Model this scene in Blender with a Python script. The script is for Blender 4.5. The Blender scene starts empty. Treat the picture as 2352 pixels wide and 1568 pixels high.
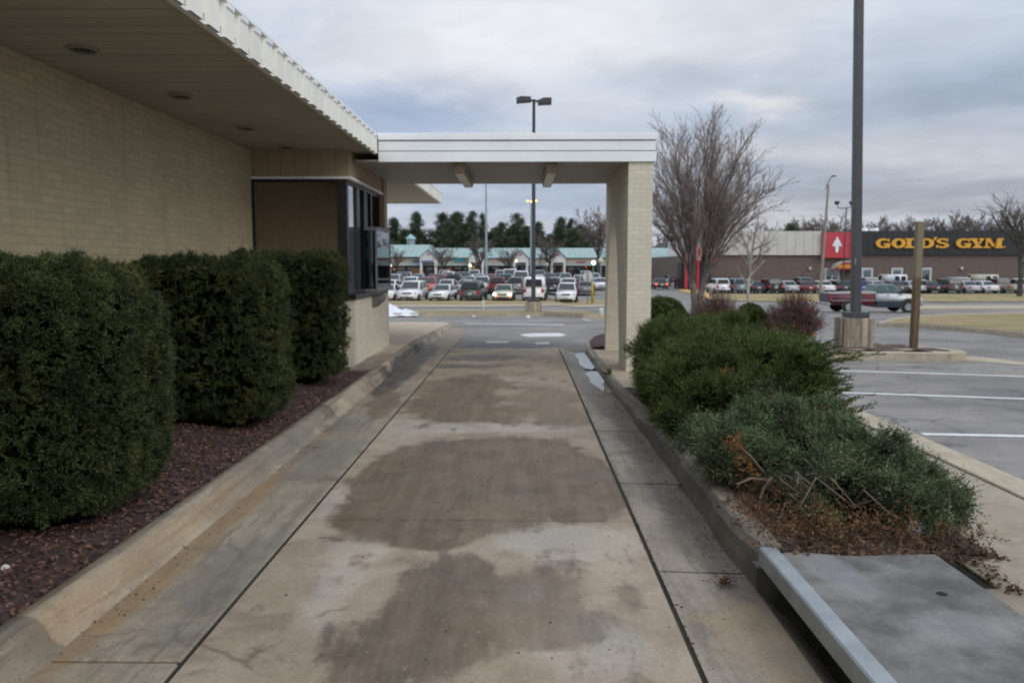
import bpy, bmesh, math, random
import numpy as np
from mathutils import Vector, Matrix

SC = bpy.context.scene
COL = SC.collection
RAD = math.radians
rng = np.random.default_rng(11)
rnd = random.Random(5)

# ------------------------------------------------------------------ camera model (28 mm lens at eye height)
FPX = 1829.0
CAM = Vector((0, 0, 1.6))
PITCH = math.atan(175 / FPX)
YAW = math.atan(24 * math.cos(PITCH) / FPX)
F_ = Vector((-math.sin(YAW) * math.cos(PITCH), math.cos(YAW) * math.cos(PITCH), -math.sin(PITCH)))
R_ = Vector((math.cos(YAW), math.sin(YAW), 0))
U_ = R_.cross(F_)


def ray(u, v):
    return F_ + R_ * ((u - 1176) / FPX) - U_ * ((v - 784) / FPX)


def at(u, v, y):
    """world point seen at photo position (u, v), y metres away"""
    d = ray(u, v)
    return CAM + d * (y / d.y)


def xat(u, y):
    return at(u, 609, y).x


def zat(v, y, u=1200):
    return at(u, v, y).z


# ------------------------------------------------------------------ terrain
def sm(t):
    t = max(0.0, min(1.0, t))
    return t * t * (3 - 2 * t)


def T(y):
    return -0.028 * (min(max(y, 15.3), 70) - 15.3)


def lot_rise(x, y):
    """the full parking lot climbs gently away from the road"""
    return .0145 * (min(max(y, 72), 126) - 72) * (1 - max(0, min(1, (x - 12) / 8)))


def A(x, y):
    return T(y) + lot_rise(x, y) - 0.015 - 0.15 * max(0, min(1, (x - 2.6) / 1.0))


def G(u, v, off=0.0):
    """where the ground (raised by off) is seen at photo position (u, v)"""
    d = ray(u, v)
    y0, y1 = 1.0, None
    y = 1.0
    while y < 600:
        p = CAM + d * (y / d.y)
        if p.z <= A(p.x, p.y) + off:
            y1 = y
            break
        y0 = y
        y *= 1.03
    if y1 is None:
        return CAM + d * (600 / d.y)
    for _ in range(30):
        m = (y0 + y1) / 2
        p = CAM + d * (m / d.y)
        if p.z <= A(p.x, p.y) + off:
            y1 = m
        else:
            y0 = m
    return CAM + d * (y1 / d.y)


# ------------------------------------------------------------------ mesh helpers
class MB:
    def __init__(s):
        s.v, s.f = [], []

    def add(s, vs, fs):
        b = len(s.v)
        s.v += [tuple(p) for p in vs]
        s.f += [tuple(i + b for i in f) for f in fs]
        return s

    def box(s, x0, x1, y0, y1, z0, z1):
        vs = [(x, y, z) for z in (z0, z1) for y in (y0, y1) for x in (x0, x1)]
        return s.add(vs, [(0, 2, 3, 1), (4, 5, 7, 6), (0, 1, 5, 4), (2, 6, 7, 3), (0, 4, 6, 2), (1, 3, 7, 5)])

    def hexa(s, b, t):
        """eight-cornered solid: bottom loop b (4), top loop t (4)"""
        return s.add(list(b) + list(t), [(3, 2, 1, 0), (4, 5, 6, 7)] + [(i, (i + 1) % 4, (i + 1) % 4 + 4, i + 4) for i in range(4)])

    def cyl(s, p0, p1, r0, r1=None, n=10, cap=True):
        r1 = r0 if r1 is None else r1
        p0, p1 = Vector(p0), Vector(p1)
        d = (p1 - p0).normalized()
        a = d.orthogonal().normalized()
        b = d.cross(a)
        vs = []
        for p, r in ((p0, r0), (p1, r1)):
            for i in range(n):
                t = 2 * math.pi * i / n
                vs.append(p + (a * math.cos(t) + b * math.sin(t)) * r)
        fs = [(i, (i + 1) % n, (i + 1) % n + n, i + n) for i in range(n)]
        if cap:
            fs += [tuple(range(n - 1, -1, -1)), tuple(range(n, 2 * n))]
        return s.add(vs, fs)

    def tube(s, pts, rs, n=8):
        pts = [Vector(p) for p in pts]
        vs, fs = [], []
        a = None
        for k, p in enumerate(pts):
            d = (pts[min(k + 1, len(pts) - 1)] - pts[max(k - 1, 0)]).normalized()
            a = d.orthogonal().normalized() if a is None else (a - d * a.dot(d)).normalized()
            b = d.cross(a)
            r = rs[k] if hasattr(rs, '__len__') else rs
            for i in range(n):
                t = 2 * math.pi * i / n
                vs.append(p + (a * math.cos(t) + b * math.sin(t)) * r)
        for k in range(len(pts) - 1):
            for i in range(n):
                j = (i + 1) % n
                fs.append((k * n + i, k * n + j, (k + 1) * n + j, (k + 1) * n + i))
        fs += [tuple(range(n - 1, -1, -1)), tuple(range((len(pts) - 1) * n, len(pts) * n))]
        return s.add(vs, fs)

    def lathe(s, c, prof, n=16, axis='z'):
        vs, fs = [], []
        for r, h in prof:
            for i in range(n):
                t = 2 * math.pi * i / n
                q = (r * math.cos(t), r * math.sin(t), h)
                if axis == 'x':
                    q = (q[2], q[0], q[1])
                if axis == 'y':
                    q = (q[0], q[2], q[1])
                vs.append((c[0] + q[0], c[1] + q[1], c[2] + q[2]))
        for k in range(len(prof) - 1):
            for i in range(n):
                j = (i + 1) % n
                fs.append((k * n + i, k * n + j, (k + 1) * n + j, (k + 1) * n + i))
        fs += [tuple(range(n - 1, -1, -1)), tuple(range((len(prof) - 1) * n, len(prof) * n))]
        return s.add(vs, fs)

    def prism(s, poly, axis, a0, a1):
        """2-D outline extruded along an axis; poly lists the two other coordinates in x,y,z order"""
        n = len(poly)
        vs = []
        for a in (a0, a1):
            for p, q in poly:
                vs.append({'x': (a, p, q), 'y': (p, a, q), 'z': (p, q, a)}[axis])
        fs = [(i, (i + 1) % n, (i + 1) % n + n, i + n) for i in range(n)]
        fs += [tuple(range(n - 1, -1, -1)), tuple(range(n, 2 * n))]
        return s.add(vs, fs)

    def sweep(s, prof, path):
        """prof: list of (side, up); path: list of (x, y, z); open profile swept along a level path"""
        P = [Vector(p) for p in path]
        n = len(prof)
        vs, fs = [], []
        for k, p in enumerate(P):
            d = P[min(k + 1, len(P) - 1)] - P[max(k - 1, 0)]
            d.z = 0
            d.normalize()
            side = Vector((d.y, -d.x, 0))
            for a, b in prof:
                vs.append(p + side * a + Vector((0, 0, b)))
        for k in range(len(P) - 1):
            for i in range(n - 1):
                fs.append((k * n + i, k * n + i + 1, (k + 1) * n + i + 1, (k + 1) * n + i))
        fs += [tuple(range(n)), tuple(range(len(P) * n - 1, (len(P) - 1) * n - 1, -1))]
        return s.add(vs, fs)

    def build(s, name, mat, parent=None, bevel=0, seg=2, smooth=False, clean=True):
        bm = bmesh.new()
        vs = [bm.verts.new(p) for p in s.v]
        for f in s.f:
            try:
                bm.faces.new([vs[i] for i in f])
            except ValueError:
                pass
        if clean:
            bmesh.ops.recalc_face_normals(bm, faces=bm.faces)
        if bevel:
            es = [e for e in bm.edges if len(e.link_faces) == 2 and e.calc_face_angle(0) > 0.5]
            bmesh.ops.bevel(bm, geom=es, offset=bevel, segments=seg, affect='EDGES', clamp_overlap=True)
        me = bpy.data.meshes.new(name)
        bm.to_mesh(me)
        bm.free()
        return link(name, me, mat, parent, smooth)


def link(name, me, mat, parent=None, smooth=False):
    if mat is not None:
        me.materials.append(mat)
    if smooth:
        me.polygons.foreach_set('use_smooth', [True] * len(me.polygons))
    o = bpy.data.objects.new(name, me)
    COL.objects.link(o)
    if parent is not None:
        o.parent = parent
        root = parent
        off = Vector((0, 0, 0))
        while root.parent is not None:
            root = root.parent
        if parent.type == 'EMPTY':
            o.matrix_parent_inverse = Matrix.Translation(-parent.location)
    return o


def tag(o, label, cat, group=None, kind=None):
    o['label'] = label
    if cat:
        o['category'] = cat
    if group:
        o['group'] = group
    if kind:
        o['kind'] = kind
    return o


def struct(o, label=None):
    o['kind'] = 'structure'
    if label:
        o['label'] = label
    return o


def thing(name, loc, label, cat, group=None):
    o = bpy.data.objects.new(name, None)
    COL.objects.link(o)
    o.location = loc
    o.empty_display_size = 0.3
    return tag(o, label, cat, group)


def kids(o):
    return [c for c in ALLK.get(o.name, [])]


def copy_tree(o, parent=None):
    c = o.copy()
    COL.objects.link(c)
    if parent is not None:
        c.parent = parent
    for ch in list(o.children):
        copy_tree(ch, c)
    return c


def quads_mesh(name, V, mat, parent=None, tri=False):
    """numpy array (n, 4, 3) of separate quads -> one mesh object"""
    V = np.asarray(V, dtype=np.float32)
    n, k = V.shape[0], V.shape[1]
    me = bpy.data.meshes.new(name)
    me.vertices.add(n * k)
    me.vertices.foreach_set('co', V.reshape(-1))
    me.loops.add(n * k)
    me.loops.foreach_set('vertex_index', np.arange(n * k, dtype=np.int32))
    me.polygons.add(n)
    me.polygons.foreach_set('loop_start', np.arange(0, n * k, k, dtype=np.int32))
    me.polygons.foreach_set('loop_total', np.full(n, k, dtype=np.int32))
    me.update(calc_edges=True)
    return link(name, me, mat, parent)


def nrm(a):
    return a / (np.linalg.norm(a, axis=-1, keepdims=True) + 1e-9)


def leaf_quads(P, D, length, width):
    """rhombic leaves at P along D"""
    n = len(P)
    W = nrm(np.cross(D, rng.normal(size=(n, 3))))
    L = np.broadcast_to(np.asarray(length, dtype=float).reshape(-1, 1), (n, 1))
    w = np.broadcast_to(np.asarray(width, dtype=float).reshape(-1, 1), (n, 1))
    return np.stack([P, P + D * L * .45 + W * w, P + D * L, P + D * L * .45 - W * w], axis=1)


def sprays(B, D, L, k, ll, lw, droop=0.0, spread=.7):
    """leafy sprays: base B, direction D, length L, k leaves each"""
    out = []
    n = len(B)
    L = np.broadcast_to(np.asarray(L, dtype=float).reshape(-1, 1), (n, 1))
    for i in range(k):
        t = (i + .3 + rng.random((n, 1)) * .5) / k
        pos = B + D * L * t
        pos[:, 2:] -= droop * L * t * t
        P = nrm(np.cross(D, rng.normal(size=(n, 3))))
        ld = nrm(D + P * spread * (0.7 + .6 * rng.random((n, 1))))
        s = (1 - .45 * t) * (0.75 + .5 * rng.random((n, 1)))
        out.append(leaf_quads(pos, ld, (ll * s)[:, 0], (lw * s)[:, 0]))
    return np.concatenate(out)


def drape(name, poly, off, mat, depth=0, parent=None, extra=None, step=None):
    """a sheet (depth 0) or a slab with vertical sides lying on the terrain, outline poly of (x, y)"""
    bm = bmesh.new()
    vs = [bm.verts.new((p[0], p[1], 0)) for p in poly]
    bm.faces.new(vs)
    cuts = [((0, y, 0), (0, 1, 0)) for y in (15.3, 70)] + [((x, 0, 0), (1, 0, 0)) for x in (2.6, 3.6)]
    xs = [p[0] for p in poly]
    ys = [p[1] for p in poly]
    if step:
        cuts += [((x, 0, 0), (1, 0, 0)) for x in np.arange(min(xs) + step, max(xs), step)]
        cuts += [((0, y, 0), (0, 1, 0)) for y in np.arange(min(ys) + step, max(ys), step)]
    for co, no in cuts:
        bmesh.ops.bisect_plane(bm, geom=bm.verts[:] + bm.edges[:] + bm.faces[:], plane_co=co, plane_no=no)
    bmesh.ops.triangulate(bm, faces=bm.faces[:])
    for v in bm.verts:
        o = off(v.co.x, v.co.y) if callable(off) else A(v.co.x, v.co.y) + off
        v.co.z = o
    bmesh.ops.recalc_face_normals(bm, faces=bm.faces[:])
    if bm.faces and sum(f.normal.z for f in bm.faces) < 0:
        bmesh.ops.reverse_faces(bm, faces=bm.faces[:])
    if depth:
        be = [e for e in bm.edges if len(e.link_faces) == 1]
        r = bmesh.ops.extrude_edge_only(bm, edges=be)
        for g in r['geom']:
            if isinstance(g, bmesh.types.BMVert):
                g.co.z -= depth
        bmesh.ops.recalc_face_normals(bm, faces=bm.faces[:])
    me = bpy.data.meshes.new(name)
    bm.to_mesh(me)
    bm.free()
    return link(name, me, mat, parent)


def px(pts, off=0.0):
    return [tuple(G(u, v, off)[:2]) for u, v in pts]


# ------------------------------------------------------------------ material helpers
class NT:
    def __init__(s, mat):
        mat.use_nodes = True
        s.t = mat.node_tree
        s.t.nodes.clear()

    def n(s, typ, ins=None, **props):
        nd = s.t.nodes.new(typ)
        for k, v in props.items():
            setattr(nd, k, v)
        for k, v in (ins or {}).items():
            sk = nd.inputs[k]
            if isinstance(v, bpy.types.NodeSocket):
                s.t.links.new(v, sk)
            else:
                sk.default_value = v
        return nd

    def math(s, op, a, b=0.0, c=None, clamp=False):
        ins = {0: a, 1: b}
        if c is not None:
            ins[2] = c
        return s.n('ShaderNodeMath', ins, operation=op, use_clamp=clamp).outputs[0]

    def mix(s, f, a, b, blend='MIX'):
        def c4(c):
            return c if isinstance(c, bpy.types.NodeSocket) else (c[0], c[1], c[2], 1)
        nd = s.n('ShaderNodeMix', data_type='RGBA', blend_type=blend)
        for i, v in ((0, f), (6, c4(a)), (7, c4(b))):
            if isinstance(v, bpy.types.NodeSocket):
                s.t.links.new(v, nd.inputs[i])
            else:
                nd.inputs[i].default_value = v
        return nd.outputs[2]

    def noise(s, vec, scale, detail=4, rough=.55, out=0, dist=0):
        ins = {'Scale': scale, 'Detail': detail, 'Roughness': rough, 'Distortion': dist}
        if vec is not None:
            ins['Vector'] = vec
        return s.n('ShaderNodeTexNoise', ins).outputs[out]

    def rng(s, v, a, b, c=0.0, d=1.0, smooth=True):
        nd = s.n('ShaderNodeMapRange', {0: v, 1: a, 2: b, 3: c, 4: d})
        nd.interpolation_type = 'SMOOTHSTEP' if smooth else 'LINEAR'
        return nd.outputs[0]

    def vmath(s, op, a, b=(0, 0, 0), out=0):
        return s.n('ShaderNodeVectorMath', {0: a, 1: b}, operation=op).outputs[out]

    def bump(s, h, strength=.3, dist=.01):
        return s.n('ShaderNodeBump', {'Height': h, 'Strength': strength, 'Distance': dist}).outputs[0]

    def out(s, color, rough=.6, metal=0.0, normal=None, spec=.5, emit=None, estr=0.0, alpha=None, trans=None, coat=None):
        ins = {'Roughness': rough, 'Metallic': metal, 'Specular IOR Level': spec}
        ins['Base Color'] = color if isinstance(color, bpy.types.NodeSocket) else (color[0], color[1], color[2], 1)
        if normal is not None:
            ins['Normal'] = normal
        if emit is not None:
            ins['Emission Color'] = (emit[0], emit[1], emit[2], 1)
            ins['Emission Strength'] = estr
        if coat:
            ins['Coat Weight'] = coat
            ins['Coat Roughness'] = .05
        if trans:
            ins['Transmission Weight'] = trans
        p = s.n('ShaderNodeBsdfPrincipled', ins)
        s.n('ShaderNodeOutputMaterial', {0: p.outputs[0]})
        return p

    def obj(s):
        return s.n('ShaderNodeTexCoord').outputs['Object']

    def ellipse(s, vec, c, r, wob=.25, nscale=2.0, soft=.25, rot=0.0):
        return s.patch(vec, [(c[0], c[1], r[0], r[1], wob, soft)], nscale)

    def patch(s, vec, els, nscale=1.5):
        """one irregular patch on the ground: ellipses melted together, edge frayed by noise, drawn out along the lane"""
        F = None
        for e in els:
            v = s.vmath('SUBTRACT', vec, (e[0], e[1], 0))
            v = s.vmath('DIVIDE', v, (e[2], e[3], 1000))
            d = s.vmath('DOT_PRODUCT', v, v, out='Value')
            g = s.math('POWER', 2.718, s.math('MULTIPLY', d, -1.2))
            F = g if F is None else s.math('ADD', F, g)
        w = min(.22, sum(e[4] for e in els) / len(els))
        so = sum(e[5] for e in els) / len(els)
        n1 = s.n('ShaderNodeTexNoise', {'Vector': vec, 'Scale': nscale * 1.3, 'Detail': 8.0, 'Roughness': .68, 'Distortion': .4}).outputs[0]
        st = s.n('ShaderNodeMapping', {'Vector': vec, 'Scale': (6.0, 1.0, 1)}).outputs[0]
        n2 = s.n('ShaderNodeTexNoise', {'Vector': st, 'Scale': 1.3, 'Detail': 6.0, 'Roughness': .7}).outputs[0]
        F = s.math('ADD', F, s.math('MULTIPLY', s.math('SUBTRACT', n1, .5), w * 13))
        F = s.math('ADD', F, s.math('MULTIPLY', s.math('SUBTRACT', n2, .5), w * 5))
        h = .06 + so * .38
        return s.rng(F, .34 - h, .34 + h * 1.3)

    def maxs(s, lst):
        r = lst[0]
        for x in lst[1:]:
            r = s.math('MAXIMUM', r, x)
        return r


MATS = {}


def newmat(name):
    m = bpy.data.materials.new(name)
    MATS[name] = m
    return m, NT(m)


def plain(name, c, rough=.5, metal=0.0, var=.12, scale=3.0, bump=0, bscale=40, spec=.5, coat=None, c2=None):
    if name in MATS:
        return MATS[name]
    m, t = newmat(name)
    o = t.obj()
    nz = t.noise(o, scale, 5)
    f = t.rng(nz, .3, .7)
    a = [x * (1 - var) for x in c]
    b = c2 or [min(1, x * (1 + var)) for x in c]
    colr = t.mix(f, a, b)
    nr = None
    if bump:
        nr = t.bump(t.noise(o, bscale, 4), bump, .01)
    t.out(colr, rough, metal, nr, spec, coat=coat)
    return m


def emis(name, c, strength, base=None):
    if name in MATS:
        return MATS[name]
    m, t = newmat(name)
    t.out(base or c, .4, 0, None, .5, emit=c, estr=strength)
    return m


def leafmat(name, dark, mid, light, patch=None, patch_amt=.35, rough=.55, pscale=2.2, cscale=7.0):
    m, t = newmat(name)
    o = t.obj()
    r = t.n('ShaderNodeNewGeometry').outputs['Random Per Island']
    c = t.mix(t.rng(r, 0, .6), dark, mid)
    c = t.mix(t.rng(r, .6, 1), c, light)
    if patch:
        f = t.rng(t.noise(o, pscale, 4, .6), .52, .72)
        f = t.math('MULTIPLY', f, patch_amt)
        c = t.mix(f, c, patch)
    big = t.rng(t.noise(o, 1.3, 3), .3, .7, .75, 1.2)
    c = t.mix(1.0, c, t.n('ShaderNodeCombineColor', {0: big, 1: big, 2: big}).outputs[0], 'MULTIPLY')
    cl_ = t.rng(t.noise(o, cscale, 3, .6), .34, .66, .58, 1.38)
    c = t.mix(1.0, c, t.n('ShaderNodeCombineColor', {0: cl_, 1: cl_, 2: cl_}).outputs[0], 'MULTIPLY')
    p = t.n('ShaderNodeBsdfPrincipled', {'Base Color': c, 'Roughness': rough, 'Specular IOR Level': .25})
    tr = t.n('ShaderNodeBsdfTranslucent', {0: c})
    mx = t.n('ShaderNodeMixShader', {0: .25, 1: p.outputs[0], 2: tr.outputs[0]})
    t.n('ShaderNodeOutputMaterial', {0: mx.outputs[0]})
    return m

# ================================================================== camera, light, sky
cd = bpy.data.cameras.new('camera')
cam = bpy.data.objects.new('camera', cd)
COL.objects.link(cam)
cam.location = CAM
cam.rotation_euler = (math.pi / 2 - PITCH, 0, YAW)
cd.sensor_width = 36
cd.lens = FPX / 2352 * 36
cd.clip_start = .05
cd.clip_end = 3000
cd.dof.use_dof = True
cd.dof.focus_distance = 1.15
cd.dof.aperture_fstop = 10.5
SC.camera = cam
SC.view_settings.view_transform = 'Standard'
SC.view_settings.look = 'None'
SC.view_settings.exposure = 0
SC.view_settings.gamma = 1

SUN_AZ, SUN_EL = RAD(132), RAD(32)     # high behind the right shoulder, far behind cloud
sd = bpy.data.lights.new('sun', 'SUN')
sd.energy = 1.1
sd.angle = RAD(35)
sd.color = (1, .95, .88)
sun = bpy.data.objects.new('sun', sd)
COL.objects.link(sun)
sdir = Vector((math.sin(SUN_AZ) * math.cos(SUN_EL), math.cos(SUN_AZ) * math.cos(SUN_EL), math.sin(SUN_EL)))
sun.rotation_euler = sdir.to_track_quat('Z', 'Y').to_euler()

W = bpy.data.worlds.new('World')
SC.world = W
W.use_nodes = True
t = NT.__new__(NT)
t.t = W.node_tree
t.t.nodes.clear()
sky = t.n('ShaderNodeTexSky', sky_type='NISHITA', sun_disc=False, sun_elevation=SUN_EL, sun_rotation=SUN_AZ)
dirv = t.n('ShaderNodeTexCoord').outputs['Generated']
sep = t.n('ShaderNodeSeparateXYZ', {0: dirv})
dx, dy, dz = sep.outputs
zz = t.math('ADD', t.math('ABSOLUTE', dz), .10)
cl = t.n('ShaderNodeCombineXYZ', {0: t.math('DIVIDE', dx, zz), 1: t.math('DIVIDE', dy, zz), 2: 0.0}).outputs[0]
n1 = t.noise(cl, .55, 6, .55, dist=.4)
n2 = t.noise(cl, 1.9, 6, .6, dist=.3)
fwd = t.math('MAXIMUM', dy, .15)
u_ = t.math('DIVIDE', dx, fwd)
v_ = t.math('DIVIDE', dz, fwd)
base = t.mix(t.rng(n1, .35, .68), (.47, .56, .70), (.80, .83, .89))
base = t.mix(t.rng(n2, .35, .75, 0, .35), base, (.84, .85, .88))
dn1 = t.math('MULTIPLY', t.math('SUBTRACT', t.noise(cl, .8, 5, .6), .5), .22)
dn2 = t.math('MULTIPLY', t.math('SUBTRACT', t.noise(cl, 1.1, 5, .6, dist=.3), .5), .10)
uu = t.math('ADD', u_, dn1)
vv = t.math('ADD', v_, dn2)
for (bu, bv, su, sv, c, amt) in [
    (.05, .30, .28, .080, (.91, .915, .945), .92),
    (-.06, .235, .19, .038, (.88, .89, .93), .85),
    (.30, .31, .20, .055, (.76, .81, .88), .7),
    (-.15, .185, .16, .038, (.36, .45, .63), .9),
    (.17, .215, .15, .03, (.52, .60, .72), .7),
    (.03, .085, .22, .030, (.40, .49, .64), .85),
    (-.05, .045, .25, .022, (.52, .56, .66), .7),
    (.58, .195, .26, .065, (.37, .44, .55), .92),
    (.40, .20, .10, .05, (.48, .55, .65), .5),
    (.28, .195, .055, .016, (.88, .86, .86), .85),
    (.20, .255, .10, .014, (.84, .86, .90), .6),
    (.10, .195, .10, .016, (.74, .77, .84), .6),
    (.62, .30, .18, .03, (.60, .68, .78), .6),
    (.56, .165, .12, .014, (.58, .62, .70), .6),
    (.35, .137, .30, .020, (.66, .66, .70), .75),
    (.50, .085, .36, .036, (.345, .375, .44), .88),
    (.27, .055, .12, .03, (.62, .61, .63), .6),
]:
    a = t.math('POWER', t.math('DIVIDE', t.math('SUBTRACT', uu, bu), su), 2)
    b = t.math('POWER', t.math('DIVIDE', t.math('SUBTRACT', vv, bv), sv), 2)
    g = t.math('POWER', 2.718, t.math('MULTIPLY', t.math('ADD', a, b), -1.0))
    g = t.math('MULTIPLY', g, t.rng(dy, .1, .35, 0, amt))
    base = t.mix(g, base, c)
fine = t.rng(t.noise(cl, 2.6, 5, .55, dist=.5), .3, .72, .93, 1.06)
base = t.mix(1.0, base, t.n('ShaderNodeCombineColor', {0: fine, 1: fine, 2: fine}).outputs[0], 'MULTIPLY')
zb = t.rng(dz, .30, .85, 1.0, 1.75)
base = t.mix(1.0, base, t.n('ShaderNodeCombineColor', {0: zb, 1: zb, 2: zb}).outputs[0], 'MULTIPLY')
b1 = t.n('ShaderNodeBackground', {0: sky.outputs[0], 1: .07})
b2 = t.n('ShaderNodeBackground', {0: base, 1: 1.0})
mx = t.n('ShaderNodeMixShader', {0: .93, 1: b1.outputs[0], 2: b2.outputs[0]})
t.n('ShaderNodeOutputWorld', {0: mx.outputs[0]})

# ================================================================== ground materials
def concrete(name, c1, c2, patches=(), speck=.35, rough=.8, scale=1.4, streak=None, cracks=0.0):
    """patches: (colour, strength, wetness, [(cx, cy, rx, ry, wobble, softness), ...]); streak: grime drawn out along the lane"""
    m, t = newmat(name)
    o = t.obj()
    c = t.mix(t.rng(t.noise(o, scale, 6, .65), .3, .72), c1, c2)
    bl = t.rng(t.noise(o, 3.6, 7, .75, dist=.4), .45, .64)
    c = t.mix(t.math('MULTIPLY', bl, .40), c, [x * .66 for x in c1])
    b2 = t.rng(t.noise(o, 7.5, 6, .8), .50, .66)
    c = t.mix(t.math('MULTIPLY', b2, .35), c, [min(1, x * 1.18) for x in c2])
    if streak:
        st = t.n('ShaderNodeMapping', {'Vector': o, 'Scale': (11, .9, 11)}).outputs[0]
        c = t.mix(t.math('MULTIPLY', t.rng(t.noise(st, 1.0, 6, .7, dist=.8), .46, .66), streak), c, [x * .42 for x in c1])
        c = t.mix(t.math('MULTIPLY', t.rng(t.noise(o, 2.3, 6, .75), .52, .68), streak * .8), c, [x * .5 for x in c1])
    ro = None
    for col, st, rg, els in patches:
        ms = t.patch(o, els)
        var = t.rng(t.noise(o, 2.8, 7, .72), .32, .62, .74, 1.0)
        sk = t.n('ShaderNodeMapping', {'Vector': o, 'Scale': (9, .8, 1)}).outputs[0]
        var = t.math('MULTIPLY', var, t.rng(t.noise(sk, 1.2, 6, .7), .36, .60, .80, 1.0))
        f = t.math('MULTIPLY', t.math('MULTIPLY', ms, var), st)
        c = t.mix(f, c, t.mix(t.rng(t.noise(o, 1.7, 5, .65), .35, .65), col, [col[0] * .74, col[1] * .80, col[2] * .90]))
        r2 = t.math('MULTIPLY', ms, rg)
        ro = r2 if ro is None else t.math('MAXIMUM', ro, r2)
    sp = t.noise(o, 70, 3, .7)
    c = t.mix(t.math('MULTIPLY', t.rng(sp, .54, .70), speck), c, [x * .40 for x in c1])
    c = t.mix(t.math('MULTIPLY', t.rng(t.noise(o, 44, 2, .6), .62, .74), speck * .6), c, [min(1, x * 1.45) for x in c2])
    if cracks:
        wv = t.vmath('ADD', o, t.vmath('MULTIPLY', t.n('ShaderNodeTexNoise', {'Vector': o, 'Scale': 2.2, 'Detail': 5.0}).outputs['Color'], (.55, .55, 0)))
        v = t.n('ShaderNodeTexVoronoi', {'Vector': wv, 'Scale': .42}, feature='DISTANCE_TO_EDGE').outputs['Distance']
        gate = t.rng(t.noise(o, .8, 3), .50, .58)
        c = t.mix(t.math('MULTIPLY', t.math('MULTIPLY', t.rng(v, .0, .010, 1, 0), gate), cracks), c, [x * .3 for x in c1])
    r = rough if ro is None else t.math('SUBTRACT', rough, ro)
    h = t.math('ADD', t.math('MULTIPLY', t.noise(o, 90, 3, .7), .5), t.math('MULTIPLY', t.noise(o, 9, 4), .8))
    t.out(c, r, 0, t.bump(h, .35, .006), .35)
    return m


def zs(lst):
    """patches given as (u, v, ru, rv, wobble, softness) in a photo detail -> on the lane surface"""
    out = []
    for u, v, ru, rv, w_, so in lst:
        k = .5314
        c = G(735 + u * k, 735 + v * k, .015)
        d0, d1 = G(735 + u * k, 735 + (v - rv) * k, .015), G(735 + u * k, 735 + (v + rv) * k, .015)
        out.append((c.x, (d0.y + d1.y) / 2, ru * k * c.y / FPX, max(.12, (d0.y - d1.y) / 2), w_, so))
    return out


BROWN = (.125, .088, .056)
GREYD = (.105, .095, .085)
M_drive = concrete('driveway_concrete', (.30, .235, .165), (.405, .34, .26), [
    ((.50, .435, .35), .68, 0, zs([(1050, 960, 420, 75, .10, .5), (60, 790, 75, 80, .10, .3), (330, 470, 190, 40, .08, .5), (800, 465, 480, 22, .06, .5), (60, 1180, 110, 170, .12, .5), (1150, 1420, 330, 120, .2, .7),
                                  (300, 340, 60, 90, .1, .6), (1050, 1010, 120, 40, .1, .5), (160, 1000, 160, 50, .12, .5), (900, 1180, 90, 30, .2, .6)])),
    ((.122, .080, .042), .97, .20, zs([(300, 700, 165, 150, .08, .16), (600, 700, 330, 195, .07, .12), (930, 670, 320, 160, .07, .12), (1160, 740, 180, 125, .07, .14), (420, 870, 330, 85, .09, .12), (500, 930, 150, 50, .09, .14)])),
    ((.132, .082, .040), .95, .16, zs([(640, 310, 165, 82, .10, .25), (560, 365, 190, 45, .10, .25), (690, 410, 250, 32, .1, .3)])),
    ((.195, .135, .078), .8, .10, zs([(960, 360, 200, 75, .12, .5), (480, 300, 130, 50, .12, .5), (1080, 430, 120, 30, .1, .5)])),
    ((.122, .088, .055), .95, .10, zs([(520, 1120, 200, 105, .16, .30), (380, 1300, 250, 130, .2, .45), (650, 1090, 110, 80, .14, .3), (300, 1480, 300, 130, .2, .5), (600, 1400, 200, 120, .25, .6)])),
    ((.175, .13, .085), .84, .06, zs([(900, 1200, 260, 110, .2, .45), (1345, 1190, 55, 70, .18, .4), (950, 1350, 320, 90, .25, .6)])),
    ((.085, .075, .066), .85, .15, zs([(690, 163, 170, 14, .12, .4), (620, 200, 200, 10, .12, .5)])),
    ((.33, .245, .165), .6, 0, zs([(790, 132, 240, 7, .1, .5)])),
], speck=.62, cracks=.55)
M_gutL = concrete('left_gutter_concrete', (.285, .235, .175), (.39, .335, .255), [
    ((.34, .20, .085), .7, .0, [(-1.86, 4.9, .10, 1.5, .1, .5), (-1.9, 3.6, .09, .9, .1, .5), (-1.9, 7.2, .05, .9, .1, .5)]),
    ((.17, .155, .135), .6, .1, [(-1.7, 6.7, .4, .8, .3, .4), (-1.85, 8.0, .3, .4, .3, .4), (-1.5, 4.0, .25, .8, .3, .6)]),
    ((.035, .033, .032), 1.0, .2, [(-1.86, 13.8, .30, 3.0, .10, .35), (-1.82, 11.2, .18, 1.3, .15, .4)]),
    ((.16, .105, .06), .8, .2, [(-1.62, 9.2, .2, .8, .2, .3)]),
    ((.30, .23, .17), .6, 0, [(-1.7, 19, .35, 3, .2, .4)]),
], speck=.6, streak=.5, cracks=.3)
M_gutR = concrete('right_gutter_concrete', (.25, .21, .165), (.345, .295, .235), [
    ((.075, .064, .052), .85, .1, [(1.14, 6.0, .24, 1.9, .14, .5), (1.12, 8.6, .26, 1.5, .15, .5), (1.13, 4.5, .20, 1.0, .15, .55)]),
    ((.36, .26, .14), .6, 0, [(1.0, 3.3, .25, .5, .2, .5)]),
    ((.085, .074, .062), .85, .35, [(1.0, 11.2, .30, 2.9, .10, .35), (1.05, 14.2, .25, 1.6, .1, .4)]),
], speck=.7, streak=.4, cracks=.3)
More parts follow.
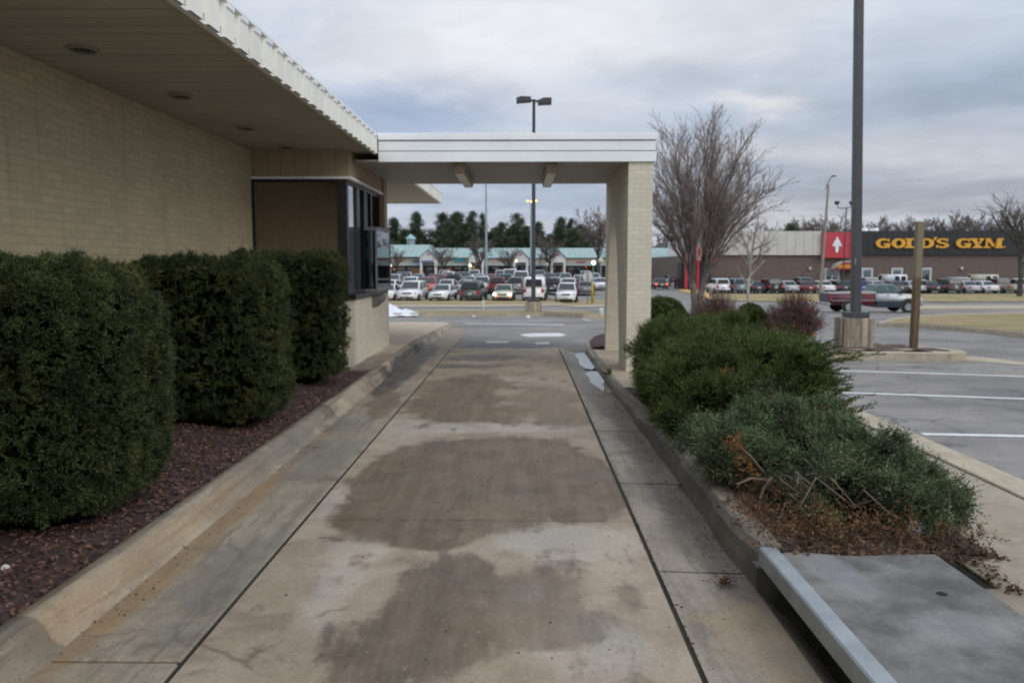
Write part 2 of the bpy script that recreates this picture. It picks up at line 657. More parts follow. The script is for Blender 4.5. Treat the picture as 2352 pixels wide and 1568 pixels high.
M_kerbL = concrete('left_kerb_concrete', (.30, .25, .18), (.41, .35, .265), [
    ((.13, .12, .105), .65, 0, [(-2.0, 5.7, .08, .9, .15, .5), (-2.0, 7.1, .12, .6, .15, .6)]),
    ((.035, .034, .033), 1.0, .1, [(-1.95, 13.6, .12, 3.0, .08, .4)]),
    ((.40, .25, .12), .5, 0, [(-2.0, 4.2, .06, 1.6, .1, .6)]),
], speck=.6, streak=.75)
M_kerbR = concrete('right_kerb_concrete', (.235, .20, .15), (.34, .295, .23), [
    ((.075, .066, .052), .85, 0, [(1.17, 6.3, .06, 1.6, .12, .5), (1.17, 4.4, .05, 1.0, .12, .5), (1.2, 10, .12, 2.5, .15, .5)]), ((.16, .13, .085), .7, 0, [(1.28, 6.0, .06, 2.0, .25, .5), (1.28, 8.5, .06, 1.4, .25, .5)]),
], speck=.6, streak=.8)
M_kerb = concrete('kerb_concrete', (.40, .335, .245), (.50, .435, .335), speck=.4, streak=.3)
M_walk = concrete('sidewalk_concrete', (.31, .26, .19), (.39, .335, .255), [
    ((.20, .16, .11), .5, 0, [(2.35, 4.6, .25, .9, .25, .6), (2.2, 3.6, .2, .5, .3, .6)])], speck=.4)
M_walkL = concrete('left_sidewalk_concrete', (.46, .37, .28), (.54, .46, .36), [
    ((.15, .13, .115), .85, 0, [(-2.25, 12.3, .28, 1.6, .15, .35)])], speck=.2)
M_pad = concrete('pier_pad_concrete', (.36, .29, .21), (.44, .37, .28), speck=.3)
M_slab = concrete('drain_top_concrete', (.105, .098, .088), (.22, .208, .19), [
    ((.085, .08, .075), .7, 0, [(1.77, 3.36, .24, .16, .12, .8)]),
    ((.33, .32, .31), .5, 0, [(1.45, 3.5, .1, .25, .3, .6), (1.7, 3.0, .25, .2, .4, .6)])], speck=.3, scale=4)
M_joint = plain('joint_dirt', (.032, .026, .020), .95, var=.4, scale=1.6, c2=(.034, .033, .018))
M_dark = plain('dark_void', (.02, .018, .016), .9)


def asphalt_mat():
    m, t = newmat('asphalt')
    o = t.obj()
    big = t.noise(o, .33, 5, .6)
    c = t.mix(t.rng(big, .3, .7), (.16, .153, .147), (.285, .272, .26))
    st = t.n('ShaderNodeMapping', {'Vector': o, 'Scale': (.35, 1.3, 1)}).outputs[0]
    c = t.mix(t.rng(t.noise(st, 1.1, 6, .65, dist=.6), .45, .72, 0, .7), c, (.105, .10, .098))
    c = t.mix(t.rng(t.noise(o, 2.6, 7, .75), .50, .68, 0, .45), c, (.36, .345, .33))
    c = t.mix(t.rng(t.noise(o, 5.2, 7, .75), .52, .66, 0, .45), c, (.10, .096, .092))
    c = t.mix(t.math('MULTIPLY', t.rng(t.noise(o, 42, 4, .75), .5, .75), .45), c, (.07, .068, .066))
    c = t.mix(t.math('MULTIPLY', t.rng(t.noise(o, 60, 2, .6), .62, .75), .4), c, (.42, .41, .39))
    wv = t.vmath('ADD', o, t.vmath('MULTIPLY', t.n('ShaderNodeTexNoise', {'Vector': o, 'Scale': 1.1, 'Detail': 5.0}).outputs['Color'], (1.2, 1.2, 0)))
    v = t.n('ShaderNodeTexVoronoi', {'Vector': wv, 'Scale': .30}, feature='DISTANCE_TO_EDGE').outputs['Distance']
    c = t.mix(t.math('MULTIPLY', t.math('MULTIPLY', t.rng(v, 0, .010, 1, 0), t.rng(t.noise(o, .35, 3), .46, .56)), .6), c, (.06, .058, .056))
    # lighter bleached access road in front, darker damp patch where the lane meets it
    wet = t.ellipse(o, (-.25, 16.3), (1.2, .8), .2, 1.2, .5)
    c = t.mix(t.math('MULTIPLY', wet, .7), c, (.07, .07, .07))
    c = t.mix(1.0, c, (1.0, .965, .93), 'MULTIPLY')
    h = t.noise(o, 110, 3, .7)
    t.out(c, .72, 0, t.bump(h, .35, .008), .4)
    return m


M_asph = asphalt_mat()
M_paint = plain('road_paint', (.66, .68, .66), .6, var=.10, scale=9, bump=.1, bscale=60)
M_paint_old = plain('worn_road_paint', (.33, .33, .33), .7, var=.25, scale=9)


def grass_mat(name, c1, c2, c3):
    m, t = newmat(name)
    o = t.obj()
    c = t.mix(t.rng(t.noise(o, .5, 5, .65), .35, .65), c1, c2)
    st = t.n('ShaderNodeMapping', {'Vector': o, 'Scale': (.5, 1.6, 1)}).outputs[0]
    c = t.mix(t.rng(t.noise(st, 1.6, 5, .7), .5, .7, 0, .8), c, c3)
    c = t.mix(t.rng(t.noise(o, 14, 4, .7), .5, .75, 0, .5), c, [x * .5 for x in c1])
    t.out(c, .95, 0, t.bump(t.noise(o, 30, 4, .7), .8, .05), .1)
    return m


M_grass = grass_mat('winter_grass', (.38, .30, .175), (.27, .24, .11), (.47, .365, .255))
M_soil = plain('planter_soil', (.060, .040, .028), .95, var=.5, scale=7, bump=.9, bscale=35)
M_mulch = plain('red_mulch_soil', (.060, .036, .032), .95, var=.45, scale=12, bump=1.0, bscale=60)
M_mulchdark = plain('island_mulch', (.085, .058, .042), .95, var=.5, scale=5, bump=.8, bscale=30)

# ------------------------------------------------------------------ ground sheet
xs = sorted(set([-400, -250, -150, -100, -60, -40, -20, -8, 0, 1.5, 2.6, 2.85, 3.1, 3.35, 3.6, 5, 8, 12, 20, 40, 60, 100, 150, 250, 400]))
ys = [-30, -10, 0, 4, 8, 12, 15.3, 20, 25, 30, 40, 50, 60, 70, 72, 80, 90, 100, 110, 120, 126, 160, 250, 400, 700, 1200]
mb = MB()
# the sheet has a well where the storm drain opens
def zg(x, y):
    z = A(x, y)
    if x < 2.6 and y < 15.0:
        z -= .80
    return z
mb.add([(x, y, zg(x, y)) for y in ys for x in xs],
       [(j * len(xs) + i, j * len(xs) + i + 1, (j + 1) * len(xs) + i + 1, (j + 1) * len(xs) + i) for j in range(len(ys) - 1) for i in range(len(xs) - 1)])
ground = mb.build('ground', M_asph)
# keep the asphalt just under the slab end
struct(ground, 'grey worn asphalt of the road and parking lots')

# ------------------------------------------------------------------ driveway slabs
XL, XR = -1.38, .71
mb = MB()
ycuts = [-1.5, 1.9, 4.89, 7.72, 11.0, 15.3]
for a, b in zip(ycuts[:-1], ycuts[1:]):
    mb.box(XL + .012, XR - .012, a + .010, b - (.010 if b < 15 else 0), -.12, 0)
drv = struct(mb.build('driveway', M_drive, bevel=.006, seg=1), 'stained concrete drive through lane')
mb = MB()
mb.box(XL - .03, XL + .03, -1.5, 15.28, -.2, -.014)
mb.box(XR - .03, XR + .03, -1.5, 15.28, -.2, -.014)
for y in ycuts[1:-1]:
    mb.box(XL + .03, XR - .03, y - .02, y + .02, -.2, -.022)
for y in (3.08, 5.84, 8.38, 11.2):
    mb.box(-1.95, XL - .03, y - .03, y + .03, -.2, -.026)
for y in (4.07, 5.78, 7.66, 9.9):
    mb.box(XR + .03, 1.17, y - .03, y + .03, -.3, -.026 - .07 * sm((y - 8) / 4))
struct(mb.build('lane_joint', M_joint), 'dark mossy joints between the slabs')

# left gutter and its rolled kerb
mb = MB()
gy = [-1.5, 3.08, 5.84, 8.38, 11.2, 15.3]
for a, b in zip(gy[:-1], gy[1:]):
    mb.box(-1.94, XL - .012, a + .011, b - (.011 if b < 15 else 0), -.14, -.002)
gl = struct(mb.build('gutter', M_gutL, bevel=.006, seg=1), 'stained left gutter slabs')
p = px([(1035, 800), (1045, 785), (1068, 750), (1020, 745)])
drape('gutter', [(-1.94, 15.3), (XL, 15.3), (-1.42, 18), (-1.62, 22.6), (-1.94, 23.4)], lambda x, y: T(y) - .002, M_gutL, depth=.12)
struct(bpy.context.scene.objects[-1] if False else COL.objects[-1], 'left gutter apron beyond the lane')
prof = [(-.02, -.14), (-.012, -.004), (.012, .004), (.035, .022), (.055, .048), (.072, .078), (.090, .104), (.112, .122), (.138, .130), (.20, .132), (.20, -.14)]
prof = [(-(a) - 1.935, b) for a, b in prof]
mb = MB()
ks = [-1.5, 3.2, 8.3, 11.6, 14.6, 18.4, 23.4]
for a, b in zip(ks[:-1], ks[1:]):
    yy = np.linspace(a + .007, b - .007, max(2, int((b - a) / .6)))
    mb.sweep(prof, [(.0, y, T(y)) for y in yy])
struct(mb.build('kerb', M_kerbL, smooth=True), 'rolled concrete kerb along the mulch bed')

# left sidewalk beyond the bed, wrapping the bay
drape('sidewalk', [(-7, 14.9), (-2.47, 14.9), (-2.47, 11.25), (-2.136, 11.2), (-2.136, 23.4), (-2.4, 24.2), (-7, 24.6)],
      lambda x, y: T(y) + .128, M_walkL, depth=.2)
struct(COL.objects[-1], 'pale concrete sidewalk behind the left kerb')

# mulch bed
def bedz(x, y):
    return .095 + .02 * math.sin(x * 5.1 + y * 3.3) * math.sin(y * 4.1 - x) + .03 * sm((-2.5 - x) / .6)
drape('mulch_bed', [(-3.96, -1.5), (-2.133, -1.5), (-2.133, 11.2), (-2.5, 11.24), (-2.5, 11.72), (-3.96, 11.72)], bedz, M_mulch, step=.22)
struct(COL.objects[-1], 'dark red mulch bed under the hedges')
n = 15000
P = np.stack([rng.uniform(-3.9, -2.14, n), 11.6 - rng.power(1.7, n) * 9.6, np.zeros(n)], 1)
P = P[~((P[:, 0] > -2.5) & (P[:, 1] > 11.15))]
P[:, 2] = [bedz(a, b) + .012 for a, b, _ in P]
D = nrm(rng.normal(size=P.shape) * (1, 1, .45))
m, t = newmat('mulch_chip')
r = t.n('ShaderNodeNewGeometry').outputs['Random Per Island']
c = t.mix(t.rng(r, 0, .7), (.070, .038, .030), (.165, .090, .070))
c = t.mix(t.rng(r, .9, 1), c, (.22, .14, .11))
t.out(c, .9, spec=.2)
ch = quads_mesh('mulch', leaf_quads(P - D * .012, D, rng.uniform(.018, .042, len(P)), rng.uniform(.006, .013, len(P))), m)
tag(ch, 'dark red mulch chips under the hedges', 'mulch', kind='stuff')

# right gutter, sloping to the kerb
def gz(x, y):
    return T(y) - .003 - (.075 * sm((y - 8) / 4) + .012) * max(0, min(1, (x - XR) / .45))
gr = [(-1.5, 1.6), (1.6, 4.07), (4.07, 5.78), (5.78, 7.66), (7.66, 9.9), (9.9, 13), (13, 15.3)]
for a, b in gr:
    drape('gutter', [(XR + .012, a + .011), (1.17, a + .011), (1.17, b - .011), (XR + .012, b - .011)], gz, M_gutR, depth=.12, step=.4)
    struct(COL.objects[-1], 'stained right gutter slab')
drape('gutter', [(XR + .012, 15.3), (1.2, 15.3), (1.26, 16.6), (1.34, 17.5), (1.0, 17.0), (.84, 16.3)], gz, M_gutR, depth=.12)
struct(COL.objects[-1], 'rounded end of the right gutter')

# puddle
mw, t = newmat('puddle_water')
t.out((.035, .035, .035), .03, 0, t.bump(t.noise(t.obj(), 9, 3), .06, .01), .5)
drape('puddle', [(1.00, 12.7), (1.10, 12.55), (1.175, 12.8), (1.175, 15.1), (1.05, 15.1), (.96, 14.6), (.98, 13.8), (.95, 13.2)], lambda x, y: -.047, mw)
struct(COL.objects[-1], 'smaller far puddle in the right gutter')
drape('puddle', [(1.08, 10.3), (1.165, 10.2), (1.175, 11.2), (1.172, 12.3), (1.07, 12.4), (.95, 12.1), (.98, 11.6), (.96, 11.2), (1.02, 10.7)], lambda x, y: -.047, mw)
struct(COL.objects[-1], 'shallow puddle in the right gutter reflecting the sky')

# right kerb
def kz(y):
    return .17 - .165 * sm((y - 6) / 4.8)
path = [(1.16, y) for y in np.arange(3.98, 13.1, .18)] + [(1.17, 14), (1.19, 15), (1.23, 16), (1.32, 17.2), (1.5, 18.2), (1.85, 18.9), (2.4, 19.3), (3.4, 19.5)]
mb = MB()
rows = []
W0 = .17
for k, (x, y) in enumerate(path):
    a = Vector(path[max(k - 1, 0)])
    b = Vector(path[min(k + 1, len(path) - 1)])
    d = (b - a).normalized()
    s = Vector((d.y, -d.x))
    top = T(y) + kz(y)
    low = T(y) - .25
    wob = (.016 * math.sin(y * 5.3) + .014 * math.sin(y * 2.1 + 1) + .008 * math.sin(y * 13)) if y < 9 else 0
    for off, z in ((wob * .6 - .005, low), (wob * .6 - .005, T(y) - .10), (.025 + wob, top - .035), (.055 + wob, top), (W0, top + .004), (W0, low)):
        rows.append((x + s.x * off, y + s.y * off, z))
nn = 6
fs = []
for k in range(len(path) - 1):
    for i in range(nn - 1):
        fs.append((k * nn + i, k * nn + i + 1, (k + 1) * nn + i + 1, (k + 1) * nn + i))
fs += [tuple(range(nn)), tuple(range(len(path) * nn - 1, (len(path) - 1) * nn - 1, -1))]
mb.add(rows, fs)
struct(mb.build('kerb', M_kerbR), 'worn kerb along the planter')

# planter soil, pad under the canopy pier, island mulch
def soilz(x, y):
    return T(y) + kz(y) - .012 + .03 * math.sin(x * 4 + y * 3) * math.sin(y * 2.3 - x * 2) * sm((y - 4) / 1) * sm((10 - y) / 2)
drape('planter_bed', [(1.32, 3.84), (2.36, 3.84), (2.42, 10.4), (1.32, 10.4)], soilz, M_soil, step=.25)
struct(COL.objects[-1], 'dark soil under the junipers')
drape('pier_pad', [(1.32, 10.4), (2.42, 10.4), (2.42, 15.2), (1.36, 15.2)], lambda x, y: T(y) + kz(y) - .006, M_pad, depth=.2)
struct(COL.objects[-1], 'tan concrete pad under the canopy pier')
drape('mulch_bed', [(1.36, 15.2), (3.6, 15.2), (3.5, 19.35), (2.4, 19.15), (1.9, 18.75), (1.62, 18.1), (1.46, 17.1), (1.38, 16)],
      lambda x, y: T(y) + .03 + .06 * sm((x - 1.4) / .5), M_mulch, step=.5)
struct(COL.objects[-1], 'mulch bed beyond the pier')

# right sidewalk, its kerb and gap
mb = MB()
wy = [-1.5, .9, 2.1, 3.2, 4.35, 5.45, 6.6, 7.7, 8.8, 9.9, 11.0]
for a, b in zip(wy[:-1], wy[1:]):
    x0 = 2.055 if b < 3.9 else 2.37
    if a < 3.84 < b:
        mb.box(2.055, 3.44, a + .006, 3.86, -.14, .0)
        mb.box(2.37, 3.44, 3.86, b - .006, -.14, .0)
    else:
        mb.box(x0, 3.44, a + .006, b - .006, -.14, .0)
struct(mb.build('sidewalk', M_walk, bevel=.006, seg=1), 'tan sidewalk between planter and parking lot')
mb = MB()
mb.prism([(3.475, -.2), (3.475, .0), (3.485, .006), (3.74, .006), (3.775, -.02), (3.80, -.2)], 'y', -1.5, 14.9)
struct(mb.build('kerb', M_kerb), 'pale kerb at the edge of the parking lot')
mb = MB()
mb.box(3.43, 3.48, -1.5, 11, -.2, -.035)
mb.box(2.06, 3.43, -1.5, 11, -.2, -.012)
struct(mb.build('lane_joint', M_joint), 'dark gap behind the kerb')

# ------------------------------------------------------------------ storm drain inlet
dr = thing('storm_drain_inlet', (1.6, 2.4, .0), 'grey concrete storm drain top with a steel edge and dark opening below it', 'storm drain')
mb = MB()
back = [(1.24, 3.80), (1.36, 3.825), (1.5, 3.79), (1.62, 3.77), (1.75, 3.785), (1.86, 3.80), (2.02, 3.80)]
mb.prism([(2.02, .6), (1.24, .6)] + back, 'z', .10, .198)
top = mb.build('top_slab', M_slab, dr, bevel=.006, seg=1)
mb = MB()
mb.cyl((1.80, 3.32, .195), (1.80, 3.32, .2012), .022, .022, 16)
mb.cyl((1.80, 3.32, .2012), (1.80, 3.32, .2035), .008, .008, 10)
mb.build('lifting_plug', M_dark, dr)
M_galv = plain('galvanised_steel', (.34, .37, .38), .38, .6, var=.1, scale=8)
mb = MB()
mb.prism([(1.175, .125), (1.175, .205), (1.183, .2125), (1.255, .2125), (1.255, .205), (1.185, .204), (1.185, .125)], 'y', .6, 3.845)
mb.build('steel_edge', M_galv, dr)
mb = MB()
mb.box(1.62, 1.70, .6, 3.86, -.9, .10)
mb.box(1.17, 1.70, 3.86, 3.95, -.9, .10)
mb.build('throat_wall', plain('old_throat_concrete', (.10, .09, .075), .95, var=.4, scale=6), dr)
mb = MB()
mb.box(1.10, 1.62, .6, 3.86, -.62, -.55)
mb.build('throat_floor', M_dark, dr)
# sloping apron into the opening
drape('gutter', [(1.17, .6), (1.36, .6), (1.36, 3.85), (1.17, 3.85)], lambda x, y: -.016 - .9 * (x - 1.17), M_gutR, depth=.1)
struct(COL.objects[-1], 'gutter lip falling into the storm drain')

# ------------------------------------------------------------------ parking stall lines
for (a, b) in (((1880, 849), (2600, 872)), ((1880, 899), (2600, 924)), ((2118, 996), (2600, 1006))):
    A0, B0 = G(a[0], a[1], .004), G(b[0], b[1], .004)
    d = (B0 - A0).normalized()
    s = Vector((-d.y, d.x, 0)) * .055
    drape('stall_line', [(A0 - s)[:2], (B0 - s)[:2], (B0 + s)[:2], (A0 + s)[:2]], .004, M_paint)
    struct(COL.objects[-1], 'white painted parking stall line')

# ------------------------------------------------------------------ road markings ahead
def mark(pts, mat, off=.004, label='white road marking'):
    drape('road_marking', px(pts, off), off, mat)
    struct(COL.objects[-1], label)
mark([(1068, 744.2), (1068, 741), (1296, 743.6), (1296, 748)], M_paint_old, label='long worn white lane line')
mark([(1193, 769.5), (1203, 766.8), (1222, 765.2), (1285, 764.6), (1301, 769.2), (1290, 772.3), (1215, 773.5), (1203, 771)], M_paint, label='white turn arrow painted on the road')
mark([(1115, 783), (1118, 788), (1170, 787), (1166, 782.5)], M_paint_old, label='short worn bar on the road')
mark([(1232, 785.5), (1228, 791), (1264, 790.5), (1260, 785)], M_paint_old, label='short worn bar beside the arrow')
mark([(1336, 731.2), (1340, 736), (1362, 737.5), (1352, 732.5)], M_paint_old, label='worn white patch near the island kerb')

# ------------------------------------------------------------------ traffic islands and verges
def island(top_px, in_px, off, label, glabel, gname='grass_verge', gm=None, km=None):
    drape('kerb', px(top_px, off), off, km or M_kerb, depth=.3)
    struct(COL.objects[-1], label)
    if in_px:
        drape(gname, px(in_px, off + .012), off + .012, gm or M_grass)
        struct(COL.objects[-1], glabel)

island([(820, 719), (880, 719.2), (1100, 717.5), (1250, 717.6), (1340, 721), (1395, 726), (1440, 727), (1450, 722), (1400, 718), (1320, 714), (1200, 711.5), (1050, 711.5), (820, 712)],
       [(822, 717.6), (880, 717.8), (1100, 716.2), (1250, 716.4), (1340, 719.6), (1395, 724.3), (1436, 725.4), (1440, 722), (1400, 718.6), (1320, 714.8), (1200, 712.4), (1050, 712.4), (822, 712.9)],
       .16, 'kerb of the thin island with the twin lamp pole', 'thin strip of dry grass on the island')
# sidewalk strip and verge in front of the full parking lot
drape('sidewalk', px([(800, 704.5), (1120, 704.6), (1380, 704), (1410, 703), (1410, 699.5), (1380, 699), (1120, 699), (800, 699)], .03), .03, M_kerb)
struct(COL.objects[-1], 'pale concrete strip before the full parking lot')
drape('grass_verge', px([(800, 699.2), (1120, 699.2), (1372, 699.2), (1440, 694), (1440, 688), (1330, 688.5), (800, 688.5)], .04), .04, M_grass)
struct(COL.objects[-1], 'dry grass verge before the full parking lot')

# right: grass island, thin median, far verge
island([(2012, 741), (2050, 731), (2099, 724.5), (2200, 720), (2420, 716), (2420, 773), (2352, 764), (2240, 753), (2130, 745)],
       [(2030, 740), (2056, 732.5), (2101, 726), (2200, 721.4), (2420, 717.4), (2420, 770.5), (2352, 761.3), (2240, 750.8), (2132, 743.2)],
       .14, 'kerb of the dry grass island', 'brown and green grass island by the access road')
island([(2080, 708.6), (2420, 707.4), (2420, 700.5), (2080, 701)], None, .10, 'thin pale median strip', '')
drape('grass_verge', px([(1640, 690), (1780, 692), (1900, 693.5), (2420, 692), (2420, 674.5), (1640, 674.5)], .05), .05, M_grass)
struct(COL.objects[-1], 'dry grass verge before the brick building')
drape('kerb', px([(1560, 664), (1620, 668), (1645, 690), (1600, 676), (1560, 667)], .1), .1, plain('yellow_kerb_paint', (.50, .34, .10), .7), depth=.25)
struct(COL.objects[-1], 'yellow painted kerb by the store')

# island with the big pole, bare bushes and the wooden post
isl = [(2.45, 14.9), (5.0, 14.85), (7.9, 14.65), (8.25, 14.8), (8.4, 15.2), (8.2, 16.3), (7.6, 17.0), (6.0, 17.2), (2.45, 17.2)]
drape('kerb', isl, .15, M_kerb, depth=.3)
struct(COL.objects[-1], 'kerb of the island with the big pole')
inn = [(2.6, 15.12), (5.0, 15.08), (7.82, 14.9), (8.05, 15.0), (8.15, 15.25), (7.98, 16.15), (7.5, 16.8), (6.0, 17.0), (2.6, 17.0)]
drape('mulch_bed', inn, lambda x, y: A(x, y) + .16 + .03 * math.sin(x * 7) * math.sin(y * 6), M_mulchdark, step=.3)
struct(COL.objects[-1], 'brown mulch on the pole island')
mb = MB()
g0 = G(2235, 826, .003)
drape('gutter', px([(1880, 826), (2230, 829), (2245, 829), (2352, 838), (2380, 834), (2235, 818), (1880, 815)], .004), .004, M_kerb)
struct(COL.objects[-1], 'pale gutter along the pole island')

# ================================================================== bank building on the left
def brick_mat(name, c, mortar, rough=.75, bw=.205, bh=.068, contrast=.06, bump=.7, squash=1):
    m, t = newmat(name)
    o = t.obj()
    sx, sy, sz = t.n('ShaderNodeSeparateXYZ', {0: o}).outputs
    nx = t.n('ShaderNodeSeparateXYZ', {0: t.n('ShaderNodeNewGeometry').outputs['True Normal']}).outputs[0]
    f = t.math('GREATER_THAN', t.math('ABSOLUTE', nx), .5)
    u = t.math('ADD', t.math('MULTIPLY', sy, f), t.math('MULTIPLY', sx, t.math('SUBTRACT', 1.0, f)))
    v = t.n('ShaderNodeCombineXYZ', {0: u, 1: sz, 2: 0.0}).outputs[0]
    c1 = [x * (1 - contrast) for x in c]
    c2 = [min(1, x * (1 + contrast)) for x in c]
    b = t.n('ShaderNodeTexBrick', {'Vector': v, 'Color1': (*c1, 1), 'Color2': (*c2, 1), 'Mortar': (*mortar, 1), 'Scale': 1.0,
                                   'Mortar Size': .007, 'Mortar Smooth': .25, 'Brick Width': bw, 'Row Height': bh})
    col = t.mix(t.rng(t.noise(o, 2.2, 5), .35, .7, 0, .35), b.outputs[0], [x * .82 for x in c])
    sk = t.n('ShaderNodeMapping', {'Vector': o, 'Scale': (3.5, 3.5, .25)}).outputs[0]
    col = t.mix(t.rng(t.noise(sk, 1.4, 6, .7), .52, .74, 0, .40), col, [x * .58 for x in c])
    col = t.mix(t.rng(t.noise(o, 9, 4, .7), .56, .72, 0, .25), col, [min(1, x * 1.15) for x in c])
    h = t.math('SUBTRACT', t.math('MULTIPLY', t.noise(o, 45, 3), .35), b.outputs[1])
    t.out(col, rough, 0, t.bump(h, bump, .012), .35)
    return m


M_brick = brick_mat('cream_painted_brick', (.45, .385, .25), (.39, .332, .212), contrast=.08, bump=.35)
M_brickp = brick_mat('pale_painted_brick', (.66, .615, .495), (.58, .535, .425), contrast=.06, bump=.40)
M_white = plain('white_metal', (.86, .885, .89), .45, var=.06, scale=1.2)
M_creamw = plain('cream_metal', (.80, .795, .73), .45, var=.06, scale=1.5)
M_black = plain('black_frame', (.018, .017, .017), .35, var=.1)
M_bronze = plain('dark_bronze', (.05, .05, .052), .35, .3, var=.1)


def soffit_mat(name, c, step=.19):
    m, t = newmat(name)
    o = t.obj()
    y = t.n('ShaderNodeSeparateXYZ', {0: o}).outputs[1]
    g = t.math('PINGPONG', y, step / 2)
    line = t.rng(g, .0, .010, 1, 0)
    col = t.mix(t.rng(t.noise(o, .9, 5), .3, .7), c, [x * .86 for x in c])
    col = t.mix(t.math('MULTIPLY', line, .75), col, [x * .3 for x in c])
    col = t.mix(t.rng(t.noise(t.n('ShaderNodeMapping', {'Vector': o, 'Scale': (.6, 5.2, 1)}).outputs[0], 1.0, 4), .4, .7, 0, .4), col, [x * .7 for x in c])
    t.out(col, .6, 0, t.bump(t.math('MULTIPLY', line, -1.0), .5, .01), .3)
    return m


M_soff = soffit_mat('soffit_boards', (.50, .465, .38))
M_csoff = soffit_mat('canopy_soffit', (.44, .41, .37), .3)

ZS = 3.257          # soffit height
ZF = 3.52           # top of the roof edge
XW = -3.95          # long brick wall
XF = -2.14          # roof edge
YB, YE = 11.70, 14.70   # drive-up bay
XB = -2.47
bank = thing('bank_building', (-4, 8, 0), 'cream painted brick building with white ribbed roof edge and dark drive-up window bay', 'building')

mb = MB()
mb.box(XW - .3, XW, -4, 20.6, -.3, ZS - .002)
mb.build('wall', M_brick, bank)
mb = MB()
mb.box(-9, XF - .03, -4, 21.5, ZS, ZS + .05)
mb.build('soffit', M_soff, bank)
mb = MB()
mb.box(-9, XF - .06, -4, 21.45, ZS + .05, ZF - .04)
mb.build('roof', plain('roof_gravel', (.25, .24, .23), .9, bump=.5), bank)
# ribbed roof edge
pts = []
y = -4.0
while y < 21.5:
    pts += [(XF - .005, y), (XF - .005, y + .19), (XF - .045, y + .205), (XF - .045, y + .285)]
    y += .30
pts = [(a, min(b, 21.5)) for a, b in pts if b <= 21.55]
mb = MB()
n = len(pts)
vs = [(a, b, ZS - .02) for a, b in pts] + [(a, b, ZF - .03) for a, b in pts]
mb.add(vs, [(i, i + 1, n + i + 1, n + i) for i in range(n - 1)])
fa = mb.build('fascia', M_creamw, bank, clean=False)
md = fa.modifiers.new('thick', 'SOLIDIFY')
md.thickness = .006
md.offset = 0
mb = MB()
mb.box(-9, XF + .0, 21.50, 21.53, ZS - .02, ZF - .03)
mb.build('fascia_end', M_creamw, bank)
mb = MB()
y = -4.0
mb.prism([(XF - .12, ZF - .03), (XF + .012, ZF - .03), (XF + .012, ZF - .005), (XF - .02, ZF + .012), (XF - .12, ZF + .012)], 'y', -4, 21.54)
while y < 21.2:
    mb.prism([(XF - .003, ZF - .075), (XF + .010, ZF - .06), (XF + .010, ZF - .028), (XF - .003, ZF - .028)], 'y', y + .02, y + .17)
    y += .30
mb.build('roof_cap', M_white, bank)
mb = MB()
mb.box(XF - .07, XF - .03, -4, 21.5, ZS - .025, ZS - .001)
mb.build('drip_edge', M_creamw, bank)

# bay: brick base, pilaster, panelled head
mb = MB()
mb.box(XW, XB, YB, YE, -.2, 1.10)
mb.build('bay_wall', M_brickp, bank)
mb = MB()
mb.box(XW, XB - .005, YE - .30, YE + .0, 1.10, ZS - .002)
mb.build('bay_pilaster', plain('tan_pilaster', (.36, .27, .185), .7, var=.1), bank)


def groove_mat(name, c, step=.2):
    m, t = newmat(name)
    o = t.obj()
    sx, sy, sz = t.n('ShaderNodeSeparateXYZ', {0: o}).outputs
    g = t.math('PINGPONG', t.math('ADD', sx, sy), step / 2)
    line = t.rng(g, .0, .01, 1, 0)
    col = t.mix(t.rng(t.noise(o, 3, 4), .3, .7), c, [x * .88 for x in c])
    col = t.mix(t.math('MULTIPLY', line, .45), col, [x * .4 for x in c])
    t.out(col, .7, 0, t.bump(t.math('MULTIPLY', line, -1.0), .5, .01), .3)
    return m


mb = MB()
mb.box(XW, XB - .05, YB + .02, YE - .3, 2.88, ZS - .001)
mb.build('bay_head', groove_mat('tan_grooved_panel', (.40, .315, .20)), bank)
mb = MB()
mb.box(XW, XB - .02, YB - .01, YE - .3, 2.845, 2.882)
mb.build('head_trim', M_white, bank)
# bay interior box (dark) and glazing
mb = MB()
mb.box(XW + .01, XB - .55, YB + .9, YE - .35, 1.12, 2.84)
mb.build('bay_interior', plain('dark_interior', (.03, .027, .024), .8), bank)


def glass_mat(name, tint, refl, dark):
    m, t = newmat(name)
    g = t.n('ShaderNodeBsdfGlossy', {0: (*tint, 1), 1: .015})
    d = t.n('ShaderNodeBsdfDiffuse', {0: (*dark, 1)})
    mx = t.n('ShaderNodeMixShader', {0: refl, 1: d.outputs[0], 2: g.outputs[0]})
    t.n('ShaderNodeOutputMaterial', {0: mx.outputs[0]})
    return m


M_gl1 = glass_mat('bronze_mirror_glass', (.80, .66, .52), .34, (.012, .010, .009))
M_gl2 = glass_mat('dark_window_glass', (.8, .85, .9), .10, (.012, .012, .012))
M_gl3 = glass_mat('clear_side_glass', (.9, .95, 1), .62, (.012, .012, .012))
xg = XB - .09
win = thing  # (front window is one part with frame and pane)
mb = MB()
mb.box(XW + .002, XW + .05, YB - .004, YB + .06, 1.17, 2.845)
mb.box(xg - .14, xg + .002, YB - .004, YB + .09, 1.17, 2.845)
mb.box(XW + .05, xg - .14, YB - .004, YB + .06, 2.80, 2.845)
mb.box(XW + .05, xg - .14, YB - .004, YB + .06, 1.17, 1.22)
wf = mb.build('front_window', M_black, bank)
mb = MB()
mb.box(XW + .05, xg - .14, YB + .025, YB + .035, 1.22, 2.80)
mb.build('window_pane', M_gl1, wf)
mb = MB()
ys_ = [(YB + .09, YB + .13), (12.42, 12.62), (12.98, 13.06), (13.58, 13.66), (YE - .36, YE - .302)]
for a, b in ys_:
    mb.box(xg - .07, xg, a, b, 1.17, 2.845)
mb.box(xg - .066, xg - .003, YB + .13, YE - .36, 2.79, 2.843)
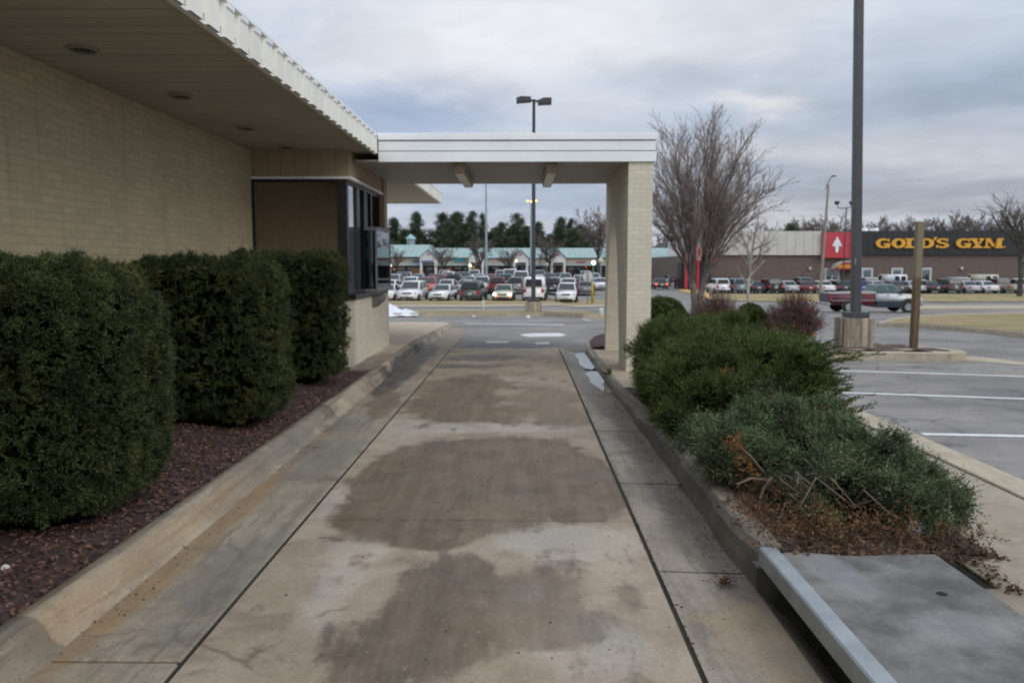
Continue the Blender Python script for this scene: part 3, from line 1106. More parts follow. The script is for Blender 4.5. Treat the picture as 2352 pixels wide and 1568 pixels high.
mb.box(xg - .066, xg - .003, YB + .13, YE - .36, 1.172, 1.22)
sw = mb.build('side_window', M_black, bank)
for (a, b, mt) in ((YB + .13, 12.42, M_gl3), (12.62, 12.98, M_gl2), (13.06, 13.58, M_gl2), (13.66, YE - .36, M_gl2)):
    mb = MB()
    mb.box(xg - .04, xg - .03, a, b, 1.22, 2.79)
    mb.build('window_pane', mt, sw)
mb = MB()
mb.box(xg - .001, xg + .012, 12.99, 13.01, 2.2, 2.80)
mb.build('window_trim', M_galv, sw)
# sill and projecting teller window
mb = MB()
mb.box(XW, XB + .03, YB - .04, YE - .28, 1.10, 1.172)
mb.build('window_sill', M_black, bank)
mb = MB()
x0, x1 = xg + .001, XB + .12
mb.box(x0, x1, 12.92, 14.25, 2.16, 2.215)
mb.box(x0, x1, 12.92, 14.25, 1.173, 1.215)
for yy in (12.92, 14.22):
    mb.box(x1 - .03, x1, yy, yy + .03, 1.215, 2.16)
tw = mb.build('teller_window', plain('grey_frame', (.20, .21, .22), .4, .4), bank)
M_gl4, t = newmat('clear_glass')
pr = t.n('ShaderNodeBsdfGlossy', {0: (.9, .95, 1, 1), 1: .02})
tr = t.n('ShaderNodeBsdfTransparent', {0: (.72, .77, .78, 1)})
fr = t.n('ShaderNodeFresnel', {0: 1.6})
mxx = t.n('ShaderNodeMixShader', {0: fr.outputs[0], 1: tr.outputs[0], 2: pr.outputs[0]})
t.n('ShaderNodeOutputMaterial', {0: mxx.outputs[0]})
mb = MB()
mb.box(x1 - .018, x1 - .010, 12.95, 14.22, 1.215, 2.16)
mb.box(x0, x1 - .03, 12.93, 12.938, 1.215, 2.16)
mb.box(x0, x1 - .03, 14.235, 14.243, 1.215, 2.16)
mb.build('window_pane', M_gl4, tw)
mb = MB()
mb.hexa([(XB + .001, 13.05, .90), (XB + .13, 13.05, 1.02), (XB + .13, 13.65, 1.02), (XB + .001, 13.65, .90)],
        [(XB + .001, 13.05, 1.098), (XB + .13, 13.05, 1.098), (XB + .13, 13.65, 1.098), (XB + .001, 13.65, 1.098)])
mb.build('deal_drawer', plain('grey_drawer', (.16, .155, .15), .5, .3), bank)

# lights recessed in the roof overhang
sl = None
for (u, v, lab) in ((190, 110, 'nearest round light fitting in the roof overhang'), (415, 218, 'middle round light fitting in the roof overhang'),
                    (566, 292, 'small looking round light fitting third along the roof overhang'), (690, 348, 'farthest round light fitting near the window bay')):
    d = ray(u, v)
    p = CAM + d * ((ZS - 1.6) / d.z)
    if lab.startswith('farthest'):
        p = Vector((-3.3, 11.3, ZS))
    o = thing('soffit_light', (p.x, p.y, ZS), lab, 'ceiling light', 'round lights under the roof overhang')
    mb = MB()
    mb.lathe((p.x, p.y, ZS), [(.118, 0), (.118, -.012), (.10, -.026), (.092, -.026), (.088, -.010), (.05, -.008), (.0, -.008)][::-1], 20)
    mb.build('trim_ring', plain('fitting_tan', (.27, .25, .21), .5), o, smooth=False)
    mb = MB()
    mb.lathe((p.x, p.y, ZS - .026), [(.0, -.012), (.05, -.012), (.075, .0)], 18)
    mb.build('lens', plain('dark_lens', (.05, .048, .045), .3), o)

# ================================================================== canopy over the lane
YC0, YC1 = 11.93, 15.13
ZC = 3.126
XC0, XC1 = XF + .014, 1.965
can = thing('drive_through_canopy', (0, 13.5, 0), 'flat white canopy spanning the lane on an arched painted brick pier', 'canopy')
mb = MB()
mb.box(XC0, XC1 - .02, YC0 + .03, YC1 - .03, ZC + .0, ZC + .03)
mb.box(-2.50, XC0, YC0 + .03, YC1 - .03, ZC + .0, ZC + .025)
mb.build('soffit', M_csoff, can)
mb = MB()
mb.box(XC0, XC1 - .04, YC0 + .05, YC1 - .05, ZC + .03, 3.47)
mb.build('roof', M_creamw, can)
mb = MB()
for (z0, z1, o) in ((ZC - .012, 3.262, .0), (3.278, 3.415, -.010), (3.43, 3.505, .012)):
    mb.box(XC0, XC1 + o, YC0 - o - .012, YC0 + .028, z0, z1)
    mb.box(XC1 - .04, XC1 + o - .002, YC0 + .028, YC1 - .028, z0, z1)
    mb.box(XC0, XC1 + o, YC1 - .028, YC1 + o, z0, z1)
mb.build('fascia', M_white, can, bevel=.004, seg=1)
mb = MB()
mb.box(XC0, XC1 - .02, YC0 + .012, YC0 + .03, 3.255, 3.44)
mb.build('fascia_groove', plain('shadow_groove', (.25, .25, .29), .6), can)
mb = MB()
mb.box(XC0 - .004, XC1, YC0 - .02, YC1, 3.505, 3.53)
mb.build('roof_cap', M_white, can, bevel=.004, seg=1)

# arched pier: a wall along the lane with a narrow pointed-looking parabolic opening
XP0, XP1 = 1.565, 1.925
YP0, YP1 = YC0 + .03, 15.55
ya, yb, zt = 12.81, 15.27, 2.37
yb2 = 14.98
yarc, zarc = [], []
out = [(YP0, -.25), (YP0, ZC - .001), (YP1 - .43, ZC - .001), (YP1 - .43, -.25)]
YP1 = YP1 - .43
yb = YP1 - .16
ym = (ya + yb) / 2
arc = []
for k in range(25):
    q = -1 + 2 * k / 24
    yy = ym + q * (yb - ya) / 2
    zz_ = -.1 + (2.42 + .1) * (1 - abs(q) ** 2.3)
    arc.append((yy, zz_))
arc[0] = (ya, -.25)
arc[-1] = (yb, -.25)
poly = [(YP0, -.25), (YP0, ZC - .001), (YP1, ZC - .001), (YP1, -.25)] + arc[::-1]
# build as strips so the concave outline stays clean
mb = MB()
n = len(arc)
for xx in (XP0, XP1):
    pass
top = [(YP0, ZC - .001)] + [(a, ZC - .001) for a, _ in arc] + [(YP1, ZC - .001)]
bot = [(YP0, -.25)] + arc + [(YP1, -.25)]
vs, fs = [], []
# columns: left leg, arch strips, right leg
cols = [((YP0, -.25), (ya, -.25))]
def quad_prism(b0, b1, t1, t0):
    mb.prism([b0, b1, t1, t0], 'x', XP0, XP1)
vs = []
for xx in (XP0, XP1):
    vs += [(xx, YP0, -.25), (xx, ya, -.25)] + [(xx, a, b) for a, b in arc[1:-1]] + [(xx, yb, -.25), (xx, YP1, -.25)]
    vs += [(xx, YP0, ZC - .001), (xx, ya, ZC - .001)] + [(xx, a, ZC - .001) for a, b in arc[1:-1]] + [(xx, yb, ZC - .001), (xx, YP1, ZC - .001)]
m_ = n + 2
H_ = 2 * m_
for i in range(m_ - 1):
    fs.append((i, i + 1, m_ + i + 1, m_ + i))
    fs.append((H_ + i, H_ + m_ + i, H_ + m_ + i + 1, H_ + i + 1))
    fs.append((i, H_ + i, H_ + i + 1, i + 1))
    fs.append((m_ + i, m_ + i + 1, H_ + m_ + i + 1, H_ + m_ + i))
fs.append((0, m_, H_ + m_, H_))
fs.append((m_ - 1, H_ + m_ - 1, H_ + 2 * m_ - 1, 2 * m_ - 1))
mb.add(vs, fs)
pier = mb.build('pier', M_brickp, can)

for (u0, u1, lab) in ((1054, 1078, 'left box light fitting under the canopy'), (1265, 1256, 'right box light fitting under the canopy')):
    x = (xat(u0, 12.08) + xat(u1, 14.3)) / 2
    o = thing('canopy_light', (x, 13.2, ZC), lab, 'ceiling light', 'box lights under the canopy')
    mb = MB()
    mb.hexa([(x - .075, 12.12, ZC - .15), (x + .075, 12.12, ZC - .15), (x + .075, 14.32, ZC - .15), (x - .075, 14.32, ZC - .15)],
            [(x - .092, 12.08, ZC - .002), (x + .092, 12.08, ZC - .002), (x + .092, 14.36, ZC - .002), (x - .092, 14.36, ZC - .002)])
    mb.build('housing', plain('fitting_brown', (.26, .21, .14), .5, var=.1), o, bevel=.008, seg=1)
    mb = MB()
    mb.box(x - .068, x + .068, 12.16, 14.28, ZC - .162, ZC - .151)
    mb.build('diffuser', plain('milky_diffuser', (.72, .70, .64), .4, var=.08), o, bevel=.004, seg=1)

# ================================================================== hedges and shrubs
from mathutils import noise as mnoise


def lump(P, s, a, seed=0):
    return np.array([mnoise.noise(Vector((p[0] * s + seed, p[1] * s, p[2] * s))) * a for p in P])


def rbox_points(n, lo, hi, r, taper=.12, lumps=.05, seed=0):
    lo, hi = np.array(lo), np.array(hi)
    c, h = (lo + hi) / 2, (hi - lo) / 2
    areas = np.array([h[1] * h[2], h[1] * h[2], h[0] * h[2], h[0] * h[2], h[0] * h[1]])
    face = rng.choice(5, n, p=areas / areas.sum())
    q = rng.uniform(-1, 1, (n, 3)) * h
    ax = np.array([0, 0, 1, 1, 2])[face]
    sg = np.array([-1, 1, -1, 1, 1])[face]
    q[np.arange(n), ax] = sg * h[ax]
    inner = np.clip(q, -(h - r), h - r)
    d = nrm(q - inner)
    p = inner + d * r
    f = np.clip((p[:, 2] + h[2]) / (h[2] * .55), 0, 1)
    k = 1 - taper * (1 - f) ** 2
    p[:, 0] *= k
    p[:, 1] *= k
    P = p + c
    P = P + d * lump(P, 2.3, lumps, seed)[:, None] + d * lump(P, 6, lumps * .6, seed)[:, None] + d * lump(P, 13, lumps * .6, seed)[:, None]
    return P, d


def rbox_core(mb, lo, hi, r, taper=.12):
    lo, hi = np.array(lo), np.array(hi)
    c, h = (lo + hi) / 2, (hi - lo) / 2
    nu, nv = 20, 12
    vs, fs = [], []
    for j in range(nv + 1):
        ph = -math.pi / 2 + math.pi * j / nv
        for i in range(nu):
            th = 2 * math.pi * i / nu
            e = .5
            def pw(x):
                return math.copysign(abs(x) ** e, x)
            x = h[0] * pw(math.cos(ph)) * pw(math.cos(th))
            y = h[1] * pw(math.cos(ph)) * pw(math.sin(th))
            z = h[2] * pw(math.sin(ph))
            f = min(1, max(0, (z + h[2]) / (h[2] * .55)))
            k = 1 - taper * (1 - f) ** 2
            vs.append((c[0] + x * k, c[1] + y * k, c[2] + z))
    for j in range(nv):
        for i in range(nu):
            k = (i + 1) % nu
            fs.append((j * nu + i, j * nu + k, (j + 1) * nu + k, (j + 1) * nu + i))
    mb.add(vs, fs)


M_yew = leafmat('yew_leaves', (.030, .046, .018), (.057, .080, .029), (.105, .120, .043), patch=(.17, .140, .045), patch_amt=.55, pscale=3.0, cscale=8.0)
M_core = plain('shade_core', (.005, .006, .003), 1.0, var=.3, spec=0)  # near-black colour puts the shade inside the foliage into the core


def clumpy(P, N, r, amp, frac, seed=1, gapkeep=.45):
    """push surface points into rounded clumps with gaps between them; returns kept points"""
    g = np.random.default_rng(seed)
    k = max(4, int(len(P) * frac))
    C_ = P[g.choice(len(P), k, replace=False)]
    d = np.full(len(P), 9.0)
    for c in C_:
        d = np.minimum(d, np.linalg.norm(P - c, axis=1))
    b = np.sqrt(np.clip(1 - (d / r) ** 2, 0, 1))
    keep = (b > .12) | (g.random(len(P)) < gapkeep)
    P = P + N * (amp * (b - .55))[:, None]
    return P[keep], N[keep]


def tufts(P, N, per, L0, L1, k, ll, lw, up=.35, fan=.75, spread=.75):
    n = len(P)
    B = np.repeat(P, per, 0) + rng.normal(size=(n * per, 3)) * .006
    ax = nrm(N + np.array([0, 0, up]) + rng.normal(size=P.shape) * .3)
    D = nrm(np.repeat(ax, per, 0) + rng.normal(size=(n * per, 3)) * fan)
    sc = np.repeat(rng.uniform(.7, 1.25, n), per)
    return sprays(B, D, rng.uniform(L0, L1, n * per) * sc, k, ll, lw, spread=spread)


hedges = [((-3.72, 4.05, .06), (-2.25, 5.38, 1.66), 14500, 'nearest boxy dark green clipped yew on the red mulch'),
          ((-3.76, 6.98, .08), (-2.22, 7.95, 1.70), 10500, 'middle boxy clipped yew between two others on the red mulch'),
          ((-3.78, 9.55, .12), (-2.20, 10.42, 1.80), 8500, 'farthest and smallest looking clipped yew beside the drive-up window')]
for i, (lo, hi, n, lab) in enumerate(hedges):
    o = thing('clipped_hedge', ((lo[0] + hi[0]) / 2, (lo[1] + hi[1]) / 2, .1), lab, 'hedge', 'clipped hedges along the wall')
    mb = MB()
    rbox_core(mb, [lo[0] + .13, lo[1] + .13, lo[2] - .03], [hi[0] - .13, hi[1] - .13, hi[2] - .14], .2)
    mb.build('shade_core', M_core, o)  # solid core added behind the leaves to block light
    P, N = rbox_points(n, lo, hi, .42 if i == 0 else .34, taper=.09, lumps=.055, seed=i * 9.1)
    m_ = int(n * .50)
    P, N = clumpy(P[:m_], N[:m_], .085, .030, .16, i + 3, .92)
    m_ = len(P)
    P = P - N * (.035 + .06 * rng.random((m_, 1)))
    Q = tufts(P, N, 9, .022, .055, 7, .019, .0040, up=.25, fan=.8)
    x_ = rng.choice(m_, m_ // 200, replace=False)
    Q = np.concatenate([Q, sprays(P[x_], nrm(N[x_] * .6 + (0, 0, .7)), rng.uniform(.07, .13, len(x_)), 12, .03, .005)])
    quads_mesh('foliage', Q, M_yew, o)

# ---- right-hand shrubs built from ellipsoid masses
def ell_points(n, ells, zmin=None, inside=.93):
    A_ = np.array([a * b + b * c + a * c for (_, (a, b, c)) in ells])
    which = rng.choice(len(ells), n, p=A_ / A_.sum())
    d = nrm(rng.normal(size=(n, 3)))
    C_ = np.array([e[0] for e in ells])[which]
    S_ = np.array([e[1] for e in ells])[which]
    P = C_ + d * S_
    N = nrm(d / S_)
    keep = np.ones(n, bool)
    for c, s in ells:
        keep &= (np.linalg.norm((P - np.array(c)) / np.array(s), axis=1) > inside)
    if zmin is not None:
        keep &= P[:, 2] > zmin
    return P[keep], N[keep]


def ell_core(mb, ells, k=.8):  # solid ellipsoids added inside shrubs to stop light passing through
    for c, s in ells:
        vs, fs = [], []
        for j in range(9):
            ph = -math.pi / 2 + math.pi * j / 8
            for i in range(14):
                th = 2 * math.pi * i / 14
                vs.append((c[0] + s[0] * k * math.cos(ph) * math.cos(th), c[1] + s[1] * k * math.cos(ph) * math.sin(th), c[2] + s[2] * k * math.sin(ph)))
        for j in range(8):
            for i in range(14):
                q = (i + 1) % 14
                fs.append((j * 14 + i, j * 14 + q, (j + 1) * 14 + q, (j + 1) * 14 + i))
        mb.add(vs, fs)


M_shrub = leafmat('shrub_leaves', (.030, .055, .014), (.075, .115, .026), (.16, .19, .055), patch=(.17, .155, .045), patch_amt=.35)
M_shrub2 = leafmat('feathery_leaves', (.032, .054, .014), (.074, .108, .026), (.15, .18, .052), patch=(.18, .17, .048), patch_amt=.4, pscale=1.6)
M_jun = leafmat('juniper_leaves', (.048, .076, .034), (.098, .135, .062), (.195, .235, .125), patch=(.18, .165, .075), patch_amt=.4, pscale=2.6)
M_dead = leafmat('dead_juniper_leaves', (.075, .038, .020), (.16, .082, .040), (.29, .16, .078))
M_orange = leafmat('orange_dead_leaves', (.22, .095, .03), (.32, .14, .045), (.40, .20, .08))
M_twig = plain('grey_twig', (.15, .11, .085), .85, var=.3, scale=20)

o = thing('evergreen_shrub', (1.95, 9.5, .05), 'rounded clipped olive green shrub beside the canopy pier', 'shrub')
ells = [((1.93, 9.75, .48), (.60, .75, .52)), ((2.15, 8.9, .46), (.64, .62, .54)), ((1.72, 9.2, .44), (.46, .6, .50)), ((1.64, 8.5, .34), (.36, .5, .40))]
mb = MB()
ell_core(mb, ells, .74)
mb.build('shade_core', M_core, o)
P, N = ell_points(3600, ells, .03)
P += N * lump(P, 3, .06, 3)[:, None] - N * rng.uniform(.0, .05, (len(P), 1))
P, N = clumpy(P, N, .14, .09, .05, 7)
inn = rng.choice(len(P), 2000)
quads_mesh('foliage', np.concatenate([tufts(P, N, 8, .05, .11, 8, .030, .0048, up=.5), tufts(P[inn] * .88 + np.array([1.95, 9.4, .3]) * .12, N[inn], 5, .07, .13, 7, .032, .006)]), M_shrub, o)

o = thing('evergreen_shrub', (2.1, 7.3, .1), 'large feathery dark green shrub with long pointed sprays over the parking lot side', 'shrub')
ells = [((1.96, 7.55, .54), (.62, .78, .54)), ((2.12, 7.2, .50), (.54, .80, .53)), ((1.66, 7.1, .46), (.46, .65, .48)), ((2.14, 6.75, .42), (.48, .55, .43)), ((1.72, 6.5, .38), (.46, .50, .40)), ((1.60, 7.8, .36), (.36, .5, .40))]
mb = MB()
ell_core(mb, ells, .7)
mb.build('shade_core', M_core, o)
P, N = ell_points(5200, ells, .03)
P += N * lump(P, 2.6, .10, 7)[:, None] - N * rng.uniform(0, .05, (len(P), 1))
P, N = clumpy(P, N, .16, .16, .022, 5)
inn = rng.choice(len(P), 2600)
Q = [tufts(P, N, 8, .07, .16, 10, .030, .0048, up=.7, fan=.5, spread=.6), tufts(P[inn] * .88 + np.array([2.0, 7.2, .3]) * .12, N[inn], 5, .08, .15, 8, .032, .006, up=.5)]
n = 170
B = np.stack([rng.uniform(2.22, 2.56, n), rng.uniform(6.3, 7.6, n), rng.uniform(.12, .85, n)], 1)
Dl = nrm(np.stack([rng.uniform(.7, 1.1, n), rng.uniform(-.5, .25, n), rng.uniform(.1, .75, n)], 1))
Q.append(sprays(B, Dl, rng.uniform(.14, .44, n), 60, .060, .0075, droop=.18, spread=.5))
n = 60
B = np.stack([rng.uniform(1.5, 2.6, n), rng.uniform(6.6, 7.8, n), rng.uniform(.88, 1.0, n)], 1)
Dl = nrm(np.stack([rng.uniform(-.3, .5, n), rng.uniform(-.3, .3, n), rng.uniform(.7, 1, n)], 1))
Q.append(sprays(B, Dl, rng.uniform(.08, .16, n), 16, .04, .005, spread=.45))
quads_mesh('foliage', np.concatenate(Q), M_shrub2, o)
P = np.array([[1.62, 6.35, .70], [1.66, 6.3, .62], [2.35, 6.2, .42], [1.9, 6.15, .55]])
B = np.repeat(P, 9, 0) + rng.normal(size=(36, 3)) * .03
D = nrm(rng.normal(size=B.shape) * .4 + (0, -.2, .8))
quads_mesh('dead_foliage', sprays(B, D, .09, 12, .03, .005), M_orange, o)

o = thing('juniper', (1.9, 4.9, .1), 'low spreading blue green juniper with brown dead patches by the storm drain', 'shrub')
ells = [((1.62, 5.55, .32), (.42, .50, .34)), ((2.0, 5.35, .30), (.48, .55, .30)), ((1.72, 5.1, .28), (.46, .45, .30)),
        ((2.02, 4.85, .26), (.48, .50, .30)), ((2.18, 4.55, .22), (.30, .38, .25)), ((1.88, 4.45, .19), (.42, .32, .22)), ((1.50, 5.35, .30), (.30, .40, .34)),
        ((2.26, 5.1, .24), (.24, .35, .26))]
mb = MB()
ell_core(mb, ells, .5)
mb.build('shade_core', M_core, o)
P, N = ell_points(5600, ells, .04)
P += N * lump(P, 4, .12, 11)[:, None] - N * rng.uniform(0, .05, (len(P), 1))
P, N = clumpy(P, N, .12, .17, .030, 6)
dead = (P[:, 2] < .36) & (P[:, 0] + .55 * (P[:, 1] - 4.2) < 1.90 + .12 * np.sin(P[:, 1] * 9)) & (P[:, 1] < 5.1)
dead |= (P[:, 2] < .12) & (P[:, 1] < 4.6)
dead &= rng.random(len(P)) < .88
D = nrm(N * .8 + (0, 0, .45) + rng.normal(size=P.shape) * .45)
l_ = ~dead
inn = rng.choice(len(P), 2500)
C0 = np.array([1.95, 5.0, .1])
Pi = P[inn] * .8 + C0 * .2
Q = [tufts(P[l_], N[l_], 9, .05, .12, 8, .026, .0052, up=.4, fan=.8, spread=.8), tufts(Pi, N[inn], 5, .06, .13, 7, .028, .0055)]
quads_mesh('foliage', np.concatenate(Q), M_jun, o)
n = 1300
B = np.stack([rng.uniform(1.20, 2.35, n), rng.uniform(3.88, 4.75, n), rng.uniform(.12, .30, n)], 1)
B = B[(B[:, 0] + .55 * (B[:, 1] - 3.9) < 2.0 + .35 * (B[:, 1] < 4.15)) & (lump(B, 5, 1.0, 33) > -.25)]
D2 = nrm(rng.normal(size=B.shape) * .7 + (-.2, -.2, .45))
d2 = dead
quads_mesh('dead_foliage', np.concatenate([sprays(B, D2, rng.uniform(.06, .14, len(B)), 10, .028, .0048, spread=.9),
                                           sprays(P[d2], D[d2], rng.uniform(.05, .11, d2.sum()), 9, .028, .0048, spread=.9)]), M_dead, o)
P = np.array([at(1692, 1015, 4.75), at(1705, 1040, 4.72), at(1715, 1065, 4.75), at(1685, 1022, 4.75), at(1735, 1085, 4.72)])
B = np.repeat(P, 7, 0) + rng.normal(size=(35, 3)) * .022
D = nrm(rng.normal(size=B.shape) * .6 + (-.4, -.3, .4))
quads_mesh('orange_foliage', sprays(B, D, .07, 10, .026, .005), M_orange, o)
mb = MB()
for a, b, c_ in (((1688, 1018, 4.72), (1722, 1045, 4.72), (1765, 1100, 4.9)), ((1692, 1112, 4.6), (1725, 1098, 4.6), (1775, 1104, 4.8)), ((1745, 1145, 4.5), (1755, 1120, 4.55), (1772, 1098, 4.7)),
                 ((1850, 1090, 4.6), (1900, 1085, 4.7), (1950, 1070, 4.9)), ((1800, 1180, 4.4), (1830, 1160, 4.5), (1880, 1130, 4.8))):
    mb.tube([at(*a), at(*b), at(*c_)], [.006, .008, .011], 6)
for k in range(20):
    x, y = rnd.uniform(1.45, 1.95), rnd.uniform(4.3, 5.3)
    z = rnd.uniform(.12, .30)
    a = rnd.uniform(-2.9, -1.6)
    L = rnd.uniform(.22, .45)
    mb.tube([(x, y, z), (x + L * .5 * math.cos(a), y + L * .5 * math.sin(a), z + rnd.uniform(.05, .16)), (x + L * math.cos(a + .3), y + L * math.sin(a + .3), z + rnd.uniform(.02, .18))], [.006, .005, .002], 5)
for k in range(60):
    x, y = rnd.uniform(1.4, 2.3), rnd.uniform(4.0, 4.8)
    mb.tube([(x, y, .1), (x + rnd.uniform(-.12, .05), y - rnd.uniform(.02, .15), .18), (x + rnd.uniform(-.2, .08), y - rnd.uniform(.1, .25), .2 + rnd.uniform(-.08, .08))], [.005, .004, .002], 4)
mb.build('twig', M_twig, o)

# leaf litter between juniper and drain
n = 900
P = np.stack([rng.uniform(1.34, 2.50, n), 3.78 + rng.power(.8, n) * .55, np.full(n, .19)], 1)
P[:, 2] = np.where(P[:, 0] > 2.36, .012, [soilz(a, max(b, 3.85)) + .015 for a, b, _ in P])
P[(P[:, 1] < 3.84) & (P[:, 0] < 2.05), 2] = .205
D = nrm(rng.normal(size=P.shape) * (1, 1, .5))
tag(quads_mesh('leaf_litter', leaf_quads(P, D, rng.uniform(.02, .05, n), rng.uniform(.006, .015, n)),
               leafmat('litter_leaves', (.06, .035, .022), (.12, .07, .045), (.26, .17, .11))), 'brown leaf litter under the juniper', 'leaf litter', kind='stuff')
for (u, v, lab, k) in ((1660, 1332, 'brown dead juniper sprig lying on the gutter joint', 9), (1566, 1112, 'small brown leaf clump by the kerb', 5)):
    g = G(u, v, 0.03)
    P = np.array([[g.x, g.y, .01]]).repeat(k, 0) + rng.normal(size=(k, 3)) * (.016, .02, .004)
    D = nrm(rng.normal(size=P.shape) * (1, 1, .25) + (.5, -.6, .15))
    tag(quads_mesh('dead_sprig', sprays(P - D * .04, D, .09, 12, .026, .006), M_dead), lab, 'dead sprig')
# little green weed at the pier
P = np.array([[1.27, 11.6, .0]]).repeat(30, 0) + rng.normal(size=(30, 3)) * (.014, .03, 0)
D = nrm(rng.normal(size=P.shape) * .5 + (0, 0, .8))
tag(quads_mesh('weed', leaf_quads(P, D, rng.uniform(.06, .16, 30), np.full(30, .012)), leafmat('weed_leaves', (.10, .16, .03), (.16, .22, .05), (.22, .28, .08))),
    'small yellow green weed growing at the kerb by the pier', 'weed')
# crumpled white plastic scrap among the litter
mb = MB()
c = at(2104, 1232, 4.15)
g = [[(c.x + (i - 2) * .016 + rnd.uniform(-.006, .006), c.y + rnd.uniform(-.02, .02), .13 + j * .022 + rnd.uniform(-.005, .005)) for i in range(5)] for j in range(6)]
mb.add([p for r_ in g for p in r_], [(j * 5 + i, j * 5 + i + 1, j * 5 + i + 6, j * 5 + i + 5) for j in range(5) for i in range(4)])
so = mb.build('plastic_scrap', plain('grey_white_plastic', (.50, .50, .50), .4))
md = so.modifiers.new('thick', 'SOLIDIFY')
md.thickness = .002
tag(so, 'crumpled whitish plastic scrap in the leaf litter by the juniper', 'litter')
# white stone in mulch
mb = MB()
p = G(12, 1309, .11)
mb.lathe((p.x, p.y, .095), [(.004, .03), (.018, .022), (.024, .008), (.018, -.01)], 8)
tag(mb.build('white_stone', plain('white_stone', (.62, .60, .56), .7), smooth=True), 'small white stone on the mulch at the left edge', 'stone')

# ---- bare barberry bushes and low evergreen on the islands
def twig_bush(name, x, y, z, rx, ry, h, n, lab, mat, grp=None):
    o = thing(name, (x, y, z), lab, 'bush', grp)
    mb = MB()
    for k in range(n):
        th = rnd.uniform(0, 6.283)
        q = math.sqrt(rnd.random())
        ex = Vector((x + rx * q * math.cos(th), y + ry * q * math.sin(th), z + h * (1 - .55 * q ** 2.2) * rnd.uniform(.55, 1.0)))
        b0 = Vector((x + (ex.x - x) * .12, y + (ex.y - y) * .12, z))
        mid = b0.lerp(ex, .55) + Vector((rnd.uniform(-.07, .07), rnd.uniform(-.07, .07), .06))
        mb.tube([b0, mid, ex], [.008, .0055, .0025], 3)
        for s in range(4):
            p0 = mid.lerp(ex, rnd.uniform(-.2, .8))
            p1 = p0 + Vector((rnd.gauss(0, .09), rnd.gauss(0, .09), rnd.gauss(.06, .07)))
            mb.tube([p0, p1], [.004, .002], 3)
    mb.build('twigs', mat, o, clean=False)
    return o


M_barb = plain('barberry_twig', (.135, .072, .066), .9, var=.35, scale=6)
twig_bush('bare_bush', 3.88, 15.95, -.02, .64, .55, 1.26, 700, 'leafless brown bush in front of the tree trunk', M_barb, 'bare brown bushes')
twig_bush('bare_bush', 5.40, 15.9, -.02, .66, .55, 1.22, 700, 'leafless reddish brown bush in front of the orange barrel', M_barb, 'bare brown bushes')
for (ells, lab) in (([((3.05, 17.6, .35), (.62, .5, .52)), ((2.6, 17.7, .30), (.4, .45, .48))], 'low dark green shrub behind the pier and the large shrub'),
                    ([((4.72, 16.4, .25), (.34, .35, .52))], 'small dark green shrub between two bare bushes')):
    c = ells[0][0]
    o = thing('evergreen_shrub', (c[0], c[1], 0), lab, 'shrub')
    mb = MB()
    ell_core(mb, ells, .8)
    mb.build('shade_core', M_core, o)
    P, N = ell_points(6500, ells, -.1)
    P += N * lump(P, 4, .08, 21)[:, None]
    D = nrm(N * .8 + (0, 0, .4) + rng.normal(size=P.shape) * .4)
    quads_mesh('foliage', sprays(P - D * .04, D, rng.uniform(.05, .10, len(P)), 7, .05, .010), M_shrub, o)

n = 900
xs_ = np.concatenate([rng.normal(1.10, .05, 420), rng.normal(XR, .02, 160), rng.normal(-1.90, .05, 180), rng.normal(0, .6, 140)])
ys_2 = np.concatenate([rng.uniform(4.0, 9.5, 420), rng.uniform(2.8, 9, 160), rng.uniform(3, 9, 180), rng.uniform(2.9, 8, 140)])
keep = (xs_ < 1.15) & (xs_ > -1.93)
P = np.stack([xs_, ys_2, np.zeros(n)], 1)[keep]
P[:, 2] = [gz(a, b) + .004 if a > XR else .003 for a, b, _ in P]
D = nrm(rng.normal(size=P.shape) * (1, 1, .25))
tag(quads_mesh('grit', leaf_quads(P, D, rng.uniform(.006, .020, len(P)), rng.uniform(.003, .007, len(P))), leafmat('grit_bits', (.04, .028, .02), (.12, .085, .06), (.34, .30, .25))), 'grit and leaf crumbs along the gutters and joints', 'grit', kind='stuff')

# ================================================================== poles, posts, barrel, signs
M_pole = plain('dark_bronze_pole', (.060, .062, .066), .45, .2, var=.08)
M_poleP = plain('purple_grey_pole', (.060, .055, .068), .5, .2, var=.08)
M_teal = plain('teal_pole', (.27, .36, .37), .5, .1, var=.08)
M_greypole = plain('grey_pole', (.26, .24, .21), .6, .2, var=.08)
M_oldconc = concrete('pole_base_concrete', (.34, .30, .235), (.44, .40, .33), [], speck=.4, scale=3)


def stained_base():
    m, t = newmat('streaked_base_concrete')
    o = t.obj()
    st = t.n('ShaderNodeMapping', {'Vector': o, 'Scale': (6, 6, .35)}).outputs[0]
    c = t.mix(t.rng(t.noise(st, 1.6, 5, .65), .38, .62), (.46, .41, .32), (.20, .165, .125))
    c = t.mix(t.rng(t.noise(o, 8, 5, .7), .5, .7, 0, .5), c, (.12, .105, .09))
    t.out(c, .9, 0, t.bump(t.noise(o, 25, 4, .7), .5, .02), .2)
    return m


M_base = stained_base()
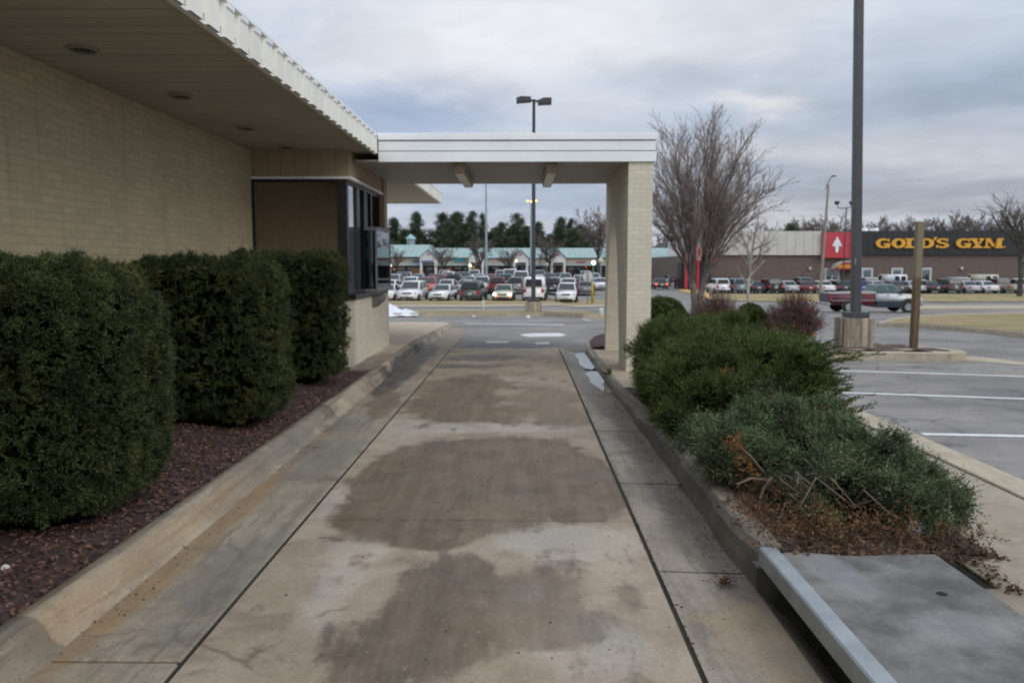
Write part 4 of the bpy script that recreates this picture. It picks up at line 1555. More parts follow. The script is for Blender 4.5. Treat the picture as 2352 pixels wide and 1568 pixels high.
# big square pole on its concrete pier at the right
Yp = 15.75
xc = xat(1969, Yp)
zt = zat(731, Yp, 1969)
o = thing('light_pole', (xc, Yp + .26, 0), 'tall dark square light pole on a square concrete base at the right', 'light pole')
mb = MB()
xc = (xat(2015, Yp) + xat(1944, Yp)) / 2
w0 = (xat(2015, Yp) - xat(1944, Yp)) / 2
mb.hexa([(xc - w0, Yp, -.2), (xc + w0, Yp, -.2), (xc + w0, Yp + .52, -.2), (xc - w0, Yp + .52, -.2)],
        [(xc - w0 * .99, Yp, zt), (xc + w0 * .99, Yp, zt), (xc + w0 * .99, Yp + .52, zt), (xc - w0 * .99, Yp + .52, zt)])
mb.build('base', M_base, o, bevel=.015, seg=2)
mb = MB()
xq = xat(1970, Yp + .26)
mb.box(xq - .20, xq + .20, Yp + .06, Yp + .46, zt, zt + .115)
mb.build('base_cover', M_pole, o, bevel=.012, seg=1)
mb = MB()
y_ = Yp + .26
ptop = at(1972.5, 0, y_)
xtop = xq + (ptop.x - xq) * (8.6 - zt) / (ptop.z - zt)
mb.hexa([(xq - .082, y_ - .082, zt + .11), (xq + .082, y_ - .082, zt + .11), (xq + .082, y_ + .082, zt + .11), (xq - .082, y_ + .082, zt + .11)],
        [(xtop - .070, y_ - .070, 8.6), (xtop + .070, y_ - .070, 8.6), (xtop + .070, y_ + .070, 8.6), (xtop - .070, y_ + .070, 8.6)])
mb.build('pole', M_pole, o, bevel=.008, seg=1)
mb = MB()
p = at(1963, 603, y_ - .1)
mb.box(xq - .095, xq - .078, y_ - .09, y_ - .05, 1.62, 1.74)
mb.build('hand_hole_cover', M_galv, o)
for s in (-1, 1):
    mb = MB()
    mb.box(xtop + s * .1 - (.5 if s < 0 else 0), xtop + s * .1 + (.5 if s > 0 else 0), y_ - .18, y_ + .18, 8.45, 8.65)
    mb.build('lamp_head', M_pole, o, bevel=.02, seg=1)

# wooden post
b = G(2098, 797, .16)
tp = at(2113, 509, b.y)
o = thing('wooden_post', (b.x, b.y, b.z), 'weathered leaning square wooden post standing on the pole island', 'post')
m, t = newmat('weathered_post')
ob = t.obj()
st = t.n('ShaderNodeMapping', {'Vector': ob, 'Scale': (9, 9, .8)}).outputs[0]
z = t.n('ShaderNodeSeparateXYZ', {0: ob}).outputs[2]
c = t.mix(t.rng(t.noise(st, 2.5, 5, .65), .3, .7), (.105, .070, .042), (.165, .118, .078))
c = t.mix(t.rng(z, 1.30, 1.42), c, (.215, .185, .125))
t.out(c, .85, 0, t.bump(t.noise(st, 6, 4), .5, .01), .2)
mb = MB()
h = .062
mb.hexa([(b.x - h, b.y - h, b.z - .1), (b.x + h, b.y - h, b.z - .1), (b.x + h, b.y + h, b.z - .1), (b.x - h, b.y + h, b.z - .1)],
        [(tp.x - h, b.y - h, tp.z), (tp.x + h, b.y - h, tp.z), (tp.x + h, b.y + h, tp.z), (tp.x - h, b.y + h, tp.z)])
mb.build('post', m, o, bevel=.006, seg=1)

# orange traffic barrel behind the bare bush
b = G(1842, 770)
o = thing('traffic_barrel', (b.x, b.y, b.z), 'orange and white traffic barrel half hidden by a bare bush', 'traffic barrel')
M_or = plain('barrel_orange', (.75, .13, .035), .5, var=.05)
M_wh = plain('barrel_white', (.72, .72, .72), .4, var=.05)
bands = [(0, .19, .30), (.19, .36, .265), (.36, .50, .25), (.50, .64, .24), (.64, .78, .232), (.78, .95, .222)]
for k, (z0, z1, r) in enumerate(bands):
    mb = MB()
    r2 = bands[min(k + 1, 5)][2]
    if k == 0:
        mb.lathe((b.x, b.y, b.z), [(.0, .0), (.36, 0), (.36, .05), (r, .07), (r - .01, z1)], 20)
    else:
        mb.lathe((b.x, b.y, b.z), [(r, z0), (r + .008, (z0 + z1) / 2), (r - .004, z1)], 20)
    mb.build('barrel_body' if k % 2 == 0 else 'white_band', M_or if k % 2 == 0 else M_wh, o, smooth=True)
mb = MB()
mb.tube([(b.x - .1, b.y, b.z + .94), (b.x - .08, b.y, b.z + 1.03), (b.x + .08, b.y, b.z + 1.03), (b.x + .1, b.y, b.z + .94)], .018, 6)
mb.build('handle', M_or, o)

# twin-head pole on the thin island
b = G(1225, 715.5, .16)
Y = b.y
o = thing('light_pole', (b.x, Y, b.z), 'dark parking lot pole with twin box lamps rising behind the canopy', 'light pole')
mb = MB()
zt = zat(693.5, Y)
w_ = (xat(1243.5, Y) - xat(1206, Y)) / 2
mb.lathe((b.x, Y, b.z - .1), [(w_, 0), (w_, zt - b.z + .1), (w_ * .9, zt - b.z + .12), (0, zt - b.z + .12)], 24)
mb.build('base', M_base, o)
mb = MB()
mb.box(b.x - .26, b.x + .26, Y - .26, Y + .26, zt + .02, zt + .13)
mb.build('base_cover', M_poleP, o, bevel=.02, seg=1)
ztop = zat(229, Y)
mb = MB()
mb.hexa([(b.x - .095, Y - .095, zt), (b.x + .095, Y - .095, zt), (b.x + .095, Y + .095, zt), (b.x - .095, Y + .095, zt)],
        [(b.x - .062, Y - .062, ztop), (b.x + .062, Y - .062, ztop), (b.x + .062, Y + .062, ztop), (b.x - .062, Y + .062, ztop)])
mb.build('pole', M_poleP, o)
for (s, u0, u1, v0, v1) in ((-1, 1186, 1219, 223, 237), (1, 1234, 1265, 226.5, 241)):
    xa, xb = xat(u0, Y), xat(u1, Y)
    za, zb = zat(v1, Y), zat(v0, Y)
    mb = MB()
    if s < 0:
        pr = [(xa, za), (xb, za + .05), (xb, zb - .02), (xa + .2, zb), (xa, zb - .06)]
    else:
        pr = [(xa, za), (xb, za + .02), (xb, zb - .0), (xa + .25, zb), (xa, zb - .10)]
    mb.prism(pr, 'y', Y - .22, Y + .22)
    mb.build('lamp_head', M_pole, o, bevel=.015, seg=1)
mb = MB()
mb.tube([(xat(1217, Y), Y, zat(231, Y)), (b.x, Y, zat(232, Y)), (xat(1236, Y), Y, zat(233, Y))], .045, 6)
mb.build('arm', M_poleP, o)

# teal poles with lit lamps in the far lot
def pole_plain(name, u, vb, vt, Y, r0, r1, mat, lab, cat='light pole'):
    x = xat(u, Y)
    z0 = A(x, Y)
    o = thing(name, (x, Y, z0), lab, cat)
    mb = MB()
    zt = zat(vt, Y, u)
    mb.tube([(x, Y, z0), (x, Y, zt)], [r0, r1], 10)
    mb.build('pole', mat, o)
    return o, x, z0, zt
o, x, z0, zt = pole_plain('light_pole', 1117, 650, 335, 92, .16, .07, M_teal, 'pale teal tall lamp pole among the parked cars at the left')
mb = MB()
mb.lathe((x, 92, z0), [(.4, 0), (.4, .7), (0, .7)], 12)
mb.build('base', M_oldconc, o)
for s in (-1, 1):
    mb = MB()
    mb.box(x + s * .5 - .35, x + s * .5 + .35, 91.8, 92.2, zt - .1, zt + .12)
    mb.build('lamp_head', M_teal, o)
o, x, z0, zt = pole_plain('light_pole', 1219.5, 650, 466, 108, .17, .09, M_teal, 'teal lamp pole with three lit orange lamps behind the dark pole')
M_sod = emis('sodium_lamp', (1.0, .42, .12), 5.0)
for u, v in ((1212, 462), (1220, 463), (1231.5, 461.5)):
    mb = MB()
    c = at(u, v, 108)
    mb.lathe((c.x, c.y, c.z), [(0, -.13), (.10, -.08), (.13, 0), (.10, .08), (0, .12)], 10)
    mb.build('lamp', M_sod, o, smooth=True)
    mb = MB()
    mb.tube([(x, 108, zt - .05), (c.x, 108.0, c.z + .14)], .05, 5)
    mb.build('arm', M_teal, o)

# cobra-head street lamp and flood-light pole before the brick building
Y = 84
x0 = xat(1886, Y)
o = thing('street_lamp', (x0, Y, A(x0, Y)), 'tall grey street lamp with a curved arm left of the big dark pole', 'street lamp')
mb = MB()
x1 = xat(1896, Y)
mb.tube([(x0, Y, A(x0, Y)), (x1, Y, zat(424, Y, 1896))], [.17, .11], 10)
mb.build('pole', M_greypole, o)
mb = MB()
mb.tube([at(1895.5, 436, Y), at(1897.5, 430, Y), at(1903, 418, Y), at(1908, 409, Y), at(1912, 405.5, Y)], .06, 6)
mb.build('arm', M_greypole, o)
mb = MB()
p = at(1915, 405, Y)
mb.hexa([(p.x - .25, Y - .15, p.z - .08), (p.x + .28, Y - .12, p.z - .02), (p.x + .28, Y + .12, p.z - .02), (p.x - .25, Y + .15, p.z - .08)],
        [(p.x - .2, Y - .1, p.z + .10), (p.x + .25, Y - .08, p.z + .10), (p.x + .25, Y + .08, p.z + .10), (p.x - .2, Y + .1, p.z + .10)])
mb.build('lamp_head', M_pole, o, bevel=.03, seg=1)
Y = 94
x0 = xat(1937, Y)
o = thing('street_lamp', (x0, Y, A(x0, Y)), 'slim dark pole with two raised floodlights in front of the red sign panel', 'street lamp')
mb = MB()
mb.tube([(x0, Y, A(x0, Y)), (x0 + .1, Y, zat(476, Y, 1938))], [.11, .07], 8)
mb.build('pole', M_poleP, o)
mb = MB()
mb.tube([at(1923.5, 470, Y), at(1925, 477.5, Y), at(1938, 478.5, Y), at(1952, 477.5, Y), at(1955, 470, Y)], .05, 6)
mb.build('arm', M_poleP, o)
for u in (1922.5, 1956):
    p = at(u, 466.5, Y)
    mb = MB()
    mb.lathe((p.x, p.y, p.z), [(.10, -.20), (.27, -.08), (.30, .20), (.22, .22), (0, .20)], 12)
    mb.build('lamp_head', M_poleP, o)

# back of a stop sign, small posts
Y = 62
c = at(1350, 635, Y)
gz0 = A(c.x, Y)
o = thing('stop_sign', (c.x, Y, gz0), 'back of an octagonal road sign by the full parking lot', 'sign')
r = .40
mb = MB()
mb.prism([(c.x + r * math.cos(math.pi / 8 + k * math.pi / 4), c.z + r * math.sin(math.pi / 8 + k * math.pi / 4)) for k in range(8)], 'y', Y, Y + .02)
mb.build('sign_plate', plain('sign_back', (.56, .56, .54), .5, .2), o)
mb = MB()
mb.box(c.x - .03, c.x + .03, Y - .05, Y - .002, gz0 - .1, c.z + .36)
mb.build('post', plain('sign_post', (.12, .12, .11), .6), o)
for (u, v0, v1, Yq, mt, nm, lab) in ((1361, 649, 690, 66, plain('yellow_post', (.50, .36, .04), .6), 'bollard', 'yellow post behind the octagonal sign'),
                                     (1110, 690, 715, 36.6, plain('white_post', (.62, .63, .62), .6), 'marker_post', 'short white marker post on the thin island')):
    p = at(u, v0, Yq)
    g = A(p.x, Yq)
    mb = MB()
    w_ = .11 if nm == 'bollard' else .05
    hgt = p.z - g
    mb.lathe((p.x, Yq, g), [(w_, 0), (w_, hgt - .05), (w_ * .7, hgt), (0, hgt + .01)], 10)
    tag(mb.build(nm, mt, smooth=True), lab, 'post')
p = G(1381, 727, .1)
mb = MB()
mb.lathe((p.x, p.y, p.z - .1), [(.09, 0), (.09, .38), (.06, .45), (0, .46)], 10)
tag(mb.build('bollard', plain('white_post', (.62, .63, .62), .6), smooth=True), 'stubby white post at the kerb left of the pier', 'post')

# melting snow
M_snow = plain('old_snow', (.66, .69, .74), .6, var=.10, scale=2, bump=.6, bscale=8)
def heap(name, pts, Y, depth, lab, grp=None, cat='snow'):
    """pts: crest outline in the photo (u, v top) over a base line"""
    us = [p[0] for p in pts]
    mb = MB()
    n = len(pts)
    vs, fs = [], []
    prof = [(-1, .0), (-.6, .55), (-.15, .95), (.15, 1), (.6, .6), (1, 0)]
    for k, (u, v, vb) in enumerate(pts):
        x = xat(u, Y)
        zb = A(x, Y) + .14
        h = max(.02, (vb - v) / FPX * Y)
        for a, b_ in prof:
            j = rnd.uniform(-.04, .04) if 0 < k < n - 1 else 0
            vs.append((x + j, Y + a * depth * (.4 + .6 * min(1, h / .5)), zb - .08 + (h + .08) * b_ + j * .5))
    m_ = len(prof)
    for k in range(n - 1):
        for i in range(m_ - 1):
            fs.append((k * m_ + i, k * m_ + i + 1, (k + 1) * m_ + i + 1, (k + 1) * m_ + i))
    mb.add(vs, fs)
    o = mb.build(name, M_snow, smooth=True)
    tag(o, lab, cat, grp)
heap('snow_pile', [(862, 716, 717.5), (880, 692, 717.5), (897, 699, 717.5), (906, 703, 717.5), (914, 709, 717.5), (920, 711, 717.5), (927, 708.5, 717.5), (940, 710.5, 717.5), (953, 714, 717.5), (962, 717, 717.5)],
     G(905, 718, .16).y, 1.1, 'pile of melting snow at the island left of the marker post')
for (u, v, w_, h, lab) in ((1213, 731, 5, 8, 'largest white snow lump lying on the road ahead'), (1088, 727, 4, 3, 'small white snow lump by the island kerb'),
                           (1105, 726, 4, 4, 'white snow lump just left of the white marker post'), (1135, 724.5, 4, 5, 'white snow lump just right of the white marker post')):
    g = G(u, v)
    sc = g.y / FPX
    mb = MB()
    mb.lathe((g.x, g.y, g.z - .01), [(w_ * sc * 1.2, 0), (w_ * sc, h * sc * .6), (w_ * sc * .5, h * sc), (0, h * sc * 1.02)], 9)
    tag(mb.build('snow_chunk', M_snow, smooth=True), lab, 'snow', 'snow lumps on the road')

# ================================================================== brick building with the gym sign
YG = 110
def gx(u):
    return xat(u, YG)
def gzv(v):
    return zat(v, YG)
M_gbrick = brick_mat('brown_brick', (.155, .118, .102), (.13, .105, .095), bw=.4, bh=.2, contrast=.1)
gx0, gx1 = gx(1645), gx(2560)
zb, zf0, zf1 = A(40, YG) - .1, gzv(586), gzv(531.5)
gym = thing('gym_building', (gx(2000), YG, A(40, YG)), 'long brown brick building with a black fascia and amber sign letters', 'building')
mb = MB()
mb.box(gx(1592), gx1, YG, YG + 40, zb, zf0)
mb.build('wall', M_gbrick, gym)
mb = MB()
mb.box(gx(1650), gx1, YG + .3, YG + 39, zf0, zf1 - .3)
mb.build('roof', M_creamw, gym)


def ribbed(name, c, step):
    m, t = newmat(name)
    o = t.obj()
    sx = t.n('ShaderNodeSeparateXYZ', {0: o}).outputs[0]
    g = t.math('PINGPONG', sx, step / 2)
    line = t.rng(g, 0, step * .18, 1, 0)
    col = t.mix(t.rng(t.noise(o, .8, 4), .3, .7), c, [x * .9 for x in c])
    col = t.mix(t.math('MULTIPLY', line, .35), col, [x * .6 for x in c])
    t.out(col, .5, 0, t.bump(line, .6, .05), .4)
    return m


mb = MB()
mb.box(gx(1650), gx(1882), YG - .35, YG + .3, zf0, zf1)
mb.build('white_fascia', ribbed('white_ribbed_metal', (.60, .58, .52), 1.2), gym)
mb = MB()
mb.hexa([(gx(1630), YG + .6, zf0 + .1), (gx(1650), YG - .35, zf0), (gx(1650), YG + 12, zf0), (gx(1630), YG + 12, zf0 + .1)],
        [(gx(1630), YG + .6, zf1), (gx(1650), YG - .35, zf1), (gx(1650), YG + 12, zf1), (gx(1630), YG + 12, zf1)])
mb.build('white_fascia', MATS['white_ribbed_metal'], gym)
mb = MB()
mb.box(gx(1948.5), gx1, YG - .35, YG + .3, zf0 + .05, zf1 + .02)
mb.build('black_fascia', ribbed('black_ribbed_metal', (.024, .027, .029), .8), gym)
mb = MB()
mb.box(gx(1882), gx(1948.5), YG - .75, YG + .2, gzv(592), gzv(534.5))
rp = mb.build('red_sign_panel', plain('red_sign', (.50, .045, .06), .5, var=.08), gym)
for a, b_ in ((1882.5, 1886), (1944.5, 1948)):
    mb = MB()
    mb.box(gx(a), gx(b_), YG - .80, YG - .752, gzv(591.5), gzv(535))
    mb.build('panel_edge', plain('red_sign_edge', (.36, .035, .05), .5), rp)
# white figure emblem on the red panel: a broad-shouldered standing body holding a bar at its sides
sil = [(0, 0), (2.2, 1), (2.8, 4), (2.2, 6.2), (5, 8), (7, 11), (9, 16), (11.5, 21.5), (9.5, 23.5), (7, 22.6), (5.6, 20), (4.6, 22), (4.2, 28), (3.4, 34), (1.6, 38.5), (0, 38.5)]
cx, v0 = 1915.5, 545
k = .93
poly = [(gx(cx + p[0] * k), gzv(v0 + p[1] * k)) for p in sil] + [(gx(cx - p[0] * k), gzv(v0 + p[1] * k)) for p in sil[::-1][1:-1]]
mb = MB()
mb.prism(poly, 'y', YG - .84, YG - .752)
mb.build('emblem', plain('emblem_white', (.78, .80, .82), .5), rp)

# wide slab-serif letters GOLD'S GYM. (each letter its own part)
M_amber = plain('amber_letters', (.72, .36, .035), .5, var=.05)
def strokes(mb, polys, x0, z0, w, h, yy0, yy1):
    for pl in polys:
        mb.prism([(x0 + p[0] * w, z0 + p[1] * h) for p in pl], 'y', yy0, yy1)


def ring(mb, x0, z0, w, h, y0, y1, inner=.46, a0=0, a1=360, iw=None, ih=.62):
    n = 28
    iw = iw or inner
    vs, fs = [], []
    full = a1 - a0 >= 360
    ks = n if full else n + 1
    for y in (y0, y1):
        for i in range(ks):
            t_ = RAD(a0 + (a1 - a0) * i / n)
            vs.append((x0 + w / 2 + w / 2 * math.cos(t_), y, z0 + h / 2 + h / 2 * math.sin(t_)))
            vs.append((x0 + w / 2 + w / 2 * iw * math.cos(t_), y, z0 + h / 2 + h / 2 * ih * math.sin(t_)))
    for i in range(n):
        j = (i + 1) % ks
        a, b, c, d = 2 * i, 2 * i + 1, 2 * j + 1, 2 * j
        K = 2 * ks
        fs += [(a, b, c, d), (K + a, K + d, K + c, K + b), (a, d, K + d, K + a), (b, K + b, K + c, c)]
    if not full:
        K = 2 * ks
        fs += [(0, K, K + 1, 1), (2 * n, 2 * n + 1, K + 2 * n + 1, K + 2 * n)]
    mb.add(vs, fs)


LET = [('G', 705, 812), ('O', 818, 920), ('L', 914, 1012), ('D', 1010, 1124), ("'", 1118, 1144), ('S', 1140, 1230), ('G', 1283, 1392), ('Y', 1380, 1492), ('M', 1482, 1622), ('.', 1626, 1640)]
for ch_, u0, u1 in LET:
    u0, u1 = 1782.4 + u0 * .31648, 1782.4 + u1 * .31648
    x0, x1 = gx(u0), gx(u1)
    z0, z1 = gzv(570.3), gzv(548.2)
    w_, h = x1 - x0, z1 - z0
    ya_, yb_ = YG - .62, YG - .352
    mb = MB()
    if ch_ == 'O':
        ring(mb, x0, z0, w_, h, ya_, yb_, .40)
    elif ch_ == 'D':
        strokes(mb, [[(0, 0), (.5, 0), (.5, .17), (0, .17)], [(0, .83), (.5, .83), (.5, 1), (0, 1)], [(.10, .17), (.40, .17), (.40, .83), (.10, .83)]], x0, z0, w_, h, ya_, yb_)
        ring(mb, x0 + w_ * .0, z0, w_, h, ya_ + .004, yb_ - .004, .44, -89, 89, ih=.64)
    elif ch_ == 'G':
        ring(mb, x0, z0, w_ * .98, h, ya_, yb_, .42, 52, 330)
        strokes(mb, [[(.52, .34), (1, .34), (1, .50), (.52, .50)], [(.70, .02), (.94, .02), (.94, .34), (.70, .34)], [(.76, .66), (.90, .66), (.90, 1), (.80, .92)]], x0, z0, w_, h, ya_ + .005, yb_ - .005)
    elif ch_ == 'L':
        strokes(mb, [[(0, 0), (1, 0), (1, .40), (.84, .40), (.74, .18), (0, .18)], [(0, .84), (.62, .84), (.62, 1), (0, 1)], [(.14, .18), (.46, .18), (.46, .84), (.14, .84)]], x0, z0, w_, h, ya_, yb_)
    elif ch_ == 'S':
        ring(mb, x0 + w_ * .02, z0 + h * .44, w_ * .92, h * .56, ya_, yb_, .42, 25, 262, ih=.40)
        ring(mb, x0 + w_ * .04, z0, w_ * .96, h * .58, ya_ + .004, yb_ - .004, .42, -158, 85, ih=.40)
        strokes(mb, [[(.78, .68), (.92, .68), (.92, 1), (.84, .95)], [(.0, .0), (.10, .05), (.14, .34), (.0, .34)], [(.16, .56), (.5, .40), (.84, .44), (.5, .60)]], x0, z0, w_, h, ya_ + .008, yb_ - .008)
    elif ch_ == 'Y':
        strokes(mb, [[(0, .84), (.48, .84), (.48, 1), (0, 1)], [(.60, .84), (1, .84), (1, 1), (.60, 1)], [(.10, .84), (.42, .84), (.66, .40), (.36, .40)], [(.72, .84), (.86, .84), (.64, .40), (.50, .40)],
                     [(.36, .15), (.66, .15), (.66, .40), (.36, .40)], [(.20, 0), (.82, 0), (.82, .16), (.20, .16)]], x0, z0, w_, h, ya_, yb_)
    elif ch_ == 'M':
        strokes(mb, [[(0, 0), (.34, 0), (.34, .16), (0, .16)], [(.58, 0), (1, 0), (1, .16), (.58, .16)], [(0, .84), (.34, .84), (.34, 1), (0, 1)], [(.68, .84), (1, .84), (1, 1), (.68, 1)],
                     [(.10, .16), (.20, .16), (.20, .84), (.10, .84)], [(.66, .16), (.92, .16), (.92, .84), (.66, .84)], [(.16, .84), (.36, .84), (.56, .22), (.44, .16)], [(.56, .22), (.50, .16), (.66, .62), (.70, .84)]], x0, z0, w_, h, ya_, yb_)
    elif ch_ == "'":
        strokes(mb, [[(.1, .78), (.5, .78), (1, 1.12), (.2, 1.12)]], x0, z0, w_, h, ya_, yb_)
    else:
        strokes(mb, [[(.1, .05), (.8, .05), (.8, .2), (.1, .2)]], x0, z0, w_, h, ya_, yb_)
    mb.build('sign_letter', M_amber, gym, clean=True)

# door with curved awning, windows, wall lamps
mb = MB()
n = 12
arcp = [(gx(1906 + (1963 - 1906) * i / n), gzv(626) + (gzv(602.5) - gzv(613)) * math.sin(math.pi * i / n) + (gzv(613) - gzv(626)) * (.55 if i in (0, n) else 1) * (1 if 0 < i < n else .8)) for i in range(n + 1)]
lowp = [(gx(1906), gzv(618.5)), (gx(1963), gzv(616.5))]
mb.prism([(gx(1899), gzv(618.5))] + [(a, b_) for a, b_ in arcp] + [(gx(1958), gzv(618.5))], 'y', YG - 1.8, YG - .01)
aw = mb.build('awning', plain('red_awning', (.48, .05, .035), .6), gym)
mb = MB()
for i in range(9):
    u = 1912 + i * 4.6
    mb.box(gx(u), gx(u + 3.6), YG - 1.83, YG - 1.802, gzv(615 - .6 * math.sin(i * 2.3)), gzv(608.5 - .8 * math.sin(i / 8 * 3.14)))
mb.build('awning_lettering', plain('awning_amber', (.75, .33, .03), .5), aw)
mb = MB()
up = [(a, b_ + .06) for a, b_ in arcp]
for i in range(n):
    mb.hexa([(up[i][0], YG - 1.86, up[i][1] - .02), (up[i + 1][0], YG - 1.86, up[i + 1][1] - .02), (up[i + 1][0], YG - .02, up[i + 1][1] - .02), (up[i][0], YG - .02, up[i][1] - .02)],
            [(up[i][0], YG - 1.86, up[i][1] + .12), (up[i + 1][0], YG - 1.86, up[i + 1][1] + .12), (up[i + 1][0], YG - .02, up[i + 1][1] + .12), (up[i][0], YG - .02, up[i][1] + .12)])
mb.build('awning_trim', plain('awning_trim', (.50, .48, .42), .6), aw)
M_frame = plain('pale_frame', (.52, .55, .52), .5)
M_pane = glass_mat('window_glass', (.75, .85, .9), .35, (.03, .04, .045))
def framed(name, u0, u1, v0, v1, mull=1):
    mb = MB()
    x0, x1, z0, z1 = gx(u0), gx(u1), gzv(v1), gzv(v0)
    f = (x1 - x0) * .16
    mb.box(x0, x1, YG - .10, YG - .003, z1 - f, z1)
    mb.box(x0, x0 + f, YG - .10, YG - .003, z0, z1 - f)
    mb.box(x1 - f, x1, YG - .10, YG - .003, z0, z1 - f)
    mb.box(x0 + f, x1 - f, YG - .10, YG - .003, z0, z0 + f)
    w_ = (x1 - x0 - 2 * f)
    for q in range(1, mull):
        xm = x0 + f + w_ * q / mull
        mb.box(xm - f * .4, xm + f * .4, YG - .10, YG - .003, z0 + f, z1 - f)
    o = mb.build(name, M_frame, gym)
    mb = MB()
    mb.box(x0 + f, x1 - f, YG - .05, YG - .004, z0 + f, z1 - f)
    mb.build('window_pane', M_pane, o)
framed('door', 1893, 1929, 616, 661, 2)
for u0, u1 in ((1979, 2005), (2047.5, 2074), (2119, 2134 + 6)):
    framed('window', u0 if u0 < 2100 else 2114, u1 if u0 < 2100 else 2140, 615, 650, 1)
for u in (1860, 2208, 2210 + 0):
    pass
for u in (1860, 2208):
    mb = MB()
    mb.lathe((gx(u), YG - .14, gzv(617)), [(.10, -.22), (.20, -.1), (.22, .1), (.12, .24)], 10)
    mb.build('wall_lamp', plain('wall_lamp_white', (.55, .52, .50), .5), gym)
for u, v in ((2052, 523), (2078, 523.5)):
    mb = MB()
    mb.box(gx(u - 4), gx(u + 4), YG + 9, YG + 11, zf1 - .5, gzv(v - 5) + .1)
    mb.build('roof_unit', plain('roof_unit_white', (.75, .76, .78), .5), gym)

# red store entrance left of it, behind the bare tree
YS = 106
o = thing('red_store_entrance', (xat(1610, YS), YS, A(25, YS)), 'red entrance portal of a store behind the bare tree', 'store entrance')
sx2 = lambda u: xat(u, YS)
sz2 = lambda v: zat(v, YS)
M_red = plain('store_red', (.48, .030, .045), .5, var=.1)
M_redp = plain('store_pale_red', (.50, .20, .20), .5, var=.1)
gb = A(25, YS)
mb = MB()
for u0, u1 in ((1574.5, 1580), (1590, 1597), (1601, 1606), (1613, 1620)):
    mb.box(sx2(u0), sx2(u1), YS, YS + .6, gb, sz2(597))
mb.build('column', M_red, o)
mb = MB()
mb.prism([(sx2(1574), sz2(598)), (sx2(1622), sz2(598)), (sx2(1622), sz2(584)), (sx2(1600), sz2(560)), (sx2(1576), sz2(575))], 'y', YS - .2, YS + .9)
mb.build('gable', M_redp, o)
mb = MB()
mb.box(sx2(1622), sx2(1652), YS + 1.5, YS + 5, sz2(603), sz2(583))
mb.build('red_fascia', M_red, o)
mb = MB()
mb.box(sx2(1576), sx2(1648), YS + 3.4, YS + 6, gb, sz2(603))
mb.build('doorway', plain('dark_doorway', (.03, .028, .03), .4), o)

# ================================================================== shopping strip
YM = 150
mall = thing('shopping_strip', (xat(1200, YM), YM, A(0, YM)), 'long low shopping strip with teal metal roofs and white gables', 'shopping strip')
mx_ = lambda u: xat(u, YM)
mz_ = lambda v: zat(v, YM)
gb = A(0, YM) - .1
M_tealroof = ribbed('teal_metal_roof', (.29, .41, .39), 1.0)
M_mall = plain('mall_beige', (.44, .38, .33), .7, var=.08, scale=.5)
M_mallw = plain('mall_white', (.62, .61, .60), .6, var=.05)
M_tealband = plain('mall_teal_band', (.36, .44, .42), .6)
mb = MB()
mb.box(mx_(780), mx_(1590), YM + 2.4, YM + 25, gb, mz_(592))
mb.build('wall', plain('mall_shop_wall', (.10, .075, .06), .7, var=.3, scale=.3), mall)
mb = MB()
mb.box(mx_(780), mx_(1590), YM, YM + 2.5, mz_(604.5), mz_(592))
mb.build('sign_band', M_mall, mall)
mb = MB()
mb.box(mx_(780), mx_(1590), YM - .15, YM + 2.4, mz_(610), mz_(604.7))
mb.build('teal_band', M_tealband, mall)
mb = MB()
zr = zat(569.5, YM + 7)
mb.hexa([(mx_(780), YM - .5, mz_(592)), (mx_(1590), YM - .5, mz_(592)), (mx_(1590), YM + 20, mz_(592)), (mx_(780), YM + 20, mz_(592))],
        [(mx_(780), YM + 7, zr), (mx_(1590), YM + 7, zr), (mx_(1590), YM + 12, zr), (mx_(780), YM + 12, zr)])
rf = mb.build('roof', M_tealroof, mall)
mb = MB()
mb.hexa([(mx_(850), YM - .8, mz_(590)), (mx_(982), YM - .8, mz_(590)), (mx_(990), YM + 20, mz_(590)), (mx_(850), YM + 20, mz_(590))],
        [(mx_(850), YM + 7, zat(562, YM + 7)), (mx_(978), YM + 7, zat(562, YM + 7)), (mx_(978), YM + 11, zat(562, YM + 7)), (mx_(850), YM + 11, zat(562, YM + 7))])
mb.build('roof', M_tealroof, mall)
for k in range(36):
    u0 = 800 + k * 22
    if k % 3 != 1:
        mb = MB()
        mb.box(mx_(u0), mx_(u0 + 15), YM + 2.3, YM + 2.41, mz_(640), mz_(614))
        mb.build('shop_window', MATS.get('shop_glass') or glass_mat('shop_glass', (.8, .8, .85), .15, (.02, .018, .018)), mall)
for u0, u1 in ((942, 966), (1022, 1036), (1080, 1096), (1290, 1300), (1524, 1534)):
    mb = MB()
    mb.box(mx_(u0), mx_(u1), YM + 2.2, YM + 2.29, mz_(630), mz_(614))
    mb.build('lit_shop_front', emis('lit_shop', (.42, .24, .11), .16, (.12, .07, .04)), mall)
